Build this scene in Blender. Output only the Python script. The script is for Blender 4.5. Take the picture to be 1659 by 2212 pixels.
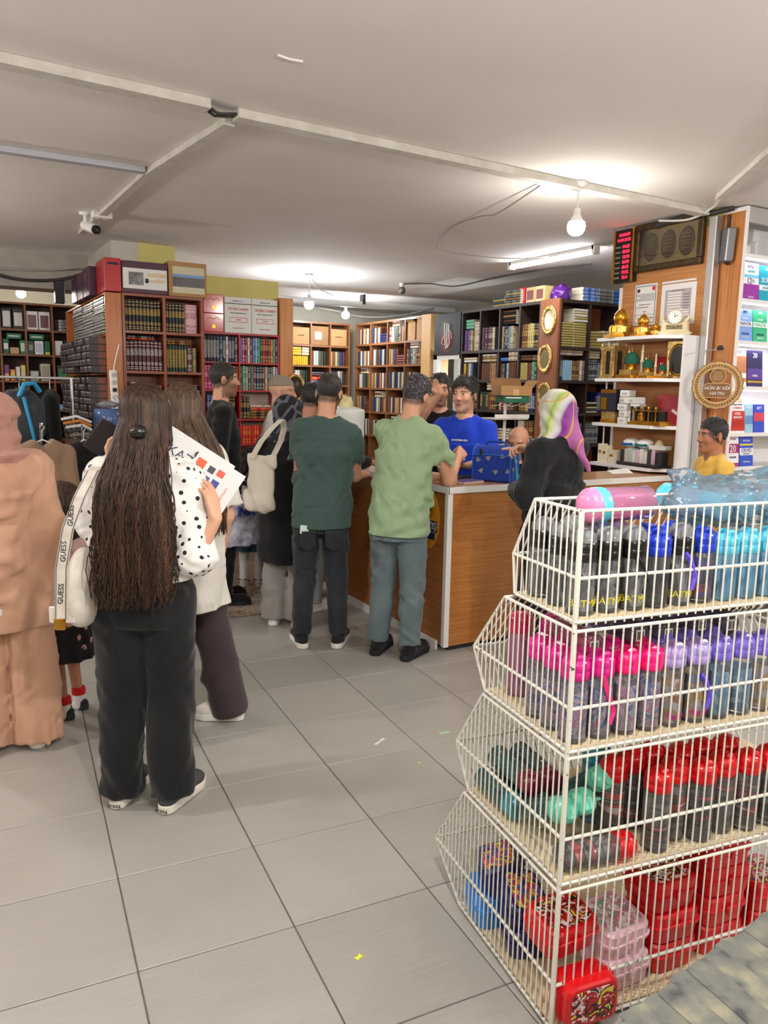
import bpy, math, random
import numpy as np
from mathutils import Vector, Matrix
S = bpy.context.scene
COL = S.collection
random.seed(7); np.random.seed(7)
for o in list(bpy.data.objects): bpy.data.objects.remove(o)

# ------------------------------------------------------------------ camera
CAMR = ((0.86801948, -0.4961464, 0.0195176), (-0.06078404, -0.14519108, -0.98753473), (0.49279558, 0.85601303, -0.15618647))
cam_d = bpy.data.cameras.new('camera'); cam = bpy.data.objects.new('camera', cam_d); COL.objects.link(cam)
r_, d_, f_ = CAMR
cam.matrix_world = Matrix(((r_[0], -d_[0], -f_[0], 0), (r_[1], -d_[1], -f_[1], 0), (r_[2], -d_[2], -f_[2], 1.588), (0, 0, 0, 1)))
cam_d.sensor_fit = 'VERTICAL'; cam_d.sensor_height = 24.0; cam_d.lens = 1682.25 / 2212 * 24.0
cam_d.clip_start = 0.05; cam_d.clip_end = 60
S.camera = cam
# ------------------------------------------------------------------ world and exposure
S.view_settings.view_transform = 'Standard'; S.view_settings.look = 'None'
S.view_settings.gamma = 1.0; S.view_settings.use_curve_mapping = False
S.view_settings.exposure = 0.42
W = bpy.data.worlds.new('world'); S.world = W; W.use_nodes = True
W.node_tree.nodes['Background'].inputs[0].default_value = (0.9, 0.93, 1.0, 1)
W.node_tree.nodes['Background'].inputs[1].default_value = 0.0
BULB_E, TUBE_E, HIDDEN_E = 190.0, 60.0, 660.0      # emission of visible bulbs, the strip light, and added out-of-view fill bulbs
CEIL = 2.85

# ------------------------------------------------------------------ materials
def lin(c):
    return tuple(((v / 255.0) / 12.92 if v <= 10.3 else ((v / 255.0 + 0.055) / 1.055) ** 2.4) for v in c[:3]) + (1.0,)
MATS = {}
class NT:
    """short-hand for building node trees"""
    def __init__(s, name):
        s.m = bpy.data.materials.new(name); s.m.use_nodes = True; s.t = s.m.node_tree
        s.b = s.t.nodes['Principled BSDF']; s.out = s.t.nodes['Material Output']
    def n(s, typ, **kw):
        nd = s.t.nodes.new(typ)
        for k, v in kw.items():
            if k.startswith('i_'):
                key = k[2:]; key = int(key) if key.isdigit() else key.replace('_', ' ')
                nd.inputs[key].default_value = v
            else: setattr(nd, k, v)
        return nd
    def l(s, a, ao, b, bi): s.t.links.new(a.outputs[ao], b.inputs[bi])
    def coords(s, kind='Object', scale=(1, 1, 1), rot=(0, 0, 0), loc=(0, 0, 0)):
        tc = s.n('ShaderNodeTexCoord'); mp = s.n('ShaderNodeMapping')
        mp.inputs['Scale'].default_value = scale; mp.inputs['Rotation'].default_value = rot; mp.inputs['Location'].default_value = loc
        s.l(tc, kind, mp, 'Vector'); return mp
    def ramp(s, stops, interp='LINEAR'):
        r = s.n('ShaderNodeValToRGB'); cr = r.color_ramp; cr.interpolation = interp
        while len(cr.elements) < len(stops): cr.elements.new(0.5)
        for e, (p, c) in zip(cr.elements, stops): e.position = p; e.color = lin(c)
        return r
    def math(s, op, a, b=None, ao=0, bo=0):
        m = s.n('ShaderNodeMath', operation=op)
        for i, (v, o) in enumerate(((a, ao), (b, bo))):
            if v is None: continue
            if isinstance(v, (int, float)): m.inputs[i].default_value = v
            else: s.l(v, o, m, i)
        return m
    def mix(s, fac, a, b, fo=0, ao=0, bo=0):
        m = s.n('ShaderNodeMix', data_type='RGBA')
        for sock, v, o in ((0, fac, fo), (6, a, ao), (7, b, bo)):
            if isinstance(v, (int, float)): m.inputs[sock].default_value = v
            elif isinstance(v, tuple): m.inputs[sock].default_value = lin(v)
            else: s.l(v, o, m, sock)
        return m
    def bump(s, h, strength=0.2, dist=0.01, ho=0):
        b = s.n('ShaderNodeBump'); b.inputs['Strength'].default_value = strength; b.inputs['Distance'].default_value = dist
        s.l(h, ho, b, 'Height'); s.l(b, 'Normal', s.b, 'Normal'); return b

def mat(name, c, rough=0.6, metal=0.0, c2=None, ns=6.0, stretch=(1, 1, 1), amt=1.0, bump=0.0, bd=0.01, coords='Object', emit=None, alpha=1.0, coat=0.0, sheen=0.0, spec=0.5, det=4.0):
    if name in MATS: return MATS[name]
    t = NT(name); b = t.b
    b.inputs['Base Color'].default_value = lin(c); b.inputs['Roughness'].default_value = rough; b.inputs['Metallic'].default_value = metal
    b.inputs['Specular IOR Level'].default_value = spec
    if coat: b.inputs['Coat Weight'].default_value = coat; b.inputs['Coat Roughness'].default_value = 0.12
    if sheen: b.inputs['Sheen Weight'].default_value = sheen
    if alpha < 1: b.inputs['Alpha'].default_value = alpha
    if emit: b.inputs['Emission Color'].default_value = lin(emit[0]); b.inputs['Emission Strength'].default_value = emit[1]
    if c2 is not None or bump:
        mp = t.coords(coords, stretch); nz = t.n('ShaderNodeTexNoise', i_Scale=ns, i_Detail=det, i_Roughness=0.6); t.l(mp, 0, nz, 'Vector')
        if c2 is not None:
            rp = t.ramp([(0.34, c), (0.34 + 0.32 / max(amt, .01), c2)]); t.l(nz, 0, rp, 0); t.l(rp, 0, b, 'Base Color')
        if bump: t.bump(nz, bump, bd)
    MATS[name] = t.m; return t.m

def m_wood(name, c1, c2, c3, axis='X', rough=0.38, coat=0.25, sc=1.0):
    """wood grain streaks running along one object axis"""
    if name in MATS: return MATS[name]
    t = NT(name)
    st = {'X': (0.35, 14, 14), 'Y': (14, 0.35, 14), 'Z': (14, 14, 0.35)}[axis]
    mp = t.coords('Object', tuple(v * sc for v in st))
    n1 = t.n('ShaderNodeTexNoise', i_Scale=5.0, i_Detail=6.0, i_Roughness=0.65, i_Distortion=0.4); t.l(mp, 0, n1, 'Vector')
    rp = t.ramp([(0.28, c1), (0.48, c2), (0.62, c3), (0.8, c2)]); t.l(n1, 0, rp, 0); t.l(rp, 0, t.b, 'Base Color')
    t.b.inputs['Roughness'].default_value = rough; t.b.inputs['Coat Weight'].default_value = coat; t.b.inputs['Coat Roughness'].default_value = 0.2
    t.bump(n1, 0.08, 0.003)
    MATS[name] = t.m; return t.m

def m_clear(name, tint=(255, 255, 255), body=0.12, rough=0.08):
    """thin clear plastic: see-through with a little tint and a gloss"""
    if name in MATS: return MATS[name]
    t = NT(name); t.t.nodes.remove(t.b)
    tr = t.n('ShaderNodeBsdfTransparent'); tr.inputs[0].default_value = lin(tint)
    df = t.n('ShaderNodeBsdfDiffuse'); df.inputs[0].default_value = lin(tint)
    gl = t.n('ShaderNodeBsdfGlossy'); gl.inputs['Roughness'].default_value = rough
    fr = t.n('ShaderNodeFresnel', i_IOR=1.45)
    m1 = t.n('ShaderNodeMixShader'); m1.inputs[0].default_value = body; t.l(tr, 0, m1, 1); t.l(df, 0, m1, 2)
    m2 = t.n('ShaderNodeMixShader'); t.l(fr, 0, m2, 0); t.l(m1, 0, m2, 1); t.l(gl, 0, m2, 2)
    t.l(m2, 0, t.out, 0)
    MATS[name] = t.m; return t.m

def m_emit(name, c, e):
    if name in MATS: return MATS[name]
    t = NT(name); t.t.nodes.remove(t.b); em = t.n('ShaderNodeEmission', i_Strength=e); em.inputs[0].default_value = lin(c); t.l(em, 0, t.out, 0)
    MATS[name] = t.m; return t.m

def m_vcol(name, rough=0.5, sss=0.0, bump=0.0, ns=60.0, sheen=0.0, var=0.0):
    if name in MATS: return MATS[name]
    t = NT(name); a = t.n('ShaderNodeAttribute', attribute_name='Col'); last = a
    if var or bump:
        mp = t.coords('Object'); nz = t.n('ShaderNodeTexNoise', i_Scale=ns, i_Detail=3.0); t.l(mp, 0, nz, 'Vector')
        if var:
            hs = t.n('ShaderNodeHueSaturation'); mr = t.n('ShaderNodeMapRange', i_3=1 - var, i_4=1 + var); t.l(nz, 0, mr, 0); t.l(mr, 0, hs, 'Value'); t.l(a, 0, hs, 'Color'); last = hs
        if bump: t.bump(nz, bump, 0.004)
    t.l(last, 0, t.b, 'Base Color'); t.b.inputs['Roughness'].default_value = rough
    if sss: t.b.inputs['Subsurface Weight'].default_value = sss; t.b.inputs['Subsurface Radius'].default_value = (0.012, 0.005, 0.003); t.b.inputs['Subsurface Scale'].default_value = 0.6
    if sheen: t.b.inputs['Sheen Weight'].default_value = sheen
    MATS[name] = t.m; return t.m

# ------------------------------------------------------------------ objects
def link(name, data=None, parent=None, loc=(0, 0, 0), rot=(0, 0, 0), scale=(1, 1, 1)):
    o = bpy.data.objects.new(name, data); COL.objects.link(o)
    if parent is not None: o.parent = parent
    o.location = loc; o.rotation_euler = rot; o.scale = scale; return o
def tag(o, label=None, cat=None, group=None, kind=None):
    if label: o['label'] = label
    if cat: o['category'] = cat
    if group: o['group'] = group
    if kind: o['kind'] = kind
    return o
def thing(name, label, cat, loc=(0, 0, 0), rz=0.0, group=None, rot=None):
    return tag(link(name, None, None, loc, rot if rot else (0, 0, rz)), label, cat, group)
def struct(o): o['kind'] = 'structure'; return o
def copy_tree(o, parent=None):
    c = o.copy(); COL.objects.link(c); c.parent = parent
    for ch in list(o.children): copy_tree(ch, c)
    return c

def rotm(rx=0, ry=0, rz=0):
    return np.array(Matrix.Rotation(rz, 3, 'Z') @ Matrix.Rotation(ry, 3, 'Y') @ Matrix.Rotation(rx, 3, 'X'))
class MB:
    """collects shapes into one mesh"""
    def __init__(s): s.v = []; s.f = []; s.mi = []; s.sm = []
    def add(s, V, Fc, m=0, smooth=False):
        o = len(s.v); s.v += [tuple(map(float, p)) for p in V]
        for f in Fc: s.f.append(tuple(i + o for i in f)); s.mi.append(m); s.sm.append(smooth)
        return s
    def box(s, c, size, m=0, R=None, bev=0.0):
        hx, hy, hz = (v / 2 for v in size)
        if bev <= 0:
            V = [(x, y, z) for z in (-hz, hz) for y in (-hy, hy) for x in (-hx, hx)]
            Fc = [(0, 2, 3, 1), (4, 5, 7, 6), (0, 1, 5, 4), (2, 6, 7, 3), (0, 4, 6, 2), (1, 3, 7, 5)]
        else:
            b = min(bev, hx * .98, hy * .98, hz * .98); V = []; ix = {}
            for sx in (-1, 1):
                for sy in (-1, 1):
                    for sz in (-1, 1):
                        for a, p in ((0, (hx, hy - b, hz - b)), (1, (hx - b, hy, hz - b)), (2, (hx - b, hy - b, hz))):
                            ix[sx, sy, sz, a] = len(V); V.append((sx * p[0], sy * p[1], sz * p[2]))
            Fc = []
            for a in range(3):
                for sg in (-1, 1):
                    o1, o2 = [k for k in range(3) if k != a]
                    q = []
                    for s1, s2 in ((-1, -1), (1, -1), (1, 1), (-1, 1)):
                        sv = [0, 0, 0]; sv[a] = sg; sv[o1] = s1; sv[o2] = s2; q.append(ix[sv[0], sv[1], sv[2], a])
                    flip = (sg > 0) == (a == 1)
                    Fc.append(tuple(q[::-1]) if flip else tuple(q))
            for a in range(3):
                o1, o2 = [k for k in range(3) if k != a]
                for s1 in (-1, 1):
                    for s2 in (-1, 1):
                        q = []
                        for sg in (-1, 1):
                            sv = [0, 0, 0]; sv[a] = sg; sv[o1] = s1; sv[o2] = s2
                            q.append((ix[sv[0], sv[1], sv[2], o1], ix[sv[0], sv[1], sv[2], o2]))
                        Fc.append((q[0][0], q[1][0], q[1][1], q[0][1]))
            for sx in (-1, 1):
                for sy in (-1, 1):
                    for sz in (-1, 1): Fc.append(tuple(ix[sx, sy, sz, a] for a in range(3)))
        V = np.array(V)
        if R is not None: V = V @ np.array(R).T
        return s.add(V + np.array(c), Fc, m)
    def bx(s, x0, x1, y0, y1, z0, z1, m=0, bev=0.0): return s.box(((x0 + x1) / 2, (y0 + y1) / 2, (z0 + z1) / 2), (abs(x1 - x0), abs(y1 - y0), abs(z1 - z0)), m, None, bev)
    def tube(s, path, r, n=8, m=0, caps=True, smooth=True, closed=False):
        P = [np.array(p, float) for p in path]; k = len(P); r = r if hasattr(r, '__len__') else [r] * k
        V = []; up = np.array((0.0, 0, 1)); prev = None
        for i in range(k):
            t = (P[(i + 1) % k] - P[i - 1]) if closed else P[min(i + 1, k - 1)] - P[max(i - 1, 0)]
            t = t / (np.linalg.norm(t) + 1e-9)
            if prev is None:
                a = np.cross(t, up if abs(t[2]) < .9 else np.array((1.0, 0, 0)))
            else: a = prev - t * (prev @ t)
            a /= np.linalg.norm(a) + 1e-9; prev = a; b = np.cross(t, a)
            for j in range(n):
                an = 2 * math.pi * j / n; V.append(P[i] + r[i] * (a * math.cos(an) + b * math.sin(an)))
        Fc = []
        for i in range(k if closed else k - 1):
            for j in range(n):
                i2 = (i + 1) % k; Fc.append((i * n + j, i * n + (j + 1) % n, i2 * n + (j + 1) % n, i2 * n + j))
        s.add(V, Fc, m, smooth)
        if caps and not closed:
            s.add(V[:n], [tuple(range(n))[::-1]], m); s.add(V[-n:], [tuple(range(n))], m)
        return s
    def lathe(s, prof, n=20, c=(0, 0, 0), m=0, smooth=True, R=None, sx=1.0, sy=1.0, caps=True):
        V = []; k = len(prof)
        for r, z in prof:
            for j in range(n): an = 2 * math.pi * j / n; V.append((r * sx * math.cos(an), r * sy * math.sin(an), z))
        Fc = [(i * n + j, i * n + (j + 1) % n, (i + 1) * n + (j + 1) % n, (i + 1) * n + j) for i in range(k - 1) for j in range(n)]
        V = np.array(V)
        if R is not None: V = V @ np.array(R).T
        V = V + np.array(c); s.add(V, Fc, m, smooth)
        if caps:
            if prof[0][0] > 1e-4: s.add(V[:n], [tuple(range(n))[::-1]], m)
            if prof[-1][0] > 1e-4: s.add(V[-n:], [tuple(range(n))], m)
        return s
    def prism(s, outline, z0, z1, m=0, R=None, c=(0, 0, 0)):
        k = len(outline); V = np.array([(x, y, z0) for x, y in outline] + [(x, y, z1) for x, y in outline])
        if R is not None: V = V @ np.array(R).T
        Fc = [tuple(range(k))[::-1], tuple(range(k, 2 * k))] + [(i, (i + 1) % k, (i + 1) % k + k, i + k) for i in range(k)]
        return s.add(V + np.array(c), Fc, m)
    def mesh(s, name, mats):
        me = bpy.data.meshes.new(name); me.from_pydata(s.v, [], s.f)
        for mm in (mats if isinstance(mats, (list, tuple)) else [mats]): me.materials.append(mm)
        me.polygons.foreach_set('material_index', s.mi); me.polygons.foreach_set('use_smooth', s.sm); me.update(); return me
    def build(s, name, mats, parent=None, loc=(0, 0, 0), rot=(0, 0, 0), scale=(1, 1, 1)):
        return link(name, s.mesh(name, mats), parent, loc, rot, scale)

_txt = {}
def text_mesh(txt, size, m, depth=0.0008, align='CENTER', shear=0.0):
    cu = bpy.data.curves.new('lettering', 'FONT'); cu.body = txt; cu.size = size; cu.extrude = depth; cu.align_x = align; cu.align_y = 'CENTER'; cu.shear = shear; cu.resolution_u = 2
    ob = bpy.data.objects.new('lettering', cu); COL.objects.link(ob)
    dg = bpy.context.evaluated_depsgraph_get(); me = bpy.data.meshes.new_from_object(ob.evaluated_get(dg))
    bpy.data.objects.remove(ob); bpy.data.curves.remove(cu)
    me.materials.clear(); me.materials.append(m); return me
def frame_to(origin, right, up):
    """matrix whose x = right, y = up, z = out of the face"""
    x = Vector(right).normalized(); y = Vector(up).normalized(); z = x.cross(y)
    return Matrix(((x.x, y.x, z.x, origin[0]), (x.y, y.y, z.y, origin[1]), (x.z, y.z, z.z, origin[2]), (0, 0, 0, 1)))
def lettering(txt, size, m, parent, origin, right=(1, 0, 0), up=(0, 0, 1), shear=0.0, sx=1.0, depth=0.0008, name='lettering'):
    key = (txt, size, m.name, shear, depth)
    if key not in _txt: _txt[key] = text_mesh(txt, size, m, depth, shear=shear)
    o = link(name, _txt[key], parent); o.matrix_local = frame_to(origin, right, up) @ Matrix.Diagonal((sx, 1, 1, 1)); return o
ORD = ['first', 'second', 'third', 'fourth', 'fifth', 'sixth', 'seventh', 'eighth', 'ninth', 'tenth', 'eleventh', 'twelfth', 'thirteenth', 'fourteenth', 'fifteenth', 'sixteenth', 'seventeenth', 'eighteenth', 'nineteenth', 'twentieth']
def nth(i): return ORD[i] if i < 20 else ('twenty-' + ORD[i - 20] if i < 29 else 'thirtieth' if i == 29 else 'thirty-' + ORD[i - 30] if i < 39 else 'fortieth' if i == 39 else 'forty-' + ORD[min(i - 40, 8)])
# ------------------------------------------------------------------ implicit surfaces: bodies and cloth as smooth unions, meshed on a grid
def axis_pts(lo, hi, h, fine):
    xs = [lo]; x = lo
    while x < hi:
        st = h
        for a, b, hf in fine:
            if a - 0.006 <= x <= b: st = min(st, hf)
            elif x < a < x + st: st = min(st, max(a - x, hf))
        x += st; xs.append(x)
    return np.array(xs, np.float32)
class Field:
    def __init__(s, lo, hi, h, fine=()):
        s.ax = [axis_pts(lo[i], hi[i], h, [(f[0][i], f[1][i], f[2]) for f in fine]) for i in range(3)]
        s.F = np.full(tuple(len(a) for a in s.ax), 0.3, np.float32)
    def blk(s, lo, hi):
        sl = tuple(slice(max(0, int(np.searchsorted(a, l)) - 1), int(np.searchsorted(a, h)) + 1) for a, l, h in zip(s.ax, lo, hi))
        X, Y, Z = (a[q] for a, q in zip(s.ax, sl)); return sl, X[:, None, None], Y[None, :, None], Z[None, None, :]
    def dist(s, p, X, Y, Z):
        if p[0] == 'e':
            c, r, Mx = p[1], p[2], p[3]
            dx, dy, dz = X - c[0], Y - c[1], Z - c[2]
            if Mx is None: qx, qy, qz = dx, dy, dz
            else: qx, qy, qz = (dx * Mx[0, i] + dy * Mx[1, i] + dz * Mx[2, i] for i in range(3))
            k0 = np.sqrt((qx / r[0]) ** 2 + (qy / r[1]) ** 2 + (qz / r[2]) ** 2)
            k1 = np.sqrt((qx / r[0] ** 2) ** 2 + (qy / r[1] ** 2) ** 2 + (qz / r[2] ** 2) ** 2)
            return k0 * (k0 - 1) / (k1 + 1e-6)
        if p[0] in ('c', 'cf'):       # tapered capsule, cf = flat at the second end
            a, b, ra, rb = p[1], p[2], p[3], p[4]; ab = b - a; L2 = float(ab @ ab) + 1e-9
            dx, dy, dz = X - a[0], Y - a[1], Z - a[2]; t0 = (dx * ab[0] + dy * ab[1] + dz * ab[2]) / L2; t = np.clip(t0, 0, 1)
            d = np.sqrt((dx - t * ab[0]) ** 2 + (dy - t * ab[1]) ** 2 + (dz - t * ab[2]) ** 2) - (ra + (rb - ra) * t)
            if p[0] == 'cf': d = np.maximum(d, (t0 - 1) * math.sqrt(L2))
            return d
        if p[0] == 'ec':              # elliptic cone between two centres, flat ends, turned by yaw
            a, b, ra, rb, yaw = p[1:6]; cy, sy = math.cos(yaw), math.sin(yaw)
            t = (Z - a[2]) / (b[2] - a[2]); tc = np.clip(t, 0, 1)
            dx = X - (a[0] + tc * (b[0] - a[0])); dy = Y - (a[1] + tc * (b[1] - a[1]))
            rx = ra[0] + (rb[0] - ra[0]) * tc; ry = ra[1] + (rb[1] - ra[1]) * tc
            qx = dx * cy + dy * sy; qy = -dx * sy + dy * cy
            d = (np.sqrt((qx / rx) ** 2 + (qy / ry) ** 2) - 1) * np.minimum(rx, ry)
            return np.maximum(d, np.abs(t - 0.5) * abs(b[2] - a[2]) - abs(b[2] - a[2]) / 2)
        if p[0] == 'sl':              # flat slab with a capsule outline
            a, b, ra, rb, z0, z1 = p[1:7]; ab = b[:2] - a[:2]; L2 = float(ab @ ab)
            dx, dy = X - a[0], Y - a[1]; t = np.clip((dx * ab[0] + dy * ab[1]) / L2, 0, 1)
            d = np.sqrt((dx - t * ab[0]) ** 2 + (dy - t * ab[1]) ** 2) - (ra + (rb - ra) * t)
            return np.maximum(d, np.abs(Z - (z0 + z1) / 2) - (z1 - z0) / 2)
    def bounds(s, p, m):
        if p[0] == 'e': r = max(p[2]); return p[1] - r - m, p[1] + r + m
        if p[0] in ('c', 'cf'): r = max(p[3], p[4]) + m
        elif p[0] == 'ec': r = max(max(p[3]), max(p[4])) + m
        else: r = max(p[3], p[4]) + m
        lo, hi = np.minimum(p[1], p[2]) - r, np.maximum(p[1], p[2]) + r
        if p[0] == 'sl': lo[2] = p[5] - m; hi[2] = p[6] + m
        return lo, hi
    def add(s, prims, k=0.02):
        for p in prims:
            kk = p[-1]['k'] if isinstance(p[-1], dict) else k
            sl, X, Y, Z = s.blk(*s.bounds(p, max(kk, 0.02) + 0.02)); d = s.dist(p, X, Y, Z); Fb = s.F[sl]
            h = np.clip(0.5 + 0.5 * (Fb - d) / kk, 0, 1); s.F[sl] = Fb * (1 - h) + d * h - kk * h * (1 - h)
        return s
    def sub(s, prims, k=0.008):
        for p in prims:
            sl, X, Y, Z = s.blk(*s.bounds(p, 0.04)); d = -s.dist(p, X, Y, Z); Fb = s.F[sl]
            h = np.clip(0.5 + 0.5 * (d - Fb) / k, 0, 1); s.F[sl] = Fb * (1 - h) + d * h + k * h * (1 - h)
        return s
    def grid(s): return s.ax[0][:, None, None], s.ax[1][None, :, None], s.ax[2][None, None, :]
    def cut(s, fn): s.F = np.maximum(s.F, fn(*s.grid())).astype(np.float32); return s
    def folds(s, amp, n=3, wl=0.10, seed=0, flat=1.0):
        rg = np.random.RandomState(seed); X, Y, Z = s.grid(); near = np.abs(s.F) < 0.03
        A = np.zeros(s.F.shape, np.float32)
        for i in range(n):
            k1 = rg.normal(size=3); k1[2] *= flat; k1 *= 2 * math.pi / wl / np.linalg.norm(k1) * rg.uniform(.7, 1.4)
            k2 = rg.normal(size=3); k2 *= 2 * math.pi / (wl * 2.2) / np.linalg.norm(k2)
            A += np.sin(k1[0] * X + k1[1] * Y + k1[2] * Z + rg.uniform(0, 6) + 1.8 * np.sin(k2[0] * X + k2[1] * Y + k2[2] * Z + rg.uniform(0, 6))).astype(np.float32)
        k3 = rg.normal(size=3); k3 *= 2 * math.pi / (wl * 3.5) / np.linalg.norm(k3)
        A *= (0.55 + 0.45 * np.sin(k3[0] * X + k3[1] * Y + k3[2] * Z + 1.3 * np.sin(9 * Z + seed))).astype(np.float32)
        s.F = np.where(near, s.F + amp / n * 1.7 * A, s.F); return s
    def flutes(s, c, amp, n, z0, z1, seed=0):
        """vertical drape folds growing from z0 down to z1"""
        X, Y, Z = s.grid(); an = np.arctan2(Y - c[1], X - c[0]); w = np.clip((z0 - Z) / (z0 - z1), 0, 1)
        s.F = (s.F + amp * w * (np.sin(n * an + seed + 1.1 * np.sin(3 * an + seed)) + 0.5 * np.sin((n * 1.7) // 1 * an + 2 * seed))).astype(np.float32); return s
    def mesh(s):
        F, (xs, ys, zs) = s.F, s.ax; B = F < 0
        c = np.zeros(tuple(n - 1 for n in F.shape), np.int8)
        for i in (0, 1):
            for j in (0, 1):
                for k in (0, 1): c += B[i:F.shape[0] - 1 + i, j:F.shape[1] - 1 + j, k:F.shape[2] - 1 + k]
        act = (c > 0) & (c < 8); I, J, K = np.nonzero(act); n = len(I); ids = np.full(act.shape, -1, np.int32); ids[act] = np.arange(n)
        V = {(i, j, k): F[I + i, J + j, K + k] for i in (0, 1) for j in (0, 1) for k in (0, 1)}
        acc = np.zeros((n, 3)); cnt = np.zeros(n)
        for ax in range(3):
            for p in (0, 1):
                for q in (0, 1):
                    a = [p, q]; a.insert(ax, 0); b = [p, q]; b.insert(ax, 1); va, vb = V[tuple(a)], V[tuple(b)]
                    m = (va < 0) != (vb < 0); t = np.where(m, va / np.where(m, va - vb, 1), 0)
                    for d in range(3): acc[:, d] += np.where(m, (t if d == ax else a[d]), 0)
                    cnt += m
        acc /= cnt[:, None]
        P = np.stack([xs[I] + (xs[I + 1] - xs[I]) * acc[:, 0], ys[J] + (ys[J + 1] - ys[J]) * acc[:, 1], zs[K] + (zs[K + 1] - zs[K]) * acc[:, 2]], 1)
        Q = []
        for ax in range(3):
            sa = [slice(1, -1)] * 3; sb = [slice(1, -1)] * 3; sa[ax] = slice(0, -1); sb[ax] = slice(1, None)
            A, Bb = B[tuple(sa)], B[tuple(sb)]; e = np.nonzero(A != Bb); inside = A[e]
            base = [e[0], e[1], e[2]]
            for d in range(3):
                if d != ax: base[d] = base[d] + 1
            o1, o2 = [d for d in range(3) if d != ax]; quad = []
            for q1, q2 in ((-1, -1), (0, -1), (0, 0), (-1, 0)):
                b = list(base); b[o1] = b[o1] + q1; b[o2] = b[o2] + q2; quad.append(ids[b[0], b[1], b[2]])
            quad = np.stack(quad, 1); flip = inside if ax == 1 else ~inside
            quad[flip] = quad[flip][:, ::-1]; Q.append(quad)
        Q = np.concatenate(Q); Q = Q[(Q >= 0).all(1)]
        return P, Q
def np_mesh(name, P, Q, m, col=None, smooth=True):
    me = bpy.data.meshes.new(name); me.vertices.add(len(P)); me.vertices.foreach_set('co', P.astype(np.float32).ravel())
    me.loops.add(Q.size); me.loops.foreach_set('vertex_index', Q.astype(np.int32).ravel())
    me.polygons.add(len(Q)); me.polygons.foreach_set('loop_start', np.arange(0, Q.size, Q.shape[1], dtype=np.int32))
    me.polygons.foreach_set('use_smooth', np.full(len(Q), smooth)); me.update(calc_edges=True); me.validate()
    me.materials.append(m)
    if col is not None:
        ca = me.color_attributes.new('Col', 'FLOAT_COLOR', 'POINT'); c4 = np.ones((len(P), 4), np.float32); c4[:, :3] = col; ca.data.foreach_set('color', c4.ravel())
    return me
def sdf_mesh(name, prims, m, h=0.008, k=0.02, fine=(), subs=(), cuts=(), folds=None, flutes=None, pad=0.03, sk=0.008, colfn=None, bound_cut=None):
    lo = np.full(3, 9.0); hi = -lo; f0 = Field((0, 0, 0), (.1, .1, .1), .1)
    for p in prims:
        a, b = f0.bounds(p, pad); lo = np.minimum(lo, a); hi = np.maximum(hi, b)
    if bound_cut is not None:
        lo = np.maximum(lo, bound_cut[0]); hi = np.minimum(hi, bound_cut[1])
    F = Field(lo, hi, h, fine); F.add(prims, k)
    for fl in (folds if isinstance(folds, list) else [folds] if folds else []): F.folds(**fl)
    if flutes: F.flutes(**flutes)
    if len(subs): F.sub(subs, sk)
    for c in cuts: F.cut(c)
    P, Q = F.mesh()
    return np_mesh(name, P, Q, m, colfn(P) if colfn else None)
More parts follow.
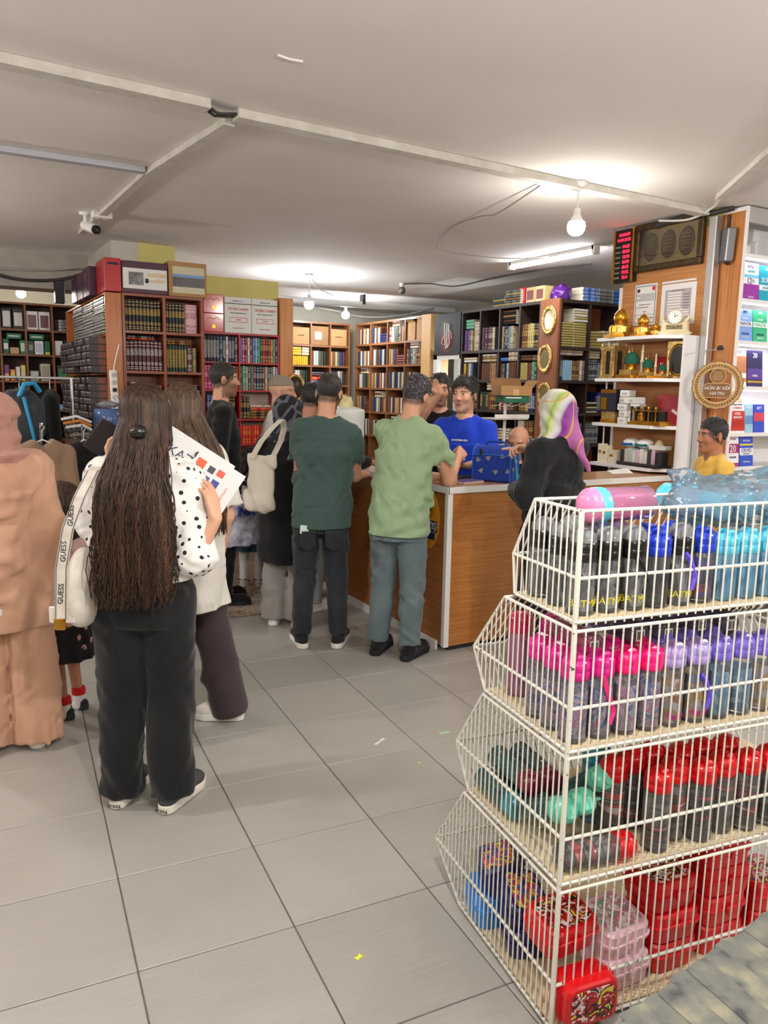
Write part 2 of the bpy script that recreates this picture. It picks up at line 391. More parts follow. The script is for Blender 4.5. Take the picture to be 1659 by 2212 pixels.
# ------------------------------------------------------------------ people
def A(*v): return np.array(v, float)
def unit(v): v = np.array(v, float); return v / (np.linalg.norm(v) + 1e-9)
class Sk:
    def __init__(s, loc, face, H, g=1.0, lean=0.0, side=0.0, head=(0, 0, 0), stance=0.0, world={}, local={}, hs=None, shw=1.0):
        """loc = ground point, face = direction faced in degrees from +X, lean = forward bend"""
        s.loc = A(loc[0], loc[1], loc[2] if len(loc) > 2 else 0.0); s.rz = math.radians(face - 90); s.H = H; k = s.k = H / 1.75; s.g = g
        s.hs = hs if hs else (0.55 + 0.45 * k)
        J = s.J = {n: A(*v) * k for n, v in dict(pel=(0, 0, .96), chest=(0, -.005, 1.29), neckb=(0, -.015, 1.475), head=(0, .015, 1.632)).items()}
        for sd, x in (('r', 1), ('l', -1)):
            for n, v in dict(sh=(.166 * shw, -.015, 1.400), el=(.215 * shw, -.05, 1.12), wr=(.235 * shw, .03, .885), hip=(.088, 0, .92), kn=(.095 + stance * .4, .015, .49), an=(.10 + stance, -.03, .085)).items():
                J[n + '_' + sd] = A(v[0] * x, v[1], v[2]) * k
        L = rotm(-math.radians(lean), math.radians(side), 0); up = ['chest', 'neckb', 'head', 'sh_r', 'sh_l', 'el_r', 'el_l', 'wr_r', 'wr_l']
        for n in up: J[n] = J['pel'] + L @ (J[n] - J['pel'])
        s.L = L
        for n, v in local.items(): J[n] = A(*v) * k
        for n, v in world.items(): J[n] = s.w2l(v)
        for sd, x in (('r', 1), ('l', -1)):
            w = ('wr_' + sd)
            if (w in world or w in local) and not ('el_' + sd in world or 'el_' + sd in local):
                J['el_' + sd] = s.ik(J['sh_' + sd], J[w], .29 * k, .26 * k, A(x * .6, -.35, -.8))
        s.Hm = L @ rotm(0, 0, math.radians(head[0])) @ rotm(-math.radians(head[1]), math.radians(head[2]), 0)
        s.hands = []
    def ik(s, a, b, l1, l2, pole):
        d = b - a; D = min(np.linalg.norm(d), (l1 + l2) * .999); u = unit(d); x = (l1 * l1 - l2 * l2 + D * D) / (2 * D); h = math.sqrt(max(l1 * l1 - x * x, 0))
        p = unit(pole - u * (pole @ u)); return a + u * x + p * h
    def w2l(s, p): d = A(*p) - s.loc; c, q = math.cos(-s.rz), math.sin(-s.rz); return A(c * d[0] - q * d[1], q * d[0] + c * d[1], d[2])
    def hp(s, *v): return s.J['head'] + s.Hm @ (A(*v) * s.hs)      # a point in head space
    def he(s, c, r, R=None, k=None):
        p = ('e', s.hp(*c), np.array(r) * s.hs, s.Hm if R is None else s.Hm @ R); return p + (dict(k=k),) if k else p
    def hc(s, a, b, ra, rb, k=None):
        p = ('c', s.hp(*a), s.hp(*b), ra * s.hs, rb * s.hs); return p + (dict(k=k),) if k else p
    def torso(s, inf=0.0):
        J, k, g = s.J, s.k, s.g; ch = J['pel'] + (J['neckb'] - J['pel']) * .66; be = J['pel'] + (J['neckb'] - J['pel']) * .30
        return [('e', ch, (A(.152, .108, .175) * k * A(g, g, 1)) + inf, s.L), ('e', be, A(.138, .104, .16) * k * A(g, g, 1) + inf, s.L), ('e', J['pel'] + A(0, -.005, -.02) * k, A(.158, .118, .12) * k * A(g, g, 1) + inf, None)]
    def shoulders(s, inf=0.0):
        J, k = s.J, s.k; nb = J['neckb'] + s.L @ A(0, 0, -.03) * k
        return [('c', nb + s.L @ A(x * .03, 0, 0) * k, J['sh_' + q] + s.L @ A(-x * .012, 0, 0) * k,   .052 * k + inf, .045 * k + inf) for q, x in (('r', 1), ('l', -1))]
    def arm(s, q, inf=0.0, to=2.0):
        J, k, g = s.J, s.k, s.g ** .6; sh, el, wr = J['sh_' + q], J['el_' + q], J['wr_' + q]
        P = [('c', sh, el, .050 * k * g + inf, .039 * k * g + inf)]
        if to > 1: P.append(('c', el, wr, .039 * k * g + inf, .026 * k + inf))
        return P
    def legs(s):
        J, k, g = s.J, s.k, s.g; P = []
        for q in 'rl': P += [('c', J['hip_' + q], J['kn_' + q], .083 * k * g, .055 * k * g), ('c', J['kn_' + q], J['an_' + q], .054 * k * g, .036 * k)]
        return P
    def hand(s, q, dirw, palmw, curl=(25, 30, 35, 40), thumb=35, pinch=False, sc=None):
        """adds a five-fingered hand at the wrist; directions in world axes"""
        c, sn = math.cos(-s.rz), math.sin(-s.rz); tl = lambda v: A(c * v[0] - sn * v[1], sn * v[0] + c * v[1], v[2])
        f = unit(tl(dirw)); n = tl(palmw); n = unit(n - f * (n @ f)); k = (sc or s.k) ; w = s.J['wr_' + q]
        sd = np.cross(f, n) * (1 if q == 'l' else -1)      # towards the thumb
        P = []; curl = curl if hasattr(curl, '__len__') else (curl,) * 4
        for i, (o, ln) in enumerate(((.031, .92), (.0105, 1.0), (-.0105, .94), (-.030, .76))):
            kn = w + (f * (.088 - .004 * abs(i - 1)) + sd * o) * k
            P.append(('c', w + (f * .012 + sd * o * .45) * k, kn, .0165 * k, .0118 * k, dict(k=.012)))
            a = math.radians(curl[i]); pt = kn; dr = f
            for j, sl in enumerate((.042, .027, .021)):
                aa = a * (0.8, 1.9, 2.6)[j]; dr = f * math.cos(aa) + n * math.sin(aa); nx = pt + dr * sl * ln * k
                P.append(('c', pt, nx, (.0098, .0088, .0078)[j] * k, (.0088, .0078, .0068)[j] * k, dict(k=.0025))); pt = nx
        b = w + (f * .022 + sd * .024 + n * .004) * k; th = math.radians(thumb)
        d1 = unit(f * math.cos(th) + sd * math.sin(th) + n * .35); m1 = b + d1 * .046 * k; d2 = unit(d1 + f * .3 + n * (.7 if pinch else .15) - sd * (.3 if pinch else 0)); m2 = m1 + d2 * .032 * k; m3 = m2 + unit(d2 + f * .1) * .022 * k
        P += [('c', b, m1, .0145 * k, .0105 * k, dict(k=.012)), ('c', m1, m2, .0105 * k, .0092 * k, dict(k=.003)), ('c', m2, m3, .0092 * k, .0075 * k, dict(k=.003))]
        lo = w + f * .1 * k - .13 * k; hi = w + f * .1 * k + .13 * k; s.hands.append((P, lo, hi))

def person_root(s, label, skin, face=True, lips=(168, 96, 88), brow=(38, 26, 20), beard=None, stub=0.5, iris=(52, 34, 22), feat=1.0, hf=0.0045, hair_dark=None, bare_legs=False):
    """one continuous body: head with a face, neck, arms, hands, torso and legs"""
    J, k = s.J, s.k; tr = s.torso(-.008) + s.shoulders(-.006)
    P = [p + (dict(k=.06),) for p in tr] + [p + (dict(k=.03),) for p in s.arm('r') + s.arm('l')] + [p + (dict(k=.03),) for p in s.legs()]
    for q in 'rl': P.append(('c', J['an_' + q], J['an_' + q] + A(0, .12, -.045) * k, .036 * k, .022 * k, dict(k=.02)))
    P.append(('c', J['neckb'] + s.L @ A(0, 0, -.03) * k, s.hp(0, -.022, -.055), .060 * k, .052 * s.hs, dict(k=.03)))
    hd = [s.he((0, -.012, .035), (.074, .094, .083)), s.he((0, .022, -.03), (.057, .066, .088)), s.he((0, .036, -.077), (.043, .048, .033)), s.he((0, .068, -.099), (.022, .019, .015)),
          s.he((-.036, .060, -.022), (.024, .022, .024)), s.he((.036, .060, -.022), (.024, .022, .024)), s.hc((-.034, .076, .030), (.034, .076, .030), .0095, .0095)]
    P += [p + (dict(k=.022),) for p in hd]
    fine = [(s.J['head'] - .135 * s.hs, s.J['head'] + .135 * s.hs, hf)] + [(a, b, .0042) for _, a, b in s.hands]
    lo = np.full(3, 9.0); hi = -lo; f0 = Field((0, 0, 0), (.1, .1, .1), .1)
    allp = P + [p for h in s.hands for p in h[0]]
    for p in allp: a, b = f0.bounds(p, .03); lo = np.minimum(lo, a); hi = np.maximum(hi, b)
    lo[2] = max(lo[2], .01); F = Field(lo, hi, .015, fine); F.add(P, .03)
    for x in (-1, 1): P2 = [s.he((x * .0775, -.010, -.004), (.0075, .019, .031), rotm(0, 0, x * -.35))]; F.add(P2, .007); F.sub([s.he((x * .087, -.006, .002), (.006, .009, .016))], .004)
    if face:
        F.sub([s.he((x * .031, .094, .009), (.016, .013, .0095)) for x in (-1, 1)], .012)
        F.add([s.hc((0, .082, .020), (0, .106, -.022), .0068, .0105)], .012); F.add([s.he((x * .012, .096, -.027), (.0085, .010, .007)) for x in (-1, 1)], .006)
        F.add([s.he((x * .031, .0735, .009), (.0125, .0125, .0115)) for x in (-1, 1)], .003)
        F.add([s.he((0, .088, -.0575), (.023, .0095, .0055)), s.he((0, .0865, -.068), (.019, .0095, .006))], .004)
    for hp_, _, _ in s.hands: F.add(hp_, .01)
    Pt, Q = F.mesh()
    q = ((Pt - J['head']) @ s.Hm) / s.hs; x, y, z = np.abs(q[:, 0]), q[:, 1], q[:, 2]
    col = np.tile(np.array(lin(skin)[:3]), (len(Pt), 1)); inh = np.linalg.norm(q, axis=1) < .15
    def paint(mask, c, a=1.0):
        a = (np.clip(mask, 0, 1) * a)[:, None]; col[:] = col * (1 - a) + np.array(lin(c)[:3]) * a
    if face:
        soft = lambda d, w=.003: np.clip(.5 - d / w, 0, 1)
        paint(soft(np.abs(z + .012) - .03, .03) * soft(np.abs(x - .036) - .012, .02) * (y > .03) * inh, (205, 120, 100), .25)
        if beard: 
            bd = soft(z + .035 - .25 * np.clip(x - .03, 0, .1) * 3, .025) * (y > -.02) * (z > -.125) * inh; paint(bd, beard, stub)
            paint(soft(np.hypot(x / 2.0, (z + .046)) - .009, .006) * (y > .07) * inh, beard, min(1, stub * 1.5))
        paint(soft(np.hypot(x, (z + .062) * 2.3) - .023, .004) * (y > .072) * inh, lips)
        paint(soft(np.abs(z + .063) - .0012, .002) * (x < .021) * (y > .07) * inh, (70, 30, 28), .8)
        ex, ez = x - .031, z - .009
        paint(soft(np.hypot(ex * .85, ez * 2.5) - .0122, .003) * (y > .06) * inh, (225, 218, 212))
        paint(soft(np.hypot(ex, ez) - .0056, .002) * (np.abs(ez) < .0052) * (y > .06) * inh, iris)
        paint(soft(np.abs(ez - .0050 + 12 * ex * ex) - .0016, .002) * (np.abs(ex) < .016) * (y > .05) * inh, (45, 30, 26), .85)
        paint(soft(np.abs(z - .030 + 9 * (x - .03) ** 2) - .0042, .004) * soft(np.abs(x - .033) - .020, .008) * (y > .04) * inh, brow, .9)
        paint(soft(np.hypot(x - .008, (z + .033) * 1.3) - .004, .002) * (y > .09) * inh, (95, 50, 42), .7)
    if hair_dark: paint(np.clip((z + .045 + .0 * y - .62 * y) / .02, 0, 1) * np.clip((z + .075) / .02, 0, 1) * (y < .06) * inh * (np.hypot((x - .078) / .014, (z + .004) / .036) > 1), hair_dark, .8)
    nk = (Pt[:, 2] < 0.03)
    o = link('person', np_mesh('person', Pt, Q, m_vcol('skin', .48, .08, .05, 90, 0, .06), col), None, tuple(s.loc), (0, 0, s.rz)); tag(o, label, 'person'); return o

def cloth(s, root, name, prims, m, h=.008, k=.03, subs=(), cuts=(), folds=None, flutes=None, label=None, colfn=None, sk=.008, fine=()):
    o = link(name, sdf_mesh(name, prims, m, h, k, fine, subs, cuts, folds, flutes, .03, sk, colfn), root)
    if label: o['label'] = label
    return o
def tee(s, root, m, hem=.86, sleeve=.6, loose=.02, h=.008, name='shirt', folds=dict(amp=.005, n=3, wl=.11, seed=1), sl_r=None, neck=.066, hemr=None, flare=1.0, to_wrist=False, cuts=(), colfn=None, label=None):
    J, k, g = s.J, s.k, s.g; pel = J['pel']; top = J['pel'] + (J['neckb'] - J['pel']) * .62; zh = hem * k
    hc = A(pel[0], pel[1], zh - .035); rx = (.162 * g * k + loose); ry = (.126 * g * k + loose); hc[1] -= .012
    P = [('ec', hc, top, (rx * flare, ry * flare), (.152 * g * k + loose, .110 * g * k + loose), 0.0, dict(k=.03))] + [p + (dict(k=.04),) for p in s.torso(loose * .6)[:1] + s.shoulders(.011)]
    sub = [('c', J['neckb'] + s.L @ A(0, .01, .005) * k, J['neckb'] + s.L @ A(0, .03, .16) * k, neck * k, neck * k * 1.25)]
    for q in 'rl':
        sh, el, wr = J['sh_' + q], J['el_' + q], J['wr_' + q]
        if to_wrist:
            P += [('c', sh, el, .056 * k + loose * .3, .048 * k + loose * .4, dict(k=.03)), ('cf', el, el + (wr - el) * .97, .048 * k + loose * .4, .036 * k + loose * .4, dict(k=.02))]
        else:
            en = sh + (el - sh) * sleeve; r0 = sl_r or (.057 * k * g ** .5 + loose * .25); P.append(('cf', sh, en, r0 * .95, r0 * 1.16, dict(k=.03)))
            d = unit(el - sh); sub.append(('cf', en - d * .012, en + d * .06, r0 * .98, r0 * 1.08))
    return cloth(s, root, name, P, m, h, .03, sub, list(cuts) + [lambda X, Y, Z: zh - Z + 0 * X], folds, None, label, colfn)
def trousers(s, root, m, r=(.094, .068, .058), hemz=.07, h=.008, name='trousers', waist=.86, folds=dict(amp=.005, n=3, wl=.12, seed=4), bottom=None, label=None, k_=.02):
    J, k, g = s.J, s.k, s.g; pel = J['pel']; P = [('ec', A(0, pel[1], min(.80, waist - .06) * k), A(0, pel[1], waist * k), (.160 * g * k + .01, .122 * g * k + .01), (.146 * g * k + .008, .112 * g * k + .006), 0.0, dict(k=.05))]
    P.append(('e', pel + A(0, -.022, -.08) * k, A(.148 * g, .112 * g, .10) * k, None, dict(k=.05)))
    for q in 'rl':
        an = J['an_' + q].copy(); kn = J['kn_' + q]; an = an + unit(an - kn) * max(0, (an[2] - hemz * k)) * 1.02; 
        P += [('c', J['hip_' + q], kn, r[0] * k * g, r[1] * k * g, dict(k=.010)), ('cf', kn, an, r[1] * k * g, r[2] * k * g, dict(k=.010))]
    return cloth(s, root, name, P, m, h, k_, (), [lambda X, Y, Z: Z - waist * k + 0 * X], folds, None, label)
def shoe(s, root, q, mu, ms, yaw=8, L=.275, w=.045, h=.0055, low=False, sole_h=.028, name='shoe', toe=1.0):
    """upper with a sole underneath, laid out from the ankle"""
    an = s.J['an_' + q]; k = s.k; x = 1 if q == 'r' else -1; a = math.radians(-yaw * x); d = A(math.sin(-a), math.cos(a), 0)
    if q == 'l': d = A(math.sin(-a), math.cos(a), 0)
    c = A(an[0], an[1], 0); heel = c - d * .042 * k; ball = c + d * (L - .13) * k; tip = c + d * (L - .095) * k * 1.0
    P = [('c', heel + A(0, 0, .052) * k, ball + A(0, 0, .043) * k, .036 * k, .038 * k * toe), ('c', ball + A(0, 0, .043) * k, tip + A(0, 0, .036) * k, .038 * k * toe, .030 * k * toe)]
    if not low: P += [('cf', c + A(0, 0, .05) * k, A(an[0], an[1], .105 * k), .042 * k, .040 * k)]
    o = cloth(s, root, name, P, mu, h, .02, (), [lambda X, Y, Z: .018 - Z + 0 * X])
    so = link('sole', sdf_mesh('sole', [('sl', heel, ball, .038 * k, .046 * k * toe, 0.002, sole_h), ('sl', ball, tip, .046 * k * toe, .034 * k * toe, 0.002, sole_h)], ms, h, .006), o)
    return o, heel, d
HAIRMAT = m_vcol('hair_short', .55, 0, .35, 220, .2, .25)
def short_hair(s, root, c=(30, 24, 20), top=.016, side=.006, front=.052, back=-.055, seed=0, grey=None, h=.005, quiff=0.0, name='hair', n=420, ln=.024, lift=.12):
    """a thin hair mass plus short combed locks that break up the hairline"""
    Hm, hd, hs = s.Hm, s.J['head'], s.hs; rg = np.random.RandomState(seed)
    def line(y, ax): t = np.clip((y + .07) / .15, 0, 1); return back + (front - back) * t - .030 * np.exp(-((y - .018) / .012) ** 2) * (ax > .05) + .03 * np.exp(-((y + .012) / .014) ** 2 - ((ax - .08) / .02) ** 2)
    P = [s.he((0, -.014, .038), (.0735 + side * .7, .0935 + side * .7, .083 + top * .7))]
    if quiff: P.append(s.hc((-.03, .050, .082), (.03, .054, .084), .026 + quiff, .024 + quiff, k=.02))
    def cut(X, Y, Z):
        dx, dy, dz = X - hd[0], Y - hd[1], Z - hd[2]
        hx = np.abs(dx * Hm[0, 0] + dy * Hm[1, 0] + dz * Hm[2, 0]) / hs; y = (dx * Hm[0, 1] + dy * Hm[1, 1] + dz * Hm[2, 1]) / hs; z = (dx * Hm[0, 2] + dy * Hm[1, 2] + dz * Hm[2, 2]) / hs
        return (line(y, hx) + .004 - z) * hs
    def tone(N, up):
        b = np.tile(np.array(lin(c)[:3]), (N, 1)) * rg.uniform(.7, 1.4, (N, 1))
        if grey is not None: w = (rg.rand(N) < grey[1] * np.clip(.55 - up * 5, .15, 1))[:, None]; b = np.where(w, np.array(lin(grey[0])[:3]), b)
        return b
    def colf(Pt): return tone(len(Pt), ((Pt - hd) @ Hm)[:, 2] / hs)
    o = cloth(s, root, name, P, HAIRMAT, h, .02, (), [cut], None, None, None, colf)
    L = MB(); cols = []
    while n > 0:
        v = rg.normal(size=3); v /= np.linalg.norm(v); q = A(0, -.014, .038) + v * A(.0735 + side * .7, .0935 + side * .7, .083 + top * .7) * .985
        if q[2] < line(q[1], abs(q[0])) - .002: continue
        n -= 1; crown = A(0, -.05, .12); f = q - crown; f = f - v * (f @ v); f = unit(f) if np.linalg.norm(f) > 1e-3 else A(0, 1, 0); f = unit(f + rg.normal(size=3) * .35)
        zt = np.clip((q[2] - .02) / .08, .15, 1); l = ln * rg.uniform(.6, 1.2) * (.45 + .75 * zt); up = unit(f + v * lift * (.4 + zt)); mid = q + up * l * .5; end = q + up * l * .7 + f * l * .35 - v * l * .12; r = rg.uniform(.0022, .0040)
        L.tube([s.hp(*q), s.hp(*mid), s.hp(*end)], [r * hs, r * .9 * hs, r * .25 * hs], 4, caps=False); cols += [tone(1, np.array([q[2]]))[0]] * 12
    me = L.mesh('hair_locks', HAIRMAT); ca = me.color_attributes.new('Col', 'FLOAT_COLOR', 'POINT'); c4 = np.ones((len(cols), 4), np.float32); c4[:, :3] = np.array(cols); ca.data.foreach_set('color', c4.ravel()); tag(link('hair_locks', me, o), kind='stuff')
    return o
# ------------------------------------------------------------------ the room
TA = math.radians(-4.5)                       # the floor tiles lie a little askew to the walls
def m_tile():
    t = NT('floor_tile'); mp = t.coords('Object', (1, 1, 1)); oi = t.n('ShaderNodeObjectInfo')
    add = t.n('ShaderNodeVectorMath', operation='ADD'); t.l(mp, 0, add, 0); sc = t.n('ShaderNodeVectorMath', operation='SCALE'); sc.inputs['Scale'].default_value = 1.0; t.l(oi, 'Location', sc, 0); t.l(sc, 0, add, 1)
    n1 = t.n('ShaderNodeTexNoise', i_Scale=2.2, i_Detail=5.0); t.l(add, 0, n1, 'Vector')
    m2 = t.n('ShaderNodeMapping'); m2.inputs['Scale'].default_value = (2, 60, 1); t.l(add, 0, m2, 0); n2 = t.n('ShaderNodeTexNoise', i_Scale=2.0, i_Detail=3.0); t.l(m2, 0, n2, 'Vector')
    rp = t.ramp([(0.3, (158, 155, 149)), (0.7, (172, 169, 162))]); t.l(n1, 0, rp, 0); r2 = t.ramp([(0.3, (160, 157, 150)), (0.75, (176, 173, 166))]); t.l(n2, 0, r2, 0)
    mx = t.mix(0.45, rp, r2); hs = t.n('ShaderNodeHueSaturation'); mr = t.n('ShaderNodeMapRange', i_3=0.94, i_4=1.05); t.l(oi, 'Random', mr, 0); t.l(mr, 0, hs, 'Value'); t.l(mx, 2, hs, 'Color'); t.l(hs, 0, t.b, 'Base Color')
    rr = t.n('ShaderNodeMapRange', i_3=0.30, i_4=0.48); t.l(n1, 0, rr, 0); t.l(rr, 0, t.b, 'Roughness'); t.bump(n2, 0.03, 0.002); return t.m
M_TILE = m_tile()
floor = struct(MB().bx(-5, 8.5, -5, 12.2, -.12, -.004).build('floor', mat('grout', (112, 104, 98), .9, c2=(96, 90, 86), ns=20)))
tile_me = MB().box((0, 0, -.004), (.4455, .4455, .008), 0, None, .002).mesh('tile', M_TILE)
O = A(.3899, 1.9775); e1 = A(math.cos(TA), math.sin(TA)); e2 = A(-math.sin(TA), math.cos(TA))
for i in range(-5, 11):
    for j in range(-6, 8):
        c = O + e1 * (i + .5) * .45 + e2 * (j + .5) * .45
        if -1.6 < c[0] < 5.2 and -.6 < c[1] < 5.2 and c[1] > c[0] * .15 - .9: link('tile', tile_me, floor, (c[0], c[1], 0), (0, 0, TA))
def m_terrazzo():
    t = NT('terrazzo'); mp = t.coords('Object'); v = t.n('ShaderNodeTexVoronoi', i_Scale=55.0); t.l(mp, 0, v, 'Vector')
    rp = t.ramp([(0.0, (92, 80, 66)), (0.25, (168, 150, 128)), (0.5, (188, 176, 158)), (0.75, (140, 120, 96)), (1.0, (205, 198, 185))], 'CONSTANT'); t.l(v, 'Color', rp, 0)
    n = t.n('ShaderNodeTexNoise', i_Scale=3.0); t.l(mp, 0, n, 'Vector'); mx = t.mix(n, rp, (150, 136, 116)); t.l(mx, 2, t.b, 'Base Color'); t.b.inputs['Roughness'].default_value = .45; return t.m
struct(MB().bx(-5, 8.5, 5.05, 12.2, -.003, .006).build('floor_terrazzo', m_terrazzo()))
M_CEIL = mat('ceiling_plaster', (232, 226, 222), .92, c2=(224, 217, 212), ns=.7, bump=.12, bd=.05, det=2)
struct(MB().bx(-5, 8.5, -5, 12.2, CEIL, CEIL + .12).build('ceiling', M_CEIL))
M_WALL = mat('wall_paint', (214, 208, 190), .9, c2=(200, 192, 172), ns=1.5)
for n_, a in dict(wall_back=(-5, 8.5, 11.75, 11.87), wall_front=(-5, 8.5, -4.12, -4.0), wall_left=(-4.12, -4.0, -4, 11.75), wall_right=(7.6, 7.72, -4, 11.75)).items():
    struct(MB().bx(*a, -.01, CEIL).build(n_, M_WALL))
M_YEL = mat('yellow_paint', (214, 205, 128), .85, c2=(202, 192, 120), ns=2)
M_OFF = mat('offwhite_paint', (206, 201, 192), .9, c2=(190, 184, 174), ns=3)
# plastered pillar above the corner bookcase, its front painted yellow
pl = struct(MB().bx(1.45, 2.0, 7.50, 8.3, 0, CEIL).build('wall_pillar', M_OFF))
struct(MB().bx(1.69, 2.02, 7.485, 7.5, 2.2, CEIL).build('trim_1', M_YEL))
# soffit beam on the left and beam behind the red shelves
struct(MB().bx(-4, 1.43, 8.55, 8.9, 2.50, CEIL).build('trim_2', mat('beam_paint', (168, 160, 150), .9, c2=(150, 142, 134), ns=3)))
struct(MB().bx(2.0, 3.05, 7.5, 7.7, 2.36, 2.62).build('trim_3', M_YEL))
struct(MB().bx(2.0, 3.05, 7.56, 7.8, 2.30, 2.52).build('trim_4', M_OFF))
# timber posts of the back room
M_POST = m_wood('post_wood', (196, 128, 66), (206, 138, 74), (190, 118, 58), 'Z', .45, .15)
M_BEI = m_wood('beech_post', (206, 162, 104), (214, 172, 116), (198, 152, 94), 'Z', .5, .1)
struct(MB().bx(2.90, 3.03, 7.08, 7.45, 0, 2.42).build('trim_5', M_POST))
struct(MB().bx(5.42, 5.70, 8.34, 8.55, 0, 2.52).build('trim_6', M_BEI))
# a doorway behind the dark shelves: white jamb, bright next room
struct(MB().bx(5.46, 5.52, 7.68, 7.76, 0, 2.03, 0).bx(5.46, 5.52, 8.24, 8.32, 0, 2.03, 0).bx(5.46, 5.52, 7.68, 8.32, 1.96, 2.03, 0).build('trim_7', mat('white_gloss', (226, 224, 218), .4)))
struct(MB().bx(5.9, 5.96, 7.5, 8.5, 0, 2.2).build('wall_side_room', mat('side_room_wall', (225, 236, 238), .9)))
# boarded partition on the right with a metal corner profile
M_PANEL = m_wood('panel_laminate', (164, 104, 54), (182, 122, 68), (194, 136, 82), 'Y', .45, .2, 1.6)
struct(MB().bx(4.71, 4.76, 3.76, 4.52, 0, 2.74).build('wall_panel', M_PANEL))
M_ALU = mat('aluminium', (196, 194, 194), .38, .75)
struct(MB().bx(4.695, 4.765, 3.70, 3.76, 0, 2.80, 0, .006).build('trim_8', M_ALU))
struct(MB().bx(4.70, 4.73, 4.52, 4.545, 0, 2.40).build('trim_9', mat('white_edge', (226, 224, 220), .5)))
struct(MB().bx(4.73, 4.9, 3.72, 4.50, 2.74, CEIL).build('trim_10', M_YEL))
struct(MB().bx(4.705, 4.735, 4.16, 4.46, 2.74, 2.82).build('trim_11', M_PANEL))

# ------------------------------------------------------------------ ceiling: conduits, cables, cameras, lamps
M_COND = mat('conduit_white', (214, 210, 204), .6, c2=(196, 190, 180), ns=9)
M_CABLE = mat('cable_dark', (52, 48, 46), .6); M_CABLE2 = mat('cable_grey', (150, 146, 140), .6); M_WHITE = mat('white_plastic', (228, 226, 222), .4)
def conduit(label, a, b, w=.075, h=.04, m=M_COND):
    a, b = A(*a), A(*b); d = b - a; L = np.linalg.norm(d[:2]); an = math.atan2(d[1], d[0]); c = (a + b) / 2
    t = thing('cable_conduit', label, 'conduit', (c[0], c[1], CEIL - h), an)
    MB().bx(-L / 2, L / 2, -w / 2, w / 2, 0, h, 0, .004).build('channel', m, t); MB().bx(-L / 2 + .002, L / 2 - .002, -w / 2 - .003, w / 2 + .003, -.004, .010).build('cover', m, t); return t
conduit('long white cable duct left of the open joint on the ceiling', (-2.5, 3.46, 0), (1.15, 3.65, 0))
conduit('long white cable duct from the open joint to the wood partition', (1.29, 3.69, 0), (4.68, 3.79, 0))
conduit('narrow white cable duct running back from the open joint to the camera', (1.30, 3.80, 0), (1.19, 4.95, 0), .05, .035)
conduit('narrow cable duct end piece beside the white bullet camera', (1.19, 4.95, 0), (1.16, 7.2, 0), .05, .03)
conduit('grey-blue ceiling strip at the left edge of the photo', (-2.2, 5.02, 0), (1.16, 4.92, 0), .055, .03, mat('strip_grey', (176, 176, 186), .6))
conduit('short white duct above the bright bookcase at right', (4.40, 3.45, 0), (3.3, 2.05, 0), .06, .035)
for i in range(5):
    p = [(1.13, 3.635 + .012 * i, 2.83), (1.19, 3.64 + .014 * i, 2.80 + .006 * (i % 3)), (1.25, 3.66 + .012 * i, 2.815), (1.31, 3.68 + .01 * i, 2.83)]
    tag(MB().tube(p, .006, 6).build('cable', M_CABLE), 'dark cable in the open duct joint, %s from the back' % nth(4 - i), 'cable', 'cables in the duct joint')
def cable(label, pts, r=.006, m=M_CABLE, sub=6):
    P = [A(*p) for p in pts]; out = []
    for i in range(len(P) - 1):
        p0, p1, p2, p3 = P[max(i - 1, 0)], P[i], P[i + 1], P[min(i + 2, len(P) - 1)]
        for j in range(sub):
            t = j / sub; out.append(.5 * ((2 * p1) + (-p0 + p2) * t + (2 * p0 - 5 * p1 + 4 * p2 - p3) * t * t + (-p0 + 3 * p1 - 3 * p2 + p3) * t ** 3))
    out.append(P[-1]); return tag(MB().tube(out, r, 6).build('cable', m), label, 'cable')
cable('thin grey cable looping from the near bulb to the strip light', [(3.3, 3.9, 2.835), (3.45, 4.5, 2.80), (3.5, 4.8, 2.83), (3.6, 5.3, 2.842), (3.9, 5.9, 2.80), (4.6, 5.9, 2.79), (5.05, 5.75, 2.83)], .005, M_CABLE2)
cable('dark cable sagging from the dome camera to the dark shelves', [(5.0, 8.3, 2.84), (5.1, 7.9, 2.81), (5.2, 7.5, 2.75), (5.35, 7.0, 2.80), (5.5, 6.4, 2.83), (5.7, 5.9, 2.84)], .008)
cable('black cable lying along the top of the far bookshelves', [(4.3, 10.3, 2.72), (5.0, 10.4, 2.70), (5.5, 10.3, 2.62), (5.7, 9.6, 2.60), (5.75, 8.8, 2.64)], .012)
cable('thin twisted wire between the two far bulbs', [(3.78, 8.35, 2.84), (4.1, 8.9, 2.80), (4.6, 9.5, 2.80), (5.10, 10.07, 2.84)], .005, M_CABLE2)
cable('dark cable bundle under the left soffit beam', [(-1.5, 8.5, 2.58), (.2, 8.48, 2.62), (.8, 8.5, 2.56), (1.2, 8.45, 2.60), (1.42, 7.9, 2.66)], .016)
cable('grey cable running beneath the left soffit beam edge', [(-1.5, 8.52, 2.66), (.3, 8.5, 2.64), (1.0, 8.5, 2.67), (1.3, 8.3, 2.7)], .012, M_CABLE2)
cable('black cable bundle along the top of the wood partition', [(4.66, 4.2, 2.80), (4.68, 3.95, 2.83), (4.70, 3.75, 2.82), (4.76, 3.62, 2.86 - .02)], .018)
cable('white cable draped over the wood partition top', [(4.64, 4.15, 2.83), (4.66, 3.9, 2.80), (4.60, 3.65, 2.835), (4.42, 3.48, 2.84)], .008, M_WHITE)
t = thing('ceiling_pipe', 'pale pipe running under the ceiling before the back room', 'pipe', (0, 0, 0)); MB().tube([(2.2, 9.95, 2.72), (6.6, 9.55, 2.72)], .045, 10).build('pipe', mat('pipe_grey', (196, 198, 196), .5), t); MB().bx(5.15, 5.19, 9.63, 9.73, 2.72, CEIL).build('bracket', M_CABLE, t)
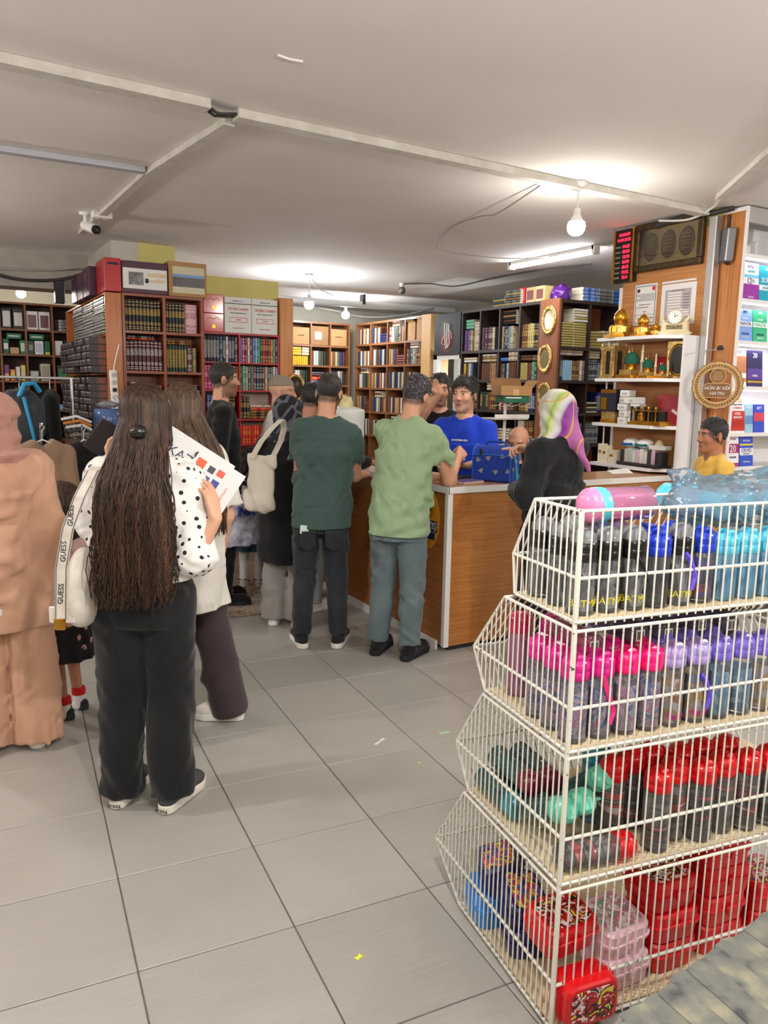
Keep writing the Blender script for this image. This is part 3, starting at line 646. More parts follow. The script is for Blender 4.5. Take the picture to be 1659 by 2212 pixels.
def cctv(label, loc, rz, m, dome=False):
    t = thing('security_camera', label, 'camera', loc, rz)
    if dome:
        MB().lathe([(.035, 0), (.035, -.02), (.02, -.03), (.02, -.05)], 14).build('mount', M_WHITE, t); MB().lathe([(0, -.13), (.025, -.125), (.042, -.10), (.045, -.07), (.035, -.045), (0, -.04)], 14).build('housing', mat('cam_grey', (120, 118, 116), .35, .4), t); MB().lathe([(0, -.015), (.02, -.01), (.02, 0)], 12, (0, -.03, -.10), 0, True, rotm(1.3)).build('lens', mat('lens_black', (14, 14, 16), .1), t); return t
    MB().lathe([(.045, 0), (.045, -.012), (.02, -.02)], 14).tube([(0, 0, -.01), (0, .0, -.06), (0.02, -.03, -.09)], .014, 8).build('mount', m, t)
    MB().tube([(0, .03, -.085), (.05, -.13, -.135)], .036, 14).build('housing', m, t); MB().tube([(.05, -.13, -.135), (.053, -.142, -.139)], .034, 14).tube([(.053, -.142, -.139), (.0545, -.147, -.1405)], .014, 10, 1).build('lens', [mat('lens_black', (14, 14, 16), .1), mat('lens_glass', (60, 62, 66), .05)], t)
    MB().bx(-.045, .052, -.07, .06, -.055, -.049).build('sunshade', m, t, (0.01, -.02, -.045), (-.3, .1, .3)) if False else None
    return t
cctv('white bullet security camera under the ceiling near corner bookcase', (1.07, 6.45, CEIL), .0, M_WHITE)
cctv('small grey dome camera under the ceiling by the back room', (4.99, 8.34, CEIL), 0, M_WHITE, True)
t = thing('junction_box', 'white square junction box beside the bullet camera', 'junction box', (1.17, 6.35, CEIL)); MB().bx(-.07, .07, -.05, .05, -.05, 0, 0, .006).build('case', M_WHITE, t); MB().lathe([(.016, -.053), (.016, -.05)], 12, (-.025, 0, 0)).lathe([(.016, -.053), (.016, -.05)], 12, (.025, 0, 0)).build('knockout', mat('offwhite2', (206, 202, 196), .5), t)
M_BULB = m_emit('bulb_light', (255, 250, 240), BULB_E); M_TUBE = m_emit('tube_light', (250, 250, 255), TUBE_E)
def bulb(label, x, y, drop=.26, r=.055, m=None):
    t = thing('pendant_bulb', label, 'lamp', (x, y, CEIL))
    MB().lathe([(.045, 0), (.05, -.012), (.03, -.03), (.008, -.05)], 16).build('ceiling_rose', M_WHITE, t)
    MB().tube([(0, 0, -.03), (0.004, 0, -.1), (0, 0, -drop + .09)], .005, 6).build('cord', M_WHITE, t)
    MB().lathe([(.018, -drop + .105), (.022, -drop + .09), (.022, -drop + .05), (.030, -drop + .045)], 14).build('socket', M_WHITE, t)
    MB().lathe([(.026, -drop + .062), (r * .62, -drop + .046), (r * .86, -drop + .026)], 16).build('bulb_base', mat('bulb_base_white', (235, 234, 230), .4), t)
    MB().lathe([(r * .86, -drop + .026), (r * .98, -drop + .008), (r, -drop - .006), (r * .95, -drop - .022), (r * .72, -drop - .043), (r * .35, -drop - .054), (0, -drop - .056)], 14).build('bulb_globe', m or M_BULB, t); return t
bulb('bright hanging bulb nearest the wood partition', 3.466, 3.739, .26)
bulb('bright hanging bulb on a long cord over the far end of the counter', 3.76, 8.327, .33, m=m_emit('bulb_light_far', (246, 250, 255), BULB_E * 2.6))
bulb('smaller hanging bulb in front of the back room shelves', 5.114, 10.079, .24, m=m_emit('bulb_light_far', (246, 250, 255), BULB_E * 2.6))
bulb('glowing bulb at the left edge of the photo under the soffit', .62, 10.3, .22, m=m_emit('bulb_light_left', (255, 248, 236), BULB_E * .6)); bulb('glowing bulb beside another in the far left corner', .98, 10.5, .22, m=m_emit('bulb_light_left', (255, 248, 236), BULB_E * .6))
for i, (x, y) in enumerate(((.55, .75), (-1.6, 3.4), (2.9, .3), (-.6, -1.2), (2.0, -2.2), (-1.0, 6.4), (5.8, 1.2))):  # unseen bulbs added behind and beside the camera as fill light
    bulb('added fill bulb out of view over the %s part of the shop' % ('nearest', 'left', 'right front', 'entrance', 'window side', 'far left', 'right side')[i], x, y, .50, m=m_emit('bulb_light_fill', (252, 248, 243), HIDDEN_E))
t = thing('wall_lamp', 'white wall lamp of the side room beyond the doorway', 'lamp', (5.895, 8.0, 1.80)); MB().bx(-.012, 0, -.20, .20, -.05, .05).build('base_plate', M_WHITE, t); MB().tube([(-.03, -.18, 0), (-.03, .18, 0)], .018, 10).build('tube', m_emit('side_lamp', (240, 250, 255), 55.0), t)
def strip(label, x, y0, y1, z=CEIL):
    t = thing('strip_light', label, 'lamp', (x, 0, z)); MB().bx(-.03, .03, y0, y1, -.03, 0).build('housing', M_WHITE, t)
    MB().tube([(0, y0 + .02, -.045), (0, y1 - .02, -.045)], .022, 10).build('tube', M_TUBE, t); MB().bx(-.03, .03, y0 - .02, y0 + .02, -.07, 0).build('end_cap', M_WHITE, t); MB().bx(-.03, .03, y1 - .02, y1 + .02, -.07, 0).build('end_cap', M_WHITE, t); return t
strip('white fluorescent strip light on the ceiling before the dark shelves', 5.06, 5.2, 6.35)
# ------------------------------------------------------------------ wire display stand with drinking bottles and lunch boxes
RK = (1.244, 1.271); RZ = math.radians(-8.5); RU = A(math.cos(RZ), math.sin(RZ)); RV = A(-math.sin(RZ), math.cos(RZ))
def rk(u, v, z): p = A(*RK) + RU * u + RV * v; return (p[0], p[1], z)
def m_chipped():
    t = NT('white_wire'); mp = t.coords('Object'); n = t.n('ShaderNodeTexNoise', i_Scale=38.0, i_Detail=4.0); t.l(mp, 0, n, 'Vector')
    rp = t.ramp([(0.67, (216, 213, 202)), (0.70, (96, 78, 62))]); t.l(n, 0, rp, 0); t.l(rp, 0, t.b, 'Base Color'); t.b.inputs['Roughness'].default_value = .42; return t.m
M_WIRE = m_chipped(); M_BOARD = mat('cream_board', (222, 204, 168), .7, c2=(206, 186, 148), ns=5)
rack = thing('wire_display_stand', 'white wire display stand of four stacked baskets full of bottles', 'display stand', (RK[0], RK[1], 0), RZ)
LX = 1.06
TIERS = [(1.326, 1.171, 1.068, .195, .285, .270), (1.046, .858, .752, .318, .480, .405), (.735, .528, .41, .415, .567, .480), (.388, .136, .014, .505, .690, .510)]
wire_me = MB().tube([(0, 0, 0), (0, 0, 1)], .0023, 6).mesh('wire', M_WIRE)
def seg(a, b): return np.linspace(0, 1, 2)
for ti, (zt, zm, zb, vt, vm, vb) in enumerate(TIERS):
    b = MB(); r = .0046
    for z, v in ((zt, vt), (zm, vm), (zb, vb)):
        b.tube([(0, 0, z), (LX, 0, z)], r).tube([(0, 0, z), (0, v, z)], r).tube([(LX, 0, z), (LX, v, z)], r).tube([(0, v, z), (LX, v, z)], r)
    for x in (0, LX): b.tube([(x, vt, zt), (x, vm, zm), (x, vb, zb)], r)
    b.tube([(0, 0, zb), (0, 0, zt)], .0052).tube([(LX, 0, zb), (LX, 0, zt)], .0052)
    bk = b.build('basket', M_WIRE, rack)
    n = int(LX / .0265)
    for i in range(1, n): link('wire', wire_me, bk, (i * LX / n, -.004, zb - .008), (0, 0, 0), (1, 1, zt - zb + .008))
    v = .023
    while v < vm - .008:
        top = zt if v < vt else zt + (zm - zt) * (v - vt) / (vm - vt); bot = zb if v < vb else zb + (zm - zb) * (v - vb) / max(vm - vb, .001)
        link('wire', wire_me, bk, (-.004, v, bot), (0, 0, 0), (1, 1, top - bot)); v += .0235
    f = MB()
    for i in range(1, n): f.tube([(i * LX / n, vt, zt), (i * LX / n, vm + .004, zm), (i * LX / n, vb, zb)], .0027, 5, caps=False)
    tag(f.build('front_wires', M_WIRE, rack), kind='stuff')
    MB().prism([(.006, .006), (LX - .006, .006), (LX - .006, vb - .006), (.006, vb - .006)], zb + .002, zb + .007).build('shelf_board', M_BOARD, rack)
for x in (0, LX): MB().tube([(x, .004, 0), (x, .004, 1.326)], .006).build('corner_post', M_WIRE, rack)

def bent_text(txt, size, m, r):
    me = text_mesh(txt, size, m, .0004); n = len(me.vertices); c = np.zeros(n * 3, np.float32); me.vertices.foreach_get('co', c); c = c.reshape(-1, 3)
    a = c[:, 0] / r; d = r + c[:, 2]; o = np.stack([d * np.sin(a), -d * np.cos(a), c[:, 1]], 1); me.vertices.foreach_set('co', o.astype(np.float32).ravel()); me.update(); return me
def m_print(name, cols, ns=14.0, vor=True, stretch=(1, 1, 1), rough=.4):
    t = NT(name); mp = t.coords('Object', stretch); oi = t.n('ShaderNodeObjectInfo'); ad = t.n('ShaderNodeVectorMath', operation='ADD'); t.l(mp, 0, ad, 0); t.l(oi, 'Location', ad, 1)
    n = t.n('ShaderNodeTexNoise', i_Scale=ns, i_Detail=3.0, i_Distortion=1.2); t.l(ad, 0, n, 'Vector'); k = len(cols)
    rp = t.ramp([(.3 + .4 * i / k, c) for i, c in enumerate(cols)], 'CONSTANT'); rp.color_ramp.elements[0].position = 0; t.l(n, 0, rp, 0); t.l(rp, 0, t.b, 'Base Color'); t.b.inputs['Roughness'].default_value = rough; MATS[name] = t.m; return t.m
PR = dict(black=m_print('print_dark', [(60, 60, 64), (150, 150, 154), (206, 206, 210), (110, 108, 114), (24, 24, 28)], 16, stretch=(1, 1, .35)), pink=m_print('print_pink', [(232, 214, 230), (222, 150, 196), (212, 206, 226), (110, 130, 206), (236, 190, 216)], 18),
          lilac=m_print('print_lilac', [(214, 206, 224), (226, 178, 74), (232, 226, 236), (196, 120, 60), (120, 170, 220)], 16), red=m_print('print_red_stripe', [(36, 34, 36), (120, 118, 118), (44, 40, 40), (206, 26, 34), (225, 220, 216)], 9, stretch=(.3, .3, 2.2)),
          teal=m_print('print_teal', [(40, 96, 110), (60, 160, 170), (90, 60, 130), (226, 196, 70), (30, 60, 90)], 22), blue=m_print('print_blue', [(30, 40, 120), (190, 30, 36), (40, 60, 190), (24, 24, 40)], 14), sky=m_print('print_sky', [(150, 200, 230), (110, 180, 226), (190, 224, 240), (90, 150, 210)], 9))
CLR = m_clear('clear_plastic', (240, 243, 246), .10, .06)
TINT = dict(pink=m_clear('pink_clear', (240, 170, 212), .3), sky=m_clear('blue_clear', (160, 214, 242), .35), teal=m_clear('teal_clear', (120, 176, 180), .22), grey=m_clear('grey_clear', (206, 208, 214), .12))
def plast(name, c): return mat('plastic_' + name, c, .30, coat=.2)
LID = dict(black=plast('black', (22, 22, 24)), blue=plast('blue', (28, 62, 200)), sky=plast('sky', (86, 196, 226)), magenta=plast('magenta', (214, 24, 140)), hot=plast('hot_pink', (255, 20, 128)), rose=plast('rose', (206, 30, 90)), lilac=plast('lilac', (178, 160, 226)), violet=plast('violet', (128, 112, 214)), red=plast('red', (214, 16, 24)), mint=plast('mint', (110, 214, 186)), teal=plast('teal', (40, 140, 160)), wine=plast('wine', (120, 24, 50)), palepink=plast('pale_pink', (226, 130, 176)))
_bm = {}
def bmesh_part(key, fn):
    if key not in _bm: _bm[key] = fn()
    return _bm[key]
def bottle(label, u, v, z, lid, pr, body=CLR, h=.225, r=.0335, rot=None, txt=None, tcol=None, cap='flip', strap=None, rz=0.0, group='bottles on the wire stand'):
    sc = h / .225
    t = thing('water_bottle', label, 'bottle', rk(u, v, z), RZ + rz, group)
    if rot: t.rotation_euler = rot
    link('bottle_body', bmesh_part(('body', body.name, r, h), lambda: MB().lathe([(0, .001), (r * .85, 0), (r, .006), (r, .150 * sc), (r * .93, .160 * sc)], 20).mesh('bottle_body', body)), t)
    if pr: link('printed_sleeve', bmesh_part(('pr', pr, r, h), lambda: MB().lathe([(r * .955, .012), (r * .955, .128 * sc)], 20, caps=False).mesh('printed_sleeve', PR[pr])), t)
    def mklid():
        m = MB(); z0 = .155 * sc; m.lathe([(r * .9, z0), (r * 1.03, z0 + .003), (r * 1.03, z0 + .022), (r * .99, z0 + .024), (r * 1.03, z0 + .026), (r * 1.03, z0 + .040), (r * .86, z0 + .050), (r * .4, z0 + .055), (0, z0 + .056)], 20)
        return m.mesh('lid', LID[lid])
    ld = link('lid', bmesh_part(('lid', lid, r, h), mklid), t)
    z1 = .155 * sc + .05
    if cap == 'flip':
        link('flip_cap', bmesh_part(('flip', lid, h), lambda: MB().box((0, -.006, z1 + .006), (.026, .040, .016), 0, None, .005).mesh('flip_cap', LID[lid])), ld)
        link('carry_loop', bmesh_part(('loop', lid, h, r), lambda: MB().tube([(r * .98 + .014 * math.sin(a), 0, z1 - .022 + .018 * math.cos(a)) for a in np.linspace(0, 2 * math.pi, 14)[:-1]], .0045, 6, closed=True).mesh('carry_loop', LID[lid])), ld)
    elif cap == 'dome':
        link('clear_dome', bmesh_part(('dome', h, r), lambda: MB().lathe([(r * .95, z1 - .012), (r * .9, z1 + .010), (r * .6, z1 + .024), (0, z1 + .028)], 18).mesh('clear_dome', m_clear('dome_clear', (214, 218, 224), .30, .05))), ld)
    if txt: link('lettering', bmesh_part(('t', txt, r), lambda: bent_text(txt, .024, tcol, r + .0006)), t, (0, 0, .030))
    if strap:
        link('ribbon_strap', bmesh_part(('st', strap.name), lambda: MB().tube([(-.02, -r - .006, .165 * sc), (-.005, -r - .010, .12), (.012, -r - .012, .075), (.004, -r - .010, .045)], .007, 4, smooth=False).mesh('ribbon_strap', strap)), t)
    return t
YEL = mat('ink_yellow', (232, 214, 40), .5); PNK = mat('ink_pink', (206, 40, 130), .5); INKW = mat('ink_white', (238, 236, 232), .5); INKK = mat('ink_black', (24, 22, 24), .6); INKR = mat('ink_red', (206, 30, 34), .5)
z1 = 1.0755; SB = mat('strap_black', (18, 18, 20), .7); SV = mat('strap_violet', (100, 74, 206), .6); SP = mat('strap_pink', (228, 40, 120), .6); SR = mat('strap_red', (206, 20, 26), .6)
for i, (u, v, ld, pr, bd, tx, st) in enumerate([(.040, .045, 'black', 'black', CLR, 'BATMAN', None), (.112, .047, 'black', 'black', CLR, 'BATMAN', None), (.184, .045, 'black', 'black', CLR, 'BATMAN', SB), (.256, .046, 'blue', None, TINT['grey'], None, None), (.326, .045, 'black', 'black', CLR, 'BATMAN', SV), (.398, .050, 'blue', 'blue', CLR, None, None), (.470, .046, 'sky', 'sky', TINT['sky'], None, None), (.542, .048, 'sky', 'sky', TINT['sky'], None, None), (.614, .046, 'sky', 'sky', TINT['sky'], None, None), (.69, .046, 'sky', None, TINT['sky'], None, None)]):
    bottle('%s-lidded clear bottle, %s from the near corner in the top basket back row' % ({'sky': 'light blue', 'black': 'black', 'blue': 'deep blue'}[ld], nth(i)), u, v, z1, ld, pr, bd, txt=tx, tcol=YEL, cap='dome' if ld == 'black' else 'flip', strap=st, h=.17 if ld == 'sky' else .184)
for i, (u, v, ld, pr, bd) in enumerate([(.040, .128, 'black', 'black', CLR), (.040, .212, 'black', 'black', CLR), (.118, .130, 'black', 'black', CLR), (.20, .130, 'black', 'black', CLR), (.29, .13, 'blue', 'blue', CLR), (.37, .132, 'blue', 'blue', CLR), (.13, .215, 'black', 'black', CLR), (.23, .215, 'blue', 'blue', CLR)]):
    bottle('%s-lidded bottle, number %s of those standing behind in the top basket' % ({'sky': 'light blue', 'black': 'black', 'blue': 'deep blue'}[ld], nth(i)), u, v, z1, ld, pr, bd, cap='dome' if ld == 'black' else 'flip', h=.184)
z2 = .7595
for i, (u, v, ld, pr, tx, st) in enumerate([(.040, .045, 'magenta', 'pink', None, None), (.114, .048, 'magenta', 'pink', None, SP), (.188, .047, 'hot', 'pink', None, None), (.258, .046, 'hot', 'pink', None, None), (.330, .046, 'lilac', 'lilac', 'Barbie', None), (.408, .046, 'lilac', 'lilac', 'Barbie', SV), (.482, .046, 'violet', 'sky', None, None), (.556, .046, 'violet', 'sky', None, None), (.63, .046, 'violet', 'lilac', None, None), (.70, .046, 'sky', 'sky', None, None)]):
    bottle('%s-lidded printed bottle, %s from the near corner in the second basket' % ({'magenta': 'magenta', 'hot': 'neon pink', 'lilac': 'pale lilac', 'violet': 'violet', 'sky': 'light blue'}[ld], nth(i)), u, v, z2, ld, pr, CLR, txt=tx, tcol=PNK, strap=st)
for i, (u, v, ld, pr) in enumerate([(.040, .122, 'magenta', 'pink'), (.040, .198, 'magenta', 'pink'), (.12, .125, 'magenta', 'pink'), (.20, .125, 'magenta', 'pink'), (.12, .20, 'magenta', 'pink'), (.28, .12, 'rose', 'pink'), (.36, .12, 'violet', 'lilac'), (.44, .12, 'violet', 'lilac'), (.52, .12, 'violet', 'sky')]):
    bottle('%s-lidded printed bottle, number %s of those behind in the second basket' % ({'magenta': 'magenta', 'rose': 'rose red', 'violet': 'violet'}[ld], nth(i)), u, v, z2, ld, pr, CLR)
bottle('tall pink bottle with a crimson cap at the far end of the second basket', .065, .34, z2, 'rose', 'pink', TINT['pink'], h=.26, cap='none')
# bottles lying butt-first on the row behind, their round bases towards the camera
for i, (u, z, m) in enumerate([(.13, .985, 'pink'), (.27, 1.00, 'grey'), (.36, .995, 'grey'), (.47, 1.01, 'grey'), (.57, 1.0, 'grey')]):
    t = bottle('clear bottle lying with its round base to camera, %s from near corner' % nth(i), u, .10, z - .02, 'magenta' if i == 0 else 'violet', None, TINT[m], rot=(math.radians(-90), 0, RZ), cap='none')
    MB().box((0, .0, -.0015), (.026, .030, .001), 0).build('barcode_label', mat('label_white', (236, 234, 230), .6), t); MB().bx(-.009, -.006, -.011, .011, -.0026, -.002).bx(-.004, -.001, -.011, .011, -.0026, -.002).bx(.002, .003, -.011, .011, -.0026, -.002).bx(.006, .009, -.011, .011, -.0026, -.002).build('barcode_bars', INKK, t)
# top of the stand
t = bottle('pink bottle with a turquoise collar lying on top of the stand', .0, .0, 0, 'palepink', None, TINT['pink'], h=.205, r=.042, rot=(0, math.radians(-91), RZ + math.radians(3)), cap='none')
t.location = rk(.262, .10, 1.325)
MB().lathe([(.0435, .142), (.0445, .146), (.0445, .165), (.0435, .168)], 20).build('collar', LID['sky'], t)
# third basket: red lids standing, mint lids piled at the end
z3 = .4175
for i, (u, v, tx) in enumerate([(.318, .046, None), (.395, .075, None), (.462, .046, None), (.545, .060, None), (.622, .047, None), (.70, .047, None)]):
    bottle('red-lidded bottle with dark striped print, %s of the standing row in the third basket' % nth(i), u, v, z3, 'red', 'red', CLR, h=.235, r=.036)
for i, (u, v) in enumerate([(.245, .135), (.322, .160), (.39, .165), (.47, .135), (.55, .145), (.63, .135)]):
    bottle('red-lidded striped bottle, number %s of those standing behind in the third basket' % nth(i), u, v, z3, 'red', 'red', CLR, h=.235, r=.036)
for i, (u, v, z, ry, rz_, ld, pr) in enumerate([(.052, .250, .462, 62, 3, 'mint', 'teal'), (.128, .245, .462, 58, -4, 'mint', 'teal'), (.205, .285, .462, 50, 4, 'mint', 'teal'), (.042, .468, .4545, 90, 0, 'teal', 'teal'), (.116, .468, .4545, 90, 0, 'mint', 'teal'), (.190, .468, .4545, 90, 0, 'mint', 'teal'), (.079, .462, .517, 90, 2, 'wine', 'teal'), (.154, .462, .517, 90, -2, 'wine', 'pink')]):
    t = bottle('%s-lidded bottle, number %s in the jumble at the end of the third basket' % (ld if ld != 'wine' else 'dark red', nth(i)), u, v, z, ld, pr, TINT['teal'], rot=(math.radians(ry), 0, RZ + math.radians(rz_)), cap='flip' if ry < 80 else 'none')
t = bottle('bottle with a red strap and lid lying flat in the third basket', .020, .042, z3 + .0345, 'red', 'red', CLR, h=.235, r=.034, rot=(math.radians(90), 0, RZ + math.radians(88)), strap=SR)
t = bottle('clear blue bottle wedged among the red lids of the third basket', .245, .215, z3, 'teal', None, TINT['sky'], h=.24)
# bottom basket: lunch boxes
def rbox(w, d, h, z0, taper=.93, n=5, r=.03):
    out = []
    for sx, sy, a0 in ((1, 1, 0), (-1, 1, 90), (-1, -1, 180), (1, -1, 270)):
        for i in range(n): a = math.radians(a0 + 90 * i / (n - 1)); out.append((sx * (w / 2 - r) + r * math.cos(a), sy * (d / 2 - r) + r * math.sin(a)))
    return out
def lunch_box(label, u, v, z, c, w=.17, d=.125, h=.075, rz=0.0, art=None, tilt=(0, 0)):
    t = thing('lunch_box', label, 'lunch box', rk(u, v, z), 0, 'lunch boxes in the bottom basket'); t.rotation_euler = (tilt[0], tilt[1], RZ + rz)
    m = plast('box_%d_%d_%d' % c, c); k = len(rbox(w, d, h, 0))
    def shell(rings, close):
        mb = MB(); V = []; Fc = []
        for s_, zz in rings: V += [(x * s_, y * s_, zz) for x, y in rbox(w, d, h, 0)]
        for i in range(len(rings) - 1): Fc += [(i * k + j, i * k + (j + 1) % k, (i + 1) * k + (j + 1) % k, (i + 1) * k + j) for j in range(k)]
        Fc.append(tuple(range(k))[::-1]); Fc.append(tuple(range((len(rings) - 1) * k, len(rings) * k))); return mb.add(V, Fc, 0, False)
    shell([(.86, 0), (.90, .004), (.95, h * .5), (1.0, h * .5), (1.0, h * .56)], 1).build('base', m, t)
    lid = shell([(1.02, h * .57), (1.02, h * .63), (.96, h * .64), (.94, h * .93), (.86, h)], 1).build('lid', m, t)
    MB().box((0, -d / 2 - .004, h * .58), (.032, .010, .026), 0, None, .004).build('clasp', m, t)
    if art: MB().prism([(x * .78, y * .72) for x, y in rbox(w, d, h, 0)], h, h + .0012).build('printed_panel', art, lid)
    return t
ART_R = m_print('lunch_art_dark', [(24, 22, 24), (232, 228, 222), (190, 22, 30), (30, 28, 30), (236, 206, 70)], 30); ART_P = m_print('lunch_art_pale', [(214, 196, 200), (236, 230, 230), (206, 130, 160), (120, 170, 150), (224, 206, 210)], 26); ART_B = m_print('lunch_art_blue', [(16, 24, 70), (60, 90, 190), (200, 40, 40), (220, 200, 70), (14, 18, 60)], 26)
RED, PKB, NVY, SKY = (206, 12, 22), (226, 186, 198), (18, 26, 96), (44, 132, 220)
lb = .022
lunch_box('red lunch box standing on edge with a printed lid to the camera', .095, .05, lb + .063, RED, .165, .122, .085, 0, ART_R, (math.radians(90), 0))
lunch_box('red lunch box with black printed lid, on top near the corner', .085, .115, lb + .145, RED, .17, .135, .085, .12, ART_R, (.16, 0))
lunch_box('navy lunch box lying open-side up behind the near red one', .09, .29, lb, NVY, .16, .12, .08, 1.3, ART_B)
lunch_box('navy lunch box leaning on the other navy one', .085, .31, lb + .085, NVY, .16, .125, .085, 1.4, ART_B, (.1, -.25))
lunch_box('tall navy lunch box at the far end of the bottom basket', .105, .42, lb + .10, NVY, .18, .13, .09, 1.2, ART_B, (-.3, .1))
lunch_box('light blue lunch box alone at the far corner of the bottom basket', .055, .43, lb, SKY, .15, .115, .10, 1.45)
lunch_box('pale pink lunch box at the bottom of its pair', .265, .10, lb, PKB, .16, .13, .085, .1)
lunch_box('pale pink lunch box with printed lid resting on the other pink one', .26, .125, lb + .088, PKB, .165, .15, .085, .15, ART_P, (.12, 0))
for i, (u, v, zz, ar, rz_) in enumerate([(.43, .12, 0, None, .06), (.43, .12, .087, None, .02), (.425, .13, .174, ART_R, .08), (.61, .13, 0, None, 0), (.61, .13, .087, None, .05), (.62, .13, .174, None, -.05), (.61, .13, .261, ART_R, 0), (.80, .13, 0, None, .03), (.80, .13, .087, ART_R, .03)]):
    lunch_box('red lunch box, %s from bottom in the %s red stack' % (nth(i if i < 3 else i - 3 if i < 7 else i - 7), 'first' if i < 3 else 'second' if i < 7 else 'third'), u, v, lb + zz, RED, .165, .15, .085, rz_, ar)
# clear bag of light blue bottles on the top basket
bag_c = rk(.60, .165, 1.38)
for i, (u, v, z, an) in enumerate([(.47, .055, 1.307, 6), (.549, .05, 1.311, 3), (.628, .05, 1.311, -3), (.707, .05, 1.311, 3), (.786, .05, 1.311, -2), (.865, .05, 1.311, -4)]):
    bottle('light blue bottle inside the clear plastic bag, %s from its tied end' % nth(i), u, v, z, 'sky', None, TINT['sky'], r=.036, rot=(math.radians(-88), 0, RZ + math.radians(an)), cap='none')
t = thing('plastic_bag', 'crinkled clear plastic bag over light blue bottles on the stand', 'plastic bag', (bag_c[0], bag_c[1], 1.246), RZ)
bp = [('e', A(0, 0, .06), A(.21, .11, .066), None), ('e', A(.14, .0, .068), A(.20, .11, .072), None), ('c', A(-.15, 0, .05), A(-.235, -.02, .06), .05, .012), ('c', A(-.12, .02, .11), A(-.20, .03, .145), .035, .006)]
link('film', sdf_mesh('film', bp, m_clear('crinkled_film', (244, 248, 252), .10, .10), .009, .03, folds=[dict(amp=.013, n=5, wl=.06, seed=3), dict(amp=.006, n=4, wl=.025, seed=5)]), t)
# wrapped carton in the lower right corner, its top covered with strips of patterned tape
def m_tape():
    t = NT('marbled_tape'); mp = t.coords('Object', (1, 1, 1)); oi = t.n('ShaderNodeObjectInfo'); ad = t.n('ShaderNodeVectorMath', operation='ADD'); sc = t.n('ShaderNodeVectorMath', operation='SCALE'); sc.inputs['Scale'].default_value = 9.0
    cx = t.n('ShaderNodeCombineXYZ'); t.l(oi, 'Random', cx, 0); t.l(oi, 'Random', cx, 1); t.l(cx, 0, sc, 0); t.l(mp, 0, ad, 0); t.l(sc, 0, ad, 1)
    n = t.n('ShaderNodeTexNoise', i_Scale=13.0, i_Detail=3.0); t.l(ad, 0, n, 'Vector'); rp = t.ramp([(.36, (70, 74, 76)), (.46, (104, 106, 102)), (.58, (120, 120, 110)), (.70, (146, 142, 120))]); t.l(n, 0, rp, 0); t.l(rp, 0, t.b, 'Base Color'); t.b.inputs['Roughness'].default_value = .28; return t.m
M_TAPE = m_tape()
ct = thing('wrapped_carton', 'grey tape-covered carton in the lower right corner', 'carton', (0, 0, 0))
edge = [(.99, .868), (1.06, .888), (1.12, .893), (1.19, .900), (1.25, .912), (1.31, .917), (1.38, .926), (1.47, .930), (1.57, .945), (1.70, .95)]
MB().prism([(.90, .25), (1.8, .25)] + [(x, y) for x, y in edge[::-1]] + [(.90, .85)], 0, .440).build('carton_body', mat('carton_grey', (120, 120, 112), .5, c2=(96, 98, 98), ns=8), ct)
for i in range(17):
    x = .915 + .052 * i; yt = np.interp(x, [e[0] for e in edge], [e[1] for e in edge]) + .004 * math.sin(i * 2.3)
    MB().prism([(-.031, -.52), (.031, -.52), (.031, 0.002), (.01, .006), (-.031, -.004)], 0, .0012 + .0008 * (i % 3)).build('tape_strip', M_TAPE, ct, (x, yt - .002, .4402 + .0009 * (i % 2)), (0, 0, math.radians(-3.5 + 2.0 * math.sin(i * 1.7))))
# ------------------------------------------------------------------ bookcases
M_RB = m_wood('redbrown_wood', (128, 62, 30), (146, 74, 38), (112, 52, 26), 'Z', .45, .2); M_DK = mat('black_brown_wood', (40, 28, 26), .5, c2=(54, 36, 32), ns=6, stretch=(1, 1, 8)); M_REDS = mat('red_lacquer', (176, 20, 30), .35, coat=.3)
M_OAK = m_wood('oak_shelf', (120, 76, 42), (136, 88, 50), (106, 64, 34), 'Z', .5, .1); M_CWHITE = mat('case_white', (232, 230, 232), .4); M_BROWNB = m_wood('brown_back', (128, 72, 40), (142, 82, 46), (118, 64, 34), 'Z', .6, .05)
class Case:
    def __init__(s, name, label, org, ang, Wd, D, zs, bays, m, back=None, sh_t=.022, side_t=.022, cat='bookcase', base=True, mside=None, back_m=None):
        s.org, s.ang, s.W, s.D = org, ang, Wd, D; s.t = thing(name, label, cat, (org[0], org[1], 0), ang); s.label = label
        ztop = zs[0]
        for u in bays: MB().bx(u - side_t / 2, u + side_t / 2, 0, D, 0, ztop).build('upright', mside or m, s.t)
        for z in zs: MB().bx(bays[0] - side_t / 2 - .001, bays[-1] + side_t / 2 + .001, -.002, D - .012, z - sh_t, z).build('shelf', m, s.t)
        MB().bx(bays[0] - side_t / 2 + .002, bays[-1] + side_t / 2 - .002, D - .012, D, 0.02, ztop - .002).build('back_panel', back_m or m, s.t)
    def w(s, u, y, z): c, q = math.cos(s.ang), math.sin(s.ang); return (s.org[0] + c * u - q * y, s.org[1] + q * u + c * y, z)
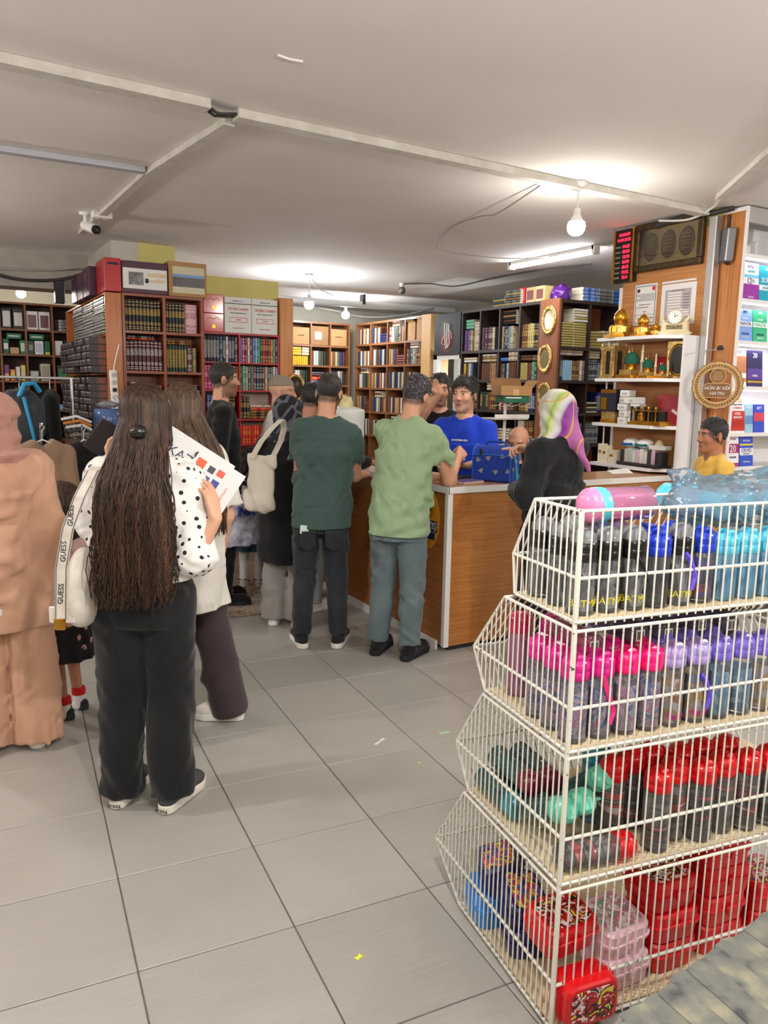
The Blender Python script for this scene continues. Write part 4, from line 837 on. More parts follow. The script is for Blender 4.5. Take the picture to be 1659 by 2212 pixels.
def m_book(name, c, gold=None, kind='bands', c2=None, rough=.42):
    t = NT('book_' + name); mp = t.coords('Generated'); sp = t.n('ShaderNodeSeparateXYZ'); t.l(mp, 0, sp, 0); oi = t.n('ShaderNodeObjectInfo'); last = None
    hs = t.n('ShaderNodeHueSaturation'); hs.inputs['Color'].default_value = lin(c); mr = t.n('ShaderNodeMapRange', i_3=.8, i_4=1.2); t.l(oi, 'Random', mr, 0); t.l(mr, 0, hs, 'Value'); last = (hs, 0)
    if gold:
        z = (sp, 2); masks = []
        def band(p, w): a = t.math('SUBTRACT', z[0], p, z[1]); b = t.math('ABSOLUTE', a); return t.math('LESS_THAN', b, w)
        if 'bands' in kind: masks += [band(p, .009) for p in (.07, .13, .83, .93)]
        n = t.n('ShaderNodeTexNoise', i_Scale=1.0, i_Detail=2.0); m2 = t.n('ShaderNodeMapping'); m2.inputs['Scale'].default_value = (9, 1, 26); ad = t.n('ShaderNodeVectorMath', operation='ADD'); t.l(mp, 0, m2, 0); t.l(m2, 0, ad, 0); t.l(oi, 'Location', ad, 1); t.l(ad, 0, n, 'Vector')
        th = t.math('GREATER_THAN', n, .52)
        for p, w in ((.62, .11), (.25, .05)) if 'tall' not in kind else ((.5, .34),): masks.append(t.math('MULTIPLY', band(p, w), th))
        s = masks[0]
        for mm in masks[1:]: s = t.math('MAXIMUM', s, mm)
        front = t.math('LESS_THAN', sp, .2, 1); s = t.math('MULTIPLY', s, front)
        mx = t.mix(s, (0, 0, 0), gold); t.l(hs, 0, mx, 6); last = (mx, 2)
    if c2:
        zz = t.math('LESS_THAN', sp, .36, 2); mx = t.mix(zz, (0, 0, 0), c2); t.l(last[0], last[1], mx, 6); last = (mx, 2)
    t.l(last[0], last[1], t.b, 'Base Color'); t.b.inputs['Roughness'].default_value = rough; return t.m
GOLD = (222, 184, 92); SILV = (206, 206, 204)
BK = {k: m_book(k, *v) for k, v in dict(black=((24, 26, 28), GOLD), maroon=((84, 28, 42), SILV), wine=((104, 34, 34), (230, 214, 196)), green=((22, 54, 44), GOLD, 'tall'), teal=((34, 66, 78), SILV), pink=((206, 160, 170), (150, 70, 80)), olive=((150, 140, 84), (70, 60, 40)), navy=((26, 36, 84), SILV, 'tall'), blue=((50, 110, 190), (230, 230, 230)), sky=((150, 190, 214), (90, 110, 130)), white=((226, 222, 214), (150, 60, 50)), cream=((206, 190, 156), (110, 80, 50)), red=((196, 28, 30), GOLD), orange=((214, 96, 34), (240, 220, 190)), magenta=((206, 40, 120), (240, 210, 220)), grey=((130, 130, 128), (60, 60, 60)), slate=((72, 84, 96), SILV), dkgreen=((30, 70, 52), (200, 190, 150)), mint=((110, 190, 160), (40, 80, 70)), yellow=((232, 176, 30), (60, 40, 20)), brown=((104, 62, 40), GOLD), tan=((170, 130, 86), (80, 50, 30)), violet=((92, 62, 120), SILV), mauve=((112, 92, 110), (60, 50, 60)), khaki=((176, 160, 96), (220, 210, 160)), ltblue=((120, 160, 206), (60, 70, 110)), bw=((40, 44, 52), (236, 236, 236), 'tall'), redora=((214, 44, 24), GOLD)).items()}
M_PAGE = mat('pages', (222, 212, 190), .8, c2=(206, 194, 170), ns=30, stretch=(6, 1, 1))
_ou = [(-.5, .10), (-.36, .025), (0, 0), (.36, .025), (.5, .10), (.5, 1), (-.5, 1)]
_bkm = {}
def book_me(st):
    if st not in _bkm:
        b = MB(); k = len(_ou); b.add([(x, y, 0) for x, y in _ou] + [(x, y, 1) for x, y in _ou], [(i, (i + 1) % k, (i + 1) % k + k, i + k) for i in range(k)], 0)
        b.add([(x, y, 0) for x, y in _ou], [tuple(range(k))[::-1]], 1); b.add([(x, y, 1) for x, y in _ou], [tuple(range(k))], 1); _bkm[st] = b.mesh('book', [BK[st], M_PAGE])
    return _bkm[st]
BOOKS = []; CNAME = {'bw': 'dark blue and white', 'redora': 'red-orange', 'ltblue': 'pale blue', 'dkgreen': 'dark green', 'sky': 'sky blue', 'tan': 'tan brown'}
class Row:
    def __init__(s, case, name, u, z, setback=.02): s.c, s.n, s.u, s.z, s.sb, s.i = case, name, u, z, setback, 0
    def _add(s, st, p, rot, sc): 
        BOOKS.append(dict(st=st, loc=p, rot=rot, sc=sc, label='%s %s, %s in %s' % (CNAME.get(st, st), 'book lying flat' if rot[1] else 'book', nth(s.i), s.n), group='books on ' + s.n)); s.i += 1
    def up(s, spec, w, h, d=.17, gap=.0015):
        for st in spec.split():
            n = 1
            if '*' in st: st, n = st.split('*'); n = int(n)
            for _ in range(n):
                hh = h * random.uniform(.97, 1.0); ww = w * random.uniform(.92, 1.05); s._add(st, s.c.w(s.u + ww / 2, s.sb + random.uniform(0, .008), s.z + .0005), (0, 0, s.c.ang), (ww, d, hh)); s.u += ww + gap
        return s
    def flat(s, spec, th, L, z=None, d=.17, adv=True, u=None):
        zz = s.z + .0005 if z is None else z; u0 = s.u if u is None else u
        for st in spec.split():
            n = 1
            if '*' in st: st, n = st.split('*'); n = int(n)
            for _ in range(n):
                s._add(st, s.c.w(u0 + random.uniform(0, .006), s.sb, zz + th / 2), (0, math.radians(90), s.c.ang), (th, d, L)); zz += th + .0008
        if adv: s.u = u0 + L + .012
        return s
    def gap(s, g): s.u += g; return s
# corner bookcase with encyclopaedia sets
Z1 = [2.35, 2.04, 1.70, 1.35, .98, .60, .12]
c1 = Case('bookcase', 'red-brown wooden bookcase under the red and purple boxes', (1.43, 7.0), 0, .70, .30, Z1, [.011, .355, .689], M_RB)
n = 'the corner bookcase '
Row(c1, n + 'top left row', .026, 2.04).up('black*10', .0298, .265)
Row(c1, n + 'top right row', .372, 2.04).up('black*6', .028, .255).up('pink', .115, .25)
r = Row(c1, n + 'second left row', .026, 1.70).up('maroon*9', .0335, .262); r.flat('red teal', .016, .24, 1.70 + .266, adv=False, u=.03)
r = Row(c1, n + 'second right row', .372, 1.70).up('green*7', .0255, .235); r.flat('brown brown', .018, .22, 1.70 + .238, adv=False, u=.375); r.up('maroon', .045, .22).up('olive', .040, .22)
r = Row(c1, n + 'third left row', .026, 1.35).up('maroon*6', .0250, .235).up('wine*4', .0375, .235); r.flat('cream', .014, .10, 1.35 + .24, adv=False, u=.06)
r = Row(c1, n + 'third right row', .372, 1.35).up('teal*9', .0325, .20); r.flat('slate grey', .017, .24, 1.35 + .205, adv=False, u=.40)
Row(c1, n + 'fourth left row', .026, .98).up('brown*5 wine*4', .034, .25); Row(c1, n + 'fourth right row', .372, .98).up('green*4 navy*4', .035, .24)
M_STILE = m_wood('orange_stile', (170, 96, 40), (186, 108, 48), (158, 86, 34), 'Z', .45, .2)
struct(MB().bx(1.29, 1.417, 6.985, 7.01, 0, 2.34).build('trim_12', M_STILE))
# red metal shelving
Z2 = [2.07, 1.805, 1.55, 1.28, 1.04, .80, .50, .15]
c2 = Case('red_shelving', 'red lacquered shelving filled with colourful spiral of books', (2.155, 7.10), 0, .74, .28, Z2, [.006, .345, .735], M_REDS, sh_t=.014, side_t=.012, back_m=mat('shelf_back_pale', (206, 190, 176), .8)); c2.t['label'] = 'red lacquered shelving holding rows of colourful books'
n = 'the red shelving '
Row(c2, n + 'first left row', .016, 1.805).up('bw*4 navy teal navy white navy*2 slate dkgreen', .0285, .235)
Row(c2, n + 'first right row', .356, 1.805).up('ltblue magenta wine white wine ltblue sky mint dkgreen red wine brown orange mint teal', .0245, .232)
Row(c2, n + 'second left row', .016, 1.55).up('magenta*3 redora*5 dkgreen brown*2', .029, .225)
Row(c2, n + 'second right row', .356, 1.55).up('dkgreen mint cream slate grey wine teal*2 wine cream slate*2 white sky', .0265, .225)
Row(c2, n + 'third left row', .016, 1.28).gap(.02).up('blue*2 magenta black*6', .030, .225)
r = Row(c2, n + 'third right row', .356, 1.28).up('black*3', .032, .215); r.flat('brown black brown red white', .026, .20)
r = Row(c2, n + 'fourth left row', .016, 1.04).gap(.10); r.up('black wine navy blue magenta*3', .028, .155); r.flat('magenta black magenta cream', .014, .14, 1.04 + .16, adv=False, u=.13)
Row(c2, n + 'fourth right row', .356, 1.04).up('redora*7 red*3', .026, .18)
Row(c2, n + 'fifth right row', .356, .80).flat('red wine red', .04, .16).flat('olive brown', .04, .15); Row(c2, n + 'fifth left row', .03, .80).flat('grey green slate', .035, .24)
# dark shelving along the right
Z3 = [2.50, 2.04, 1.71, 1.38, 1.06, .70, .30]
c3 = Case('dark_bookcase', 'long black-brown bookcase beside the picture and doorway', (5.40, 7.65), math.radians(-90), 1.38, .32, Z3, [.012, .36, .71, 1.05, 1.37], M_DK, back_m=M_BROWNB, sh_t=.03)
c4 = Case('dark_bookcase', 'black-brown bookcase facing the counter behind the gilded plates', (5.425, 6.0), 0, 1.30, .27, Z3, [.012, .40, .80, 1.29], M_DK, back_m=M_BROWNB, sh_t=.03)
struct(MB().bx(5.395, 5.423, 5.995, 6.272, 0, 2.505).build('trim_13', M_BROWNB))
n = 'the long dark bookcase '
r = Row(c3, n + 'top shelf', .03, 2.04).up('violet*4 khaki', .030, .24); r.flat('mint*3', .035, .14, 2.04 + .25, adv=False, u=.06); r.u = .20; r.up('cream', .125, .33); r.u = .375; r.up('mauve maroon*4 violet', .026, .255).up('khaki', .06, .25).up('black*3', .022, .25)
r.u = .725; r.up('cream black navy', .030, .25).up('slate sky cream', .030, .245); r.flat('black brown black tan black brown', .024, .22, 2.04 + .26, adv=False, u=.74); r.u = 1.065; r.up('brown*3 khaki*3 black*3', .030, .25)
r = Row(c3, n + 'second shelf', .028, 1.71).up('khaki yellow dkgreen tan white ltblue slate', .024, .19, gap=.004); r.flat('white cream', .028, .25, 1.71 + .20, adv=False, u=.04); r.u = .375; r.up('brown*5', .032, .19).up('tan*3', .035, .19); r.flat('cream tan white', .028, .25, 1.71 + .20, adv=False, u=.40)
r.u = .722; r.up('brown slate black sky', .035, .18).up('brown*4', .03, .19); r.flat('cream*2', .05, .18, 1.71 + .20, adv=False, u=.86); r.flat('blue', .04, .13, 1.71 + .20, adv=False, u=.725); r.u = 1.062; r.up('khaki*5', .022, .18).up('wine brown', .03, .18).up('mint dkgreen', .04, .19); r.flat('brown*2', .028, .20, 1.71 + .20, adv=False, u=1.07)
r = Row(c3, n + 'third shelf', .03, 1.38).up('brown*9', .033, .21); r.u = .375; r.up('green*4 brown*5', .034, .20, gap=.002); r.flat('cream*2 khaki', .03, .14, 1.38 + .215, adv=False, u=.5); r.u = .722; r.up('cream wine magenta black slate brown*3', .032, .20); r.u = 1.062; r.up('brown*3 khaki navy*3', .035, .2)
r = Row(c3, n + 'fourth shelf', .03, 1.06).up('brown*4 navy*4', .036, .22); r.u = .375; r.up('brown*9', .034, .2); r.u = .722; r.flat('white cream*3', .03, .22); r.u = 1.062; r.up('white*3 brown*4', .034, .22)
n = 'the dark bookcase behind the plates '
r = Row(c4, n + 'top shelf', .03, 2.04).flat('khaki*10', .0235, .165).flat('khaki*10', .0235, .165); r.flat('white khaki white cream white', .026, .175, 2.04 + .25, adv=False, u=.205); r.u = .42; r.flat('khaki*6', .028, .18); r.flat('cream*6', .03, .17)
r = Row(c4, n + 'second shelf', .03, 1.71).up('slate navy', .03, .24).up('sky*5', .024, .20).up('brown*3 white grey', .034, .2); r.flat('white cream', .026, .30, 1.71 + .25, adv=False, u=.04); r.u = .42; r.up('teal teal', .075, .22).up('navy*3', .04, .22); r.flat('cream*4', .028, .16, 1.71 + .225, adv=False, u=.42)
r = Row(c4, n + 'third shelf', .03, 1.38).flat('white cream', .03, .3).gap(.06).flat('cream slate cream black cream', .022, .18); r.up('navy*4', .04, .22)
r = Row(c4, n + 'fourth shelf', .03, 1.06).up('white cream black*3', .05, .22).gap(.1).up('slate*6', .04, .22)
# on top of the dark shelving
r = Row(c3, 'the top of the long dark bookcase', .55, 2.50).flat('khaki slate khaki slate', .026, .20).flat('khaki slate tan slate khaki slate', .025, .25)
r = Row(c4, 'the top of the dark bookcase behind the plates', .30, 2.50).flat('blue*4', .034, .21).flat('grey*4', .034, .18).flat('blue*4', .034, .16).flat('grey*4', .034, .22)
# far shelving of the back room
Z5 = [2.56, 2.25, 1.93, 1.60, 1.25, .90, .55]
c5 = Case('far_bookcase', 'oak bookcase on the far right of the back room', (5.70, 10.88), math.radians(-90), 1.96, .28, Z5, [.012, .47, .97, 1.46, 1.95], M_OAK, sh_t=.028, back_m=mat('oak_back_dark', (86, 56, 36), .7))
c6 = Case('far_bookcase', 'oak bookcase on the back wall between the posts', (4.30, 10.9), 0, 1.40, .28, [2.56, 2.22, 1.92, 1.63, 1.28, .92], [.012, .35, .66, .98, 1.30], M_OAK, sh_t=.028, back_m=mat('oak_back_dark', (86, 56, 36), .7))
mix5 = ['slate brown cream wine navy khaki tan', 'navy dkgreen white brown slate cream', 'wine cream sky brown dkgreen black', 'tan brown khaki slate navy maroon', 'brown navy teal cream grey black']
for ri, z in enumerate(Z5[1:6]):
    for bi in range(4):
        r = Row(c5, 'the far right bookcase %s row, %s bay' % (nth(ri), nth(bi)), (.03, .485, .985, 1.475)[bi], z); sp = mix5[(ri + bi) % 5]; k = (ri * 3 + bi * 5) % 4
        if k == 0: r.up(sp + ' ' + mix5[(ri + bi + 2) % 5], .032, .23)
        elif k == 1: r.up(sp + ' brown', .034, .225); r.flat(mix5[(ri + 1) % 5].split()[0] + '*4', .032, .18)
        elif k == 2: r.up(sp + ' brown tan', .050, .21); r.flat('cream brown white', .028, .2, z + .215, adv=False, u=r.u - .3)
        else: r.up(sp + ' tan brown white brown slate', .038, .22)
for ri, z in enumerate([1.92, 1.63, 1.28, .92]):
    for bi in range(4):
        r = Row(c6, 'the back wall bookcase %s row, %s bay' % (nth(ri), nth(bi)), (.03, .365, .675, .995)[bi], z)
        if ri == 0 and bi == 1: r.up('yellow*7', .036, .13); r.flat('yellow*3', .04, .13, z + .14, adv=False, u=.37); r.flat('cream*3', .04, .11, z + .14, adv=False, u=.52)
        elif ri == 1 and bi == 2: r.flat('blue red', .06, .25); r.flat('wine slate', .03, .2, z + .13, adv=False, u=.68)
        else: r.up(mix5[(ri + bi) % 5], .041, .215)
r = Row(c5, 'the back room upper shelf by the post', 1.475, 1.93 + .0); 
# the largest-showing three hundred are single books, the rest one object
for b in BOOKS:
    x, y, _ = b['loc']; b['px'] = b['sc'][0] * b['sc'][2] / (x * .4928 + y * .856) ** 2
    if x * .868 - y * .496 > 0 and y > 10: b['px'] *= .8
BOOKS.sort(key=lambda b: -b['px'])
for b in BOOKS[:300]:
    o = link('book', book_me(b['st']), None, b['loc'], b['rot'], b['sc']); tag(o, b['label'], 'book', b['group'])
rest = MB(); names = sorted(BK); unit_v = [(x, y, z) for z in (0, 1) for x, y in _ou]; k7 = len(_ou); uf = [(i, (i + 1) % k7, (i + 1) % k7 + k7, i + k7) for i in range(k7)]
plain = [mat('spine_' + s_, tuple(int(255 * (c_ * 12.92 if c_ < .0031 else 1.055 * c_ ** (1 / 2.4) - .055)) for c_ in BK[s_].node_tree.nodes['Hue/Saturation/Value'].inputs['Color'].default_value[:3]), .5) for s_ in names]
for b in BOOKS[300:]:
    Mx = Matrix.Translation(b['loc']) @ Matrix.Rotation(b['rot'][2], 4, 'Z') @ Matrix.Rotation(b['rot'][1], 4, 'Y') @ Matrix.Diagonal(tuple(b['sc']) + (1,))
    V = [tuple(Mx @ Vector(v)) for v in unit_v]; rest.add(V, uf, names.index(b['st'])); rest.add(V, [tuple(range(k7))[::-1], tuple(range(k7, 2 * k7))], len(names))
tag(rest.build('small_books', plain + [M_PAGE]), 'rows of small distant books filling the back room and lower shelves', 'books', kind='stuff')
# ------------------------------------------------------------------ sales counter
M_CTR = m_wood('counter_laminate', (150, 92, 40), (172, 110, 54), (186, 126, 66), 'X', .42, .2, 1.7); M_CTRY = m_wood('counter_laminate_side', (140, 82, 36), (158, 96, 46), (170, 108, 54), 'Y', .3, .35, 1.2); M_TOP = m_wood('counter_top', (172, 118, 70), (186, 132, 82), (160, 106, 60), 'X', .28, .3, .8)
ctr = thing('sales_counter', 'long wood-grain sales counter with white edging around the staff', 'counter', (0, 0, 0))
MB().bx(2.64, 4.70, 3.775, 3.80, .035, .985).build('front_panel', M_CTR, ctr); MB().bx(2.615, 2.64, 3.80, 6.20, .035, .985).build('side_panel', M_CTRY, ctr)
MB().bx(2.66, 4.68, 3.80, 4.12, .0, .05).bx(2.645, 2.95, 4.12, 6.1, .0, .05).build('plinth', mat('plinth_dark', (40, 36, 34), .8), ctr)
MB().prism([(2.605, 3.765), (4.70, 3.765), (4.70, 4.16), (2.98, 4.16), (2.98, 6.2), (2.605, 6.2)], .985, 1.02).build('worktop', M_TOP, ctr)
M_EDGE = mat('edge_white', (226, 224, 220), .45)
MB().bx(2.60, 4.70, 3.757, 3.766, .983, 1.0215).build('edge_strip', M_EDGE, ctr); MB().bx(2.596, 2.606, 3.757, 6.2, .983, 1.0215).build('edge_strip', M_EDGE, ctr)
MB().bx(2.608, 2.645, 3.770, 3.806, .03, .984, 0, .003).build('corner_strip', M_EDGE, ctr); MB().bx(4.675, 4.702, 3.765, 3.80, 0, .984).build('end_strip', M_EDGE, ctr); MB().bx(2.60, 2.616, 3.85, 6.2, 0, .055).build('skirting', M_EDGE, ctr)
MB().bx(2.95, 2.97, 4.18, 6.2, .05, .985).bx(3.0, 4.68, 4.13, 4.15, .05, .985).build('inner_panel', M_CTR, ctr)
# round sale sticker on the counter side
st = thing('sale_sticker', 'orange and navy sale sticker on the counter side beside the jeans', 'sticker', (2.6135, 4.0, .80))
MB().lathe([(.14, 0), (.14, .0012)], 28, R=rotm(0, math.radians(-90), 0), sx=1.35).build('orange_disc', mat('sticker_orange', (226, 150, 30), .35), st)
MB().bx(-.0030, -.0014, -.11, .055, -.075, -.005).bx(-.0030, -.0014, -.09, .035, -.125, -.08).build('navy_band', mat('sticker_navy', (18, 36, 92), .35), st); MB().prism([(0, -.07), (.05, 0), (0, .09), (-.05, 0)], .0014, .003, 0, np.array([[0, 0, -1], [-1, 0, 0], [0, 1, 0]]), (0, -.02, .10)).build('navy_diamond', mat('sticker_navy', (18, 36, 92), .35), st)
lettering('SATIŞ', .060, INKW, st, (-.0032, -.03, -.04), (0, -1, 0), (0, 0, 1))
# blue lunch bag
M_BAGB = mat('bag_blue', (22, 66, 176), .75, c2=(18, 54, 150), ns=60); M_PIPE = mat('bag_piping', (30, 110, 210), .6)
bag = thing('lunch_bag', 'blue insulated lunch bag with grey leaf prints on the counter', 'bag', (3.09, 3.95, 1.0215), math.radians(-58))
def arch(w, h, r=.06, n=6):
    o = [(-w / 2 + .01, 0), (w / 2 - .01, 0), (w / 2, .01)]
    for i in range(n + 1): a = math.radians(90 * i / n); o.append((w / 2 - r + r * math.cos(a), h - r + r * math.sin(a)))
    for i in range(n + 1): a = math.radians(90 + 90 * i / n); o.append((-w / 2 + r + r * math.cos(a), h - r + r * math.sin(a)))
    return o + [(-w / 2, .01)]
RXZ = np.array([[0, 1, 0], [1, 0, 0], [0, 0, 1.0]])
# profile arches across the depth, extruded along the width
pr_ = arch(.16, .225, .07)
MB().prism(pr_, -.125, .125, 0, np.array([[0, 0, 1], [1, 0, 0], [0, 1, 0.0]])).build('bag_body', M_BAGB, bag)
for x in (-.125, .125): MB().tube([(x, p[0], p[1]) for p in pr_], .005, 6, closed=True).build('piping', M_PIPE, bag)
MB().tube([(-.07, 0, .222), (-.06, 0, .245), (0, 0, .25), (.06, 0, .245), (.07, 0, .222)], .008, 6).build('handle', M_BAGB, bag)
MB().tube([(.127, -.03, .18), (.15, -.04, .10), (.16, -.05, .03), (.17, -.06, .008)], .008, 4).build('shoulder_strap', mat('strap_cyan', (30, 160, 206), .6), bag); MB().tube([(-.125, -.085, .165), (0, -.082, .17), (.125, -.085, .165)], .004, 5).build('zip', M_PIPE, bag)
MB().box((-.07, -.085, .185), (.018, .012, .04), 0, None, .004).build('zip_pull', INKK, bag)
fan = MB(); fan.prism([(0, 0), (.024, .022), (.014, .028), (0, .030), (-.014, .028)], 0, .0008)
fan_me = fan.mesh('leaf_print', mat('leaf_grey', (150, 150, 146), .7))
for x, z, a in ((-.02, .13, .3), (.06, .15, -.5), (-.06, .05, .6), (.03, .045, .2), (.095, .06, -.8), (-.10, .12, -.4)):
    o = link('leaf_print', fan_me, bag); o.matrix_local = frame_to((x, -.0808, z), (math.cos(a), 0, math.sin(a)), (-math.sin(a), 0, math.cos(a)))
for y, z, a in ((-.02, .06, .3), (.03, .11, -.4)):
    o = link('leaf_print', fan_me, bag); o.matrix_local = frame_to((.1258, y, z), (0, math.cos(a), math.sin(a)), (0, -math.sin(a), math.cos(a)))
t = thing('notebook', 'slim purple notebook lying on the counter beside the blue bag', 'notebook', (2.86, 3.93, 1.0212), math.radians(12)); MB().bx(-.09, .09, -.055, .055, 0, .012).build('pages', M_PAGE, t); MB().bx(-.092, .092, -.057, .057, .012, .0145).build('cover', mat('nb_cover', (96, 84, 140), .4), t)
t = thing('glue_bottle', 'small white glue bottle with a red label on the counter', 'bottle', (2.80, 4.06, 1.0212)); MB().lathe([(.016, 0), (.018, .004), (.018, .06), (.012, .068)], 14).build('bottle_body', M_WHITE, t); MB().lathe([(.0185, .02), (.0185, .045)], 14).build('label_band', INKR, t); MB().lathe([(.011, .066), (.010, .082), (.004, .088)], 12).build('cap', M_WHITE, t)
t = thing('keyboard_tray', 'dark flat tray on the counter behind the notebook', 'tray', (2.90, 4.10, 1.0212), .1); MB().bx(-.13, .13, -.045, .045, 0, .016, 0, .004).build('tray', mat('tray_dark', (44, 44, 48), .5), t); MB().bx(-.12, .12, -.035, .035, .016, .020).build('inset', mat('tray_inset', (70, 70, 76), .5), t)
# machine and oddments on the far run of the counter
t = thing('white_machine', 'tall white plastic machine with a beige cap on the counter', 'machine', (2.80, 5.50, 1.0212), .2)
link('housing', sdf_mesh('housing', [('sl', A(-.05, 0, 0), A(.05, 0, 0), .11, .11, .0, .40), ('e', A(0, 0, .36), A(.15, .10, .07), None)], mat('machine_white', (226, 228, 224), .35), .012, .04, cuts=[lambda X, Y, Z: -Z + 0 * X]), t); MB().lathe([(.06, .42), (.06, .46), (.05, .47), (.045, .50), (0, .505)], 18).build('cap', mat('cap_beige', (214, 200, 146), .4), t)
t = thing('white_machine', 'low white rounded appliance hidden behind the dark-haired customer', 'machine', (2.79, 5.90, 1.0212)); link('housing', sdf_mesh('housing', [('e', A(0, 0, .19), A(.12, .11, .20), None), ('sl', A(-.03, 0, 0), A(.03, 0, 0), .10, .10, .0, .3)], mat('machine_white', (226, 228, 224), .35), .012, .04, cuts=[lambda X, Y, Z: -Z + 0 * X]), t); MB().lathe([(.03, .37), (.03, .41), (0, .415)], 14).build('cap', mat('cap_blue', (70, 120, 180), .4), t)
t = thing('price_gun', 'white price gun with black stripes and a red tip', 'price gun', (2.86, 4.74, 1.055), .5); MB().tube([(-.10, 0, .03), (-.04, 0, .065), (.03, 0, .06), (.07, 0, .03)], [.02, .034, .034, .022], 10).build('shell', M_WHITE, t); MB().tube([(-.035, -.034, .07), (.03, -.034, .062)], .006, 6).build('stripe', INKK, t); MB().tube([(.07, 0, .03), (.095, 0, .012)], [.018, .010], 8).build('tip', INKR, t); MB().bx(-.05, .05, -.03, .03, -.033, .035).build('rest', mat('rest_grey', (160, 158, 156), .5), t)
t = thing('pen_case', 'dark red zipped pouch on the counter behind the green shirt', 'pouch', (2.86, 4.50, 1.0212), .3); link('pouch', sdf_mesh('pouch', [('e', A(0, 0, .05), A(.11, .06, .055), None)], mat('pouch_red', (110, 24, 36), .6), .01, .02, cuts=[lambda X, Y, Z: -Z + 0 * X]), t); MB().tube([(-.09, -.03, .075), (0, -.035, .098), (.09, -.03, .075)], .004, 5).build('zip', mat('zip_pale', (190, 170, 160), .4), t)
for i in range(7):
    o = link('book', book_me(('khaki', 'brown', 'black', 'khaki', 'cream', 'khaki', 'brown')[i]), None, (2.68 + .022 * i, 4.58 + .01 * i, 1.0215), (0, 0, math.radians(-20)), (.02, .07, .085)); tag(o, 'small gilt pocket book, %s from the left in the counter row' % nth(i), 'book', 'pocket books on the counter')
# ------------------------------------------------------------------ white display shelf with souvenirs
M_SHW = mat('shelf_white', (232, 232, 234), .35); wsh = thing('display_shelf', 'white chamfered display shelf full of gilded souvenirs', 'shelf', (0, 0, 0))
for z in (2.0, 1.70, 1.365, 1.06): MB().prism([(4.705, 4.47), (4.42, 4.47), (4.42, 3.90), (4.56, 3.775), (4.705, 3.775)], z - .024, z).build('shelf_board', M_SHW, wsh)
MB().bx(4.555, 4.705, 3.765, 3.785, 1.021, 2.0).build('end_panel', M_SHW, wsh)
for z0, z1_ in ((1.70, 1.976), (1.365, 1.676), (1.06, 1.341)): MB().tube([(4.50, 4.42, z0), (4.50, 4.42, z1_)], .008, 8).build('support_rod', M_ALU, wsh)
M_GOLD = mat('gilt', (226, 172, 62), .28, .9, c2=(190, 130, 40), ns=14, bump=.15); M_GOLD2 = mat('gilt_pale', (228, 200, 136), .3, .8, c2=(180, 140, 70), ns=40, bump=.4); M_IVORY = mat('ivory_resin', (228, 214, 178), .5, c2=(206, 190, 150), ns=10); M_GRN = mat('dome_green', (14, 84, 64), .8); M_GLASS = mat('smoked_glass', (40, 38, 36), .1)
def shrine(label, y, z, s, x=4.52, n=1):
    t = thing('dome_model', label, 'ornament', (x, y, z), .2); t.scale = (s, s, s)
    MB().lathe([(.16, 0), (.16, .02), (.13, .03), (.13, .04)], 8, smooth=False).build('plinth', M_GOLD, t); MB().lathe([(.105, .04), (.105, .115), (.11, .12), (.085, .125)], 8, smooth=False).build('hall', M_GOLD2 if n else M_GOLD, t)
    MB().lathe([(.062, .12), (.062, .165), (.068, .168)], 16).build('drum', M_GOLD, t); MB().lathe([(.068, .168), (.075, .19), (.070, .225), (.045, .262), (.015, .282), (0, .286)], 18).build('dome', M_GOLD, t)
    MB().lathe([(.004, .284), (.012, .296), (.004, .306), (.003, .325), (0, .33)], 8).build('finial', M_GOLD, t)
    for i in range(8): a = math.radians(45 * i); MB().box((.104 * math.cos(a), .104 * math.sin(a), .08), (.012, .05, .05), 0, rotm(0, 0, a)).build('arch_bay', M_GOLD, t)
    return t
shrine('largest gilded dome shrine model on the top white shelf', 4.335, 2.0005, .76); shrine('middle-sized gilded dome shrine model on the top shelf', 4.12, 2.0005, .56); shrine('smallest gilded dome shrine model beside the ivory clock', 4.00, 2.0005, .32)
t = thing('mantel_clock', 'ivory mantel clock with a round face on the top shelf', 'clock', (4.56, 3.865, 2.0005), math.radians(-62))
MB().prism([(-.10, 0), (.10, 0), (.115, .018), (.09, .03), (.085, .095), (.10, .11), (.08, .115), (.06, .09), (.03, .075), (-.03, .075), (-.06, .09), (-.08, .115), (-.10, .11), (-.085, .095), (-.09, .03), (-.115, .018)], -.03, .03, 0, np.array([[1, 0, 0], [0, 0, 1], [0, 1, 0.0]])).build('case', M_IVORY, t)
RF = np.array([[1, 0, 0], [0, 0, -1], [0, 1, 0.0]])
MB().lathe([(.052, -.02), (.056, .028), (.048, .036)], 24, (0, 0, .125), 0, True, RF, caps=False).build('bezel', M_IVORY, t); MB().lathe([(.046, .030), (.046, .034)], 24, (0, 0, .125), 0, True, RF).build('dial', mat('dial_white', (238, 238, 236), .4), t)
MB().box((.010, -.0352, .131), (.030, .0012, .004), 0, rotm(0, -.5, 0)).box((0, -.0355, .137), (.003, .0012, .03)).build('hands', INKK, t)
for a in range(12): MB().box((.038 * math.sin(a * .5236), -.0348, .125 + .038 * math.cos(a * .5236)), (.0025, .001, .008), 0, rotm(0, a * .5236, 0)).build('hour_mark', INKK, t)
for x in (-.085, .085): MB().lathe([(.008, .108), (.011, .118), (.004, .135), (.0, .145)], 8, (x, 0, 0)).build('finial', M_IVORY, t)
MB().box((0, -.031, .055), (.11, .002, .030)).build('fretwork', mat('fret_dark', (150, 136, 100), .7, c2=(96, 84, 60), ns=80), t)
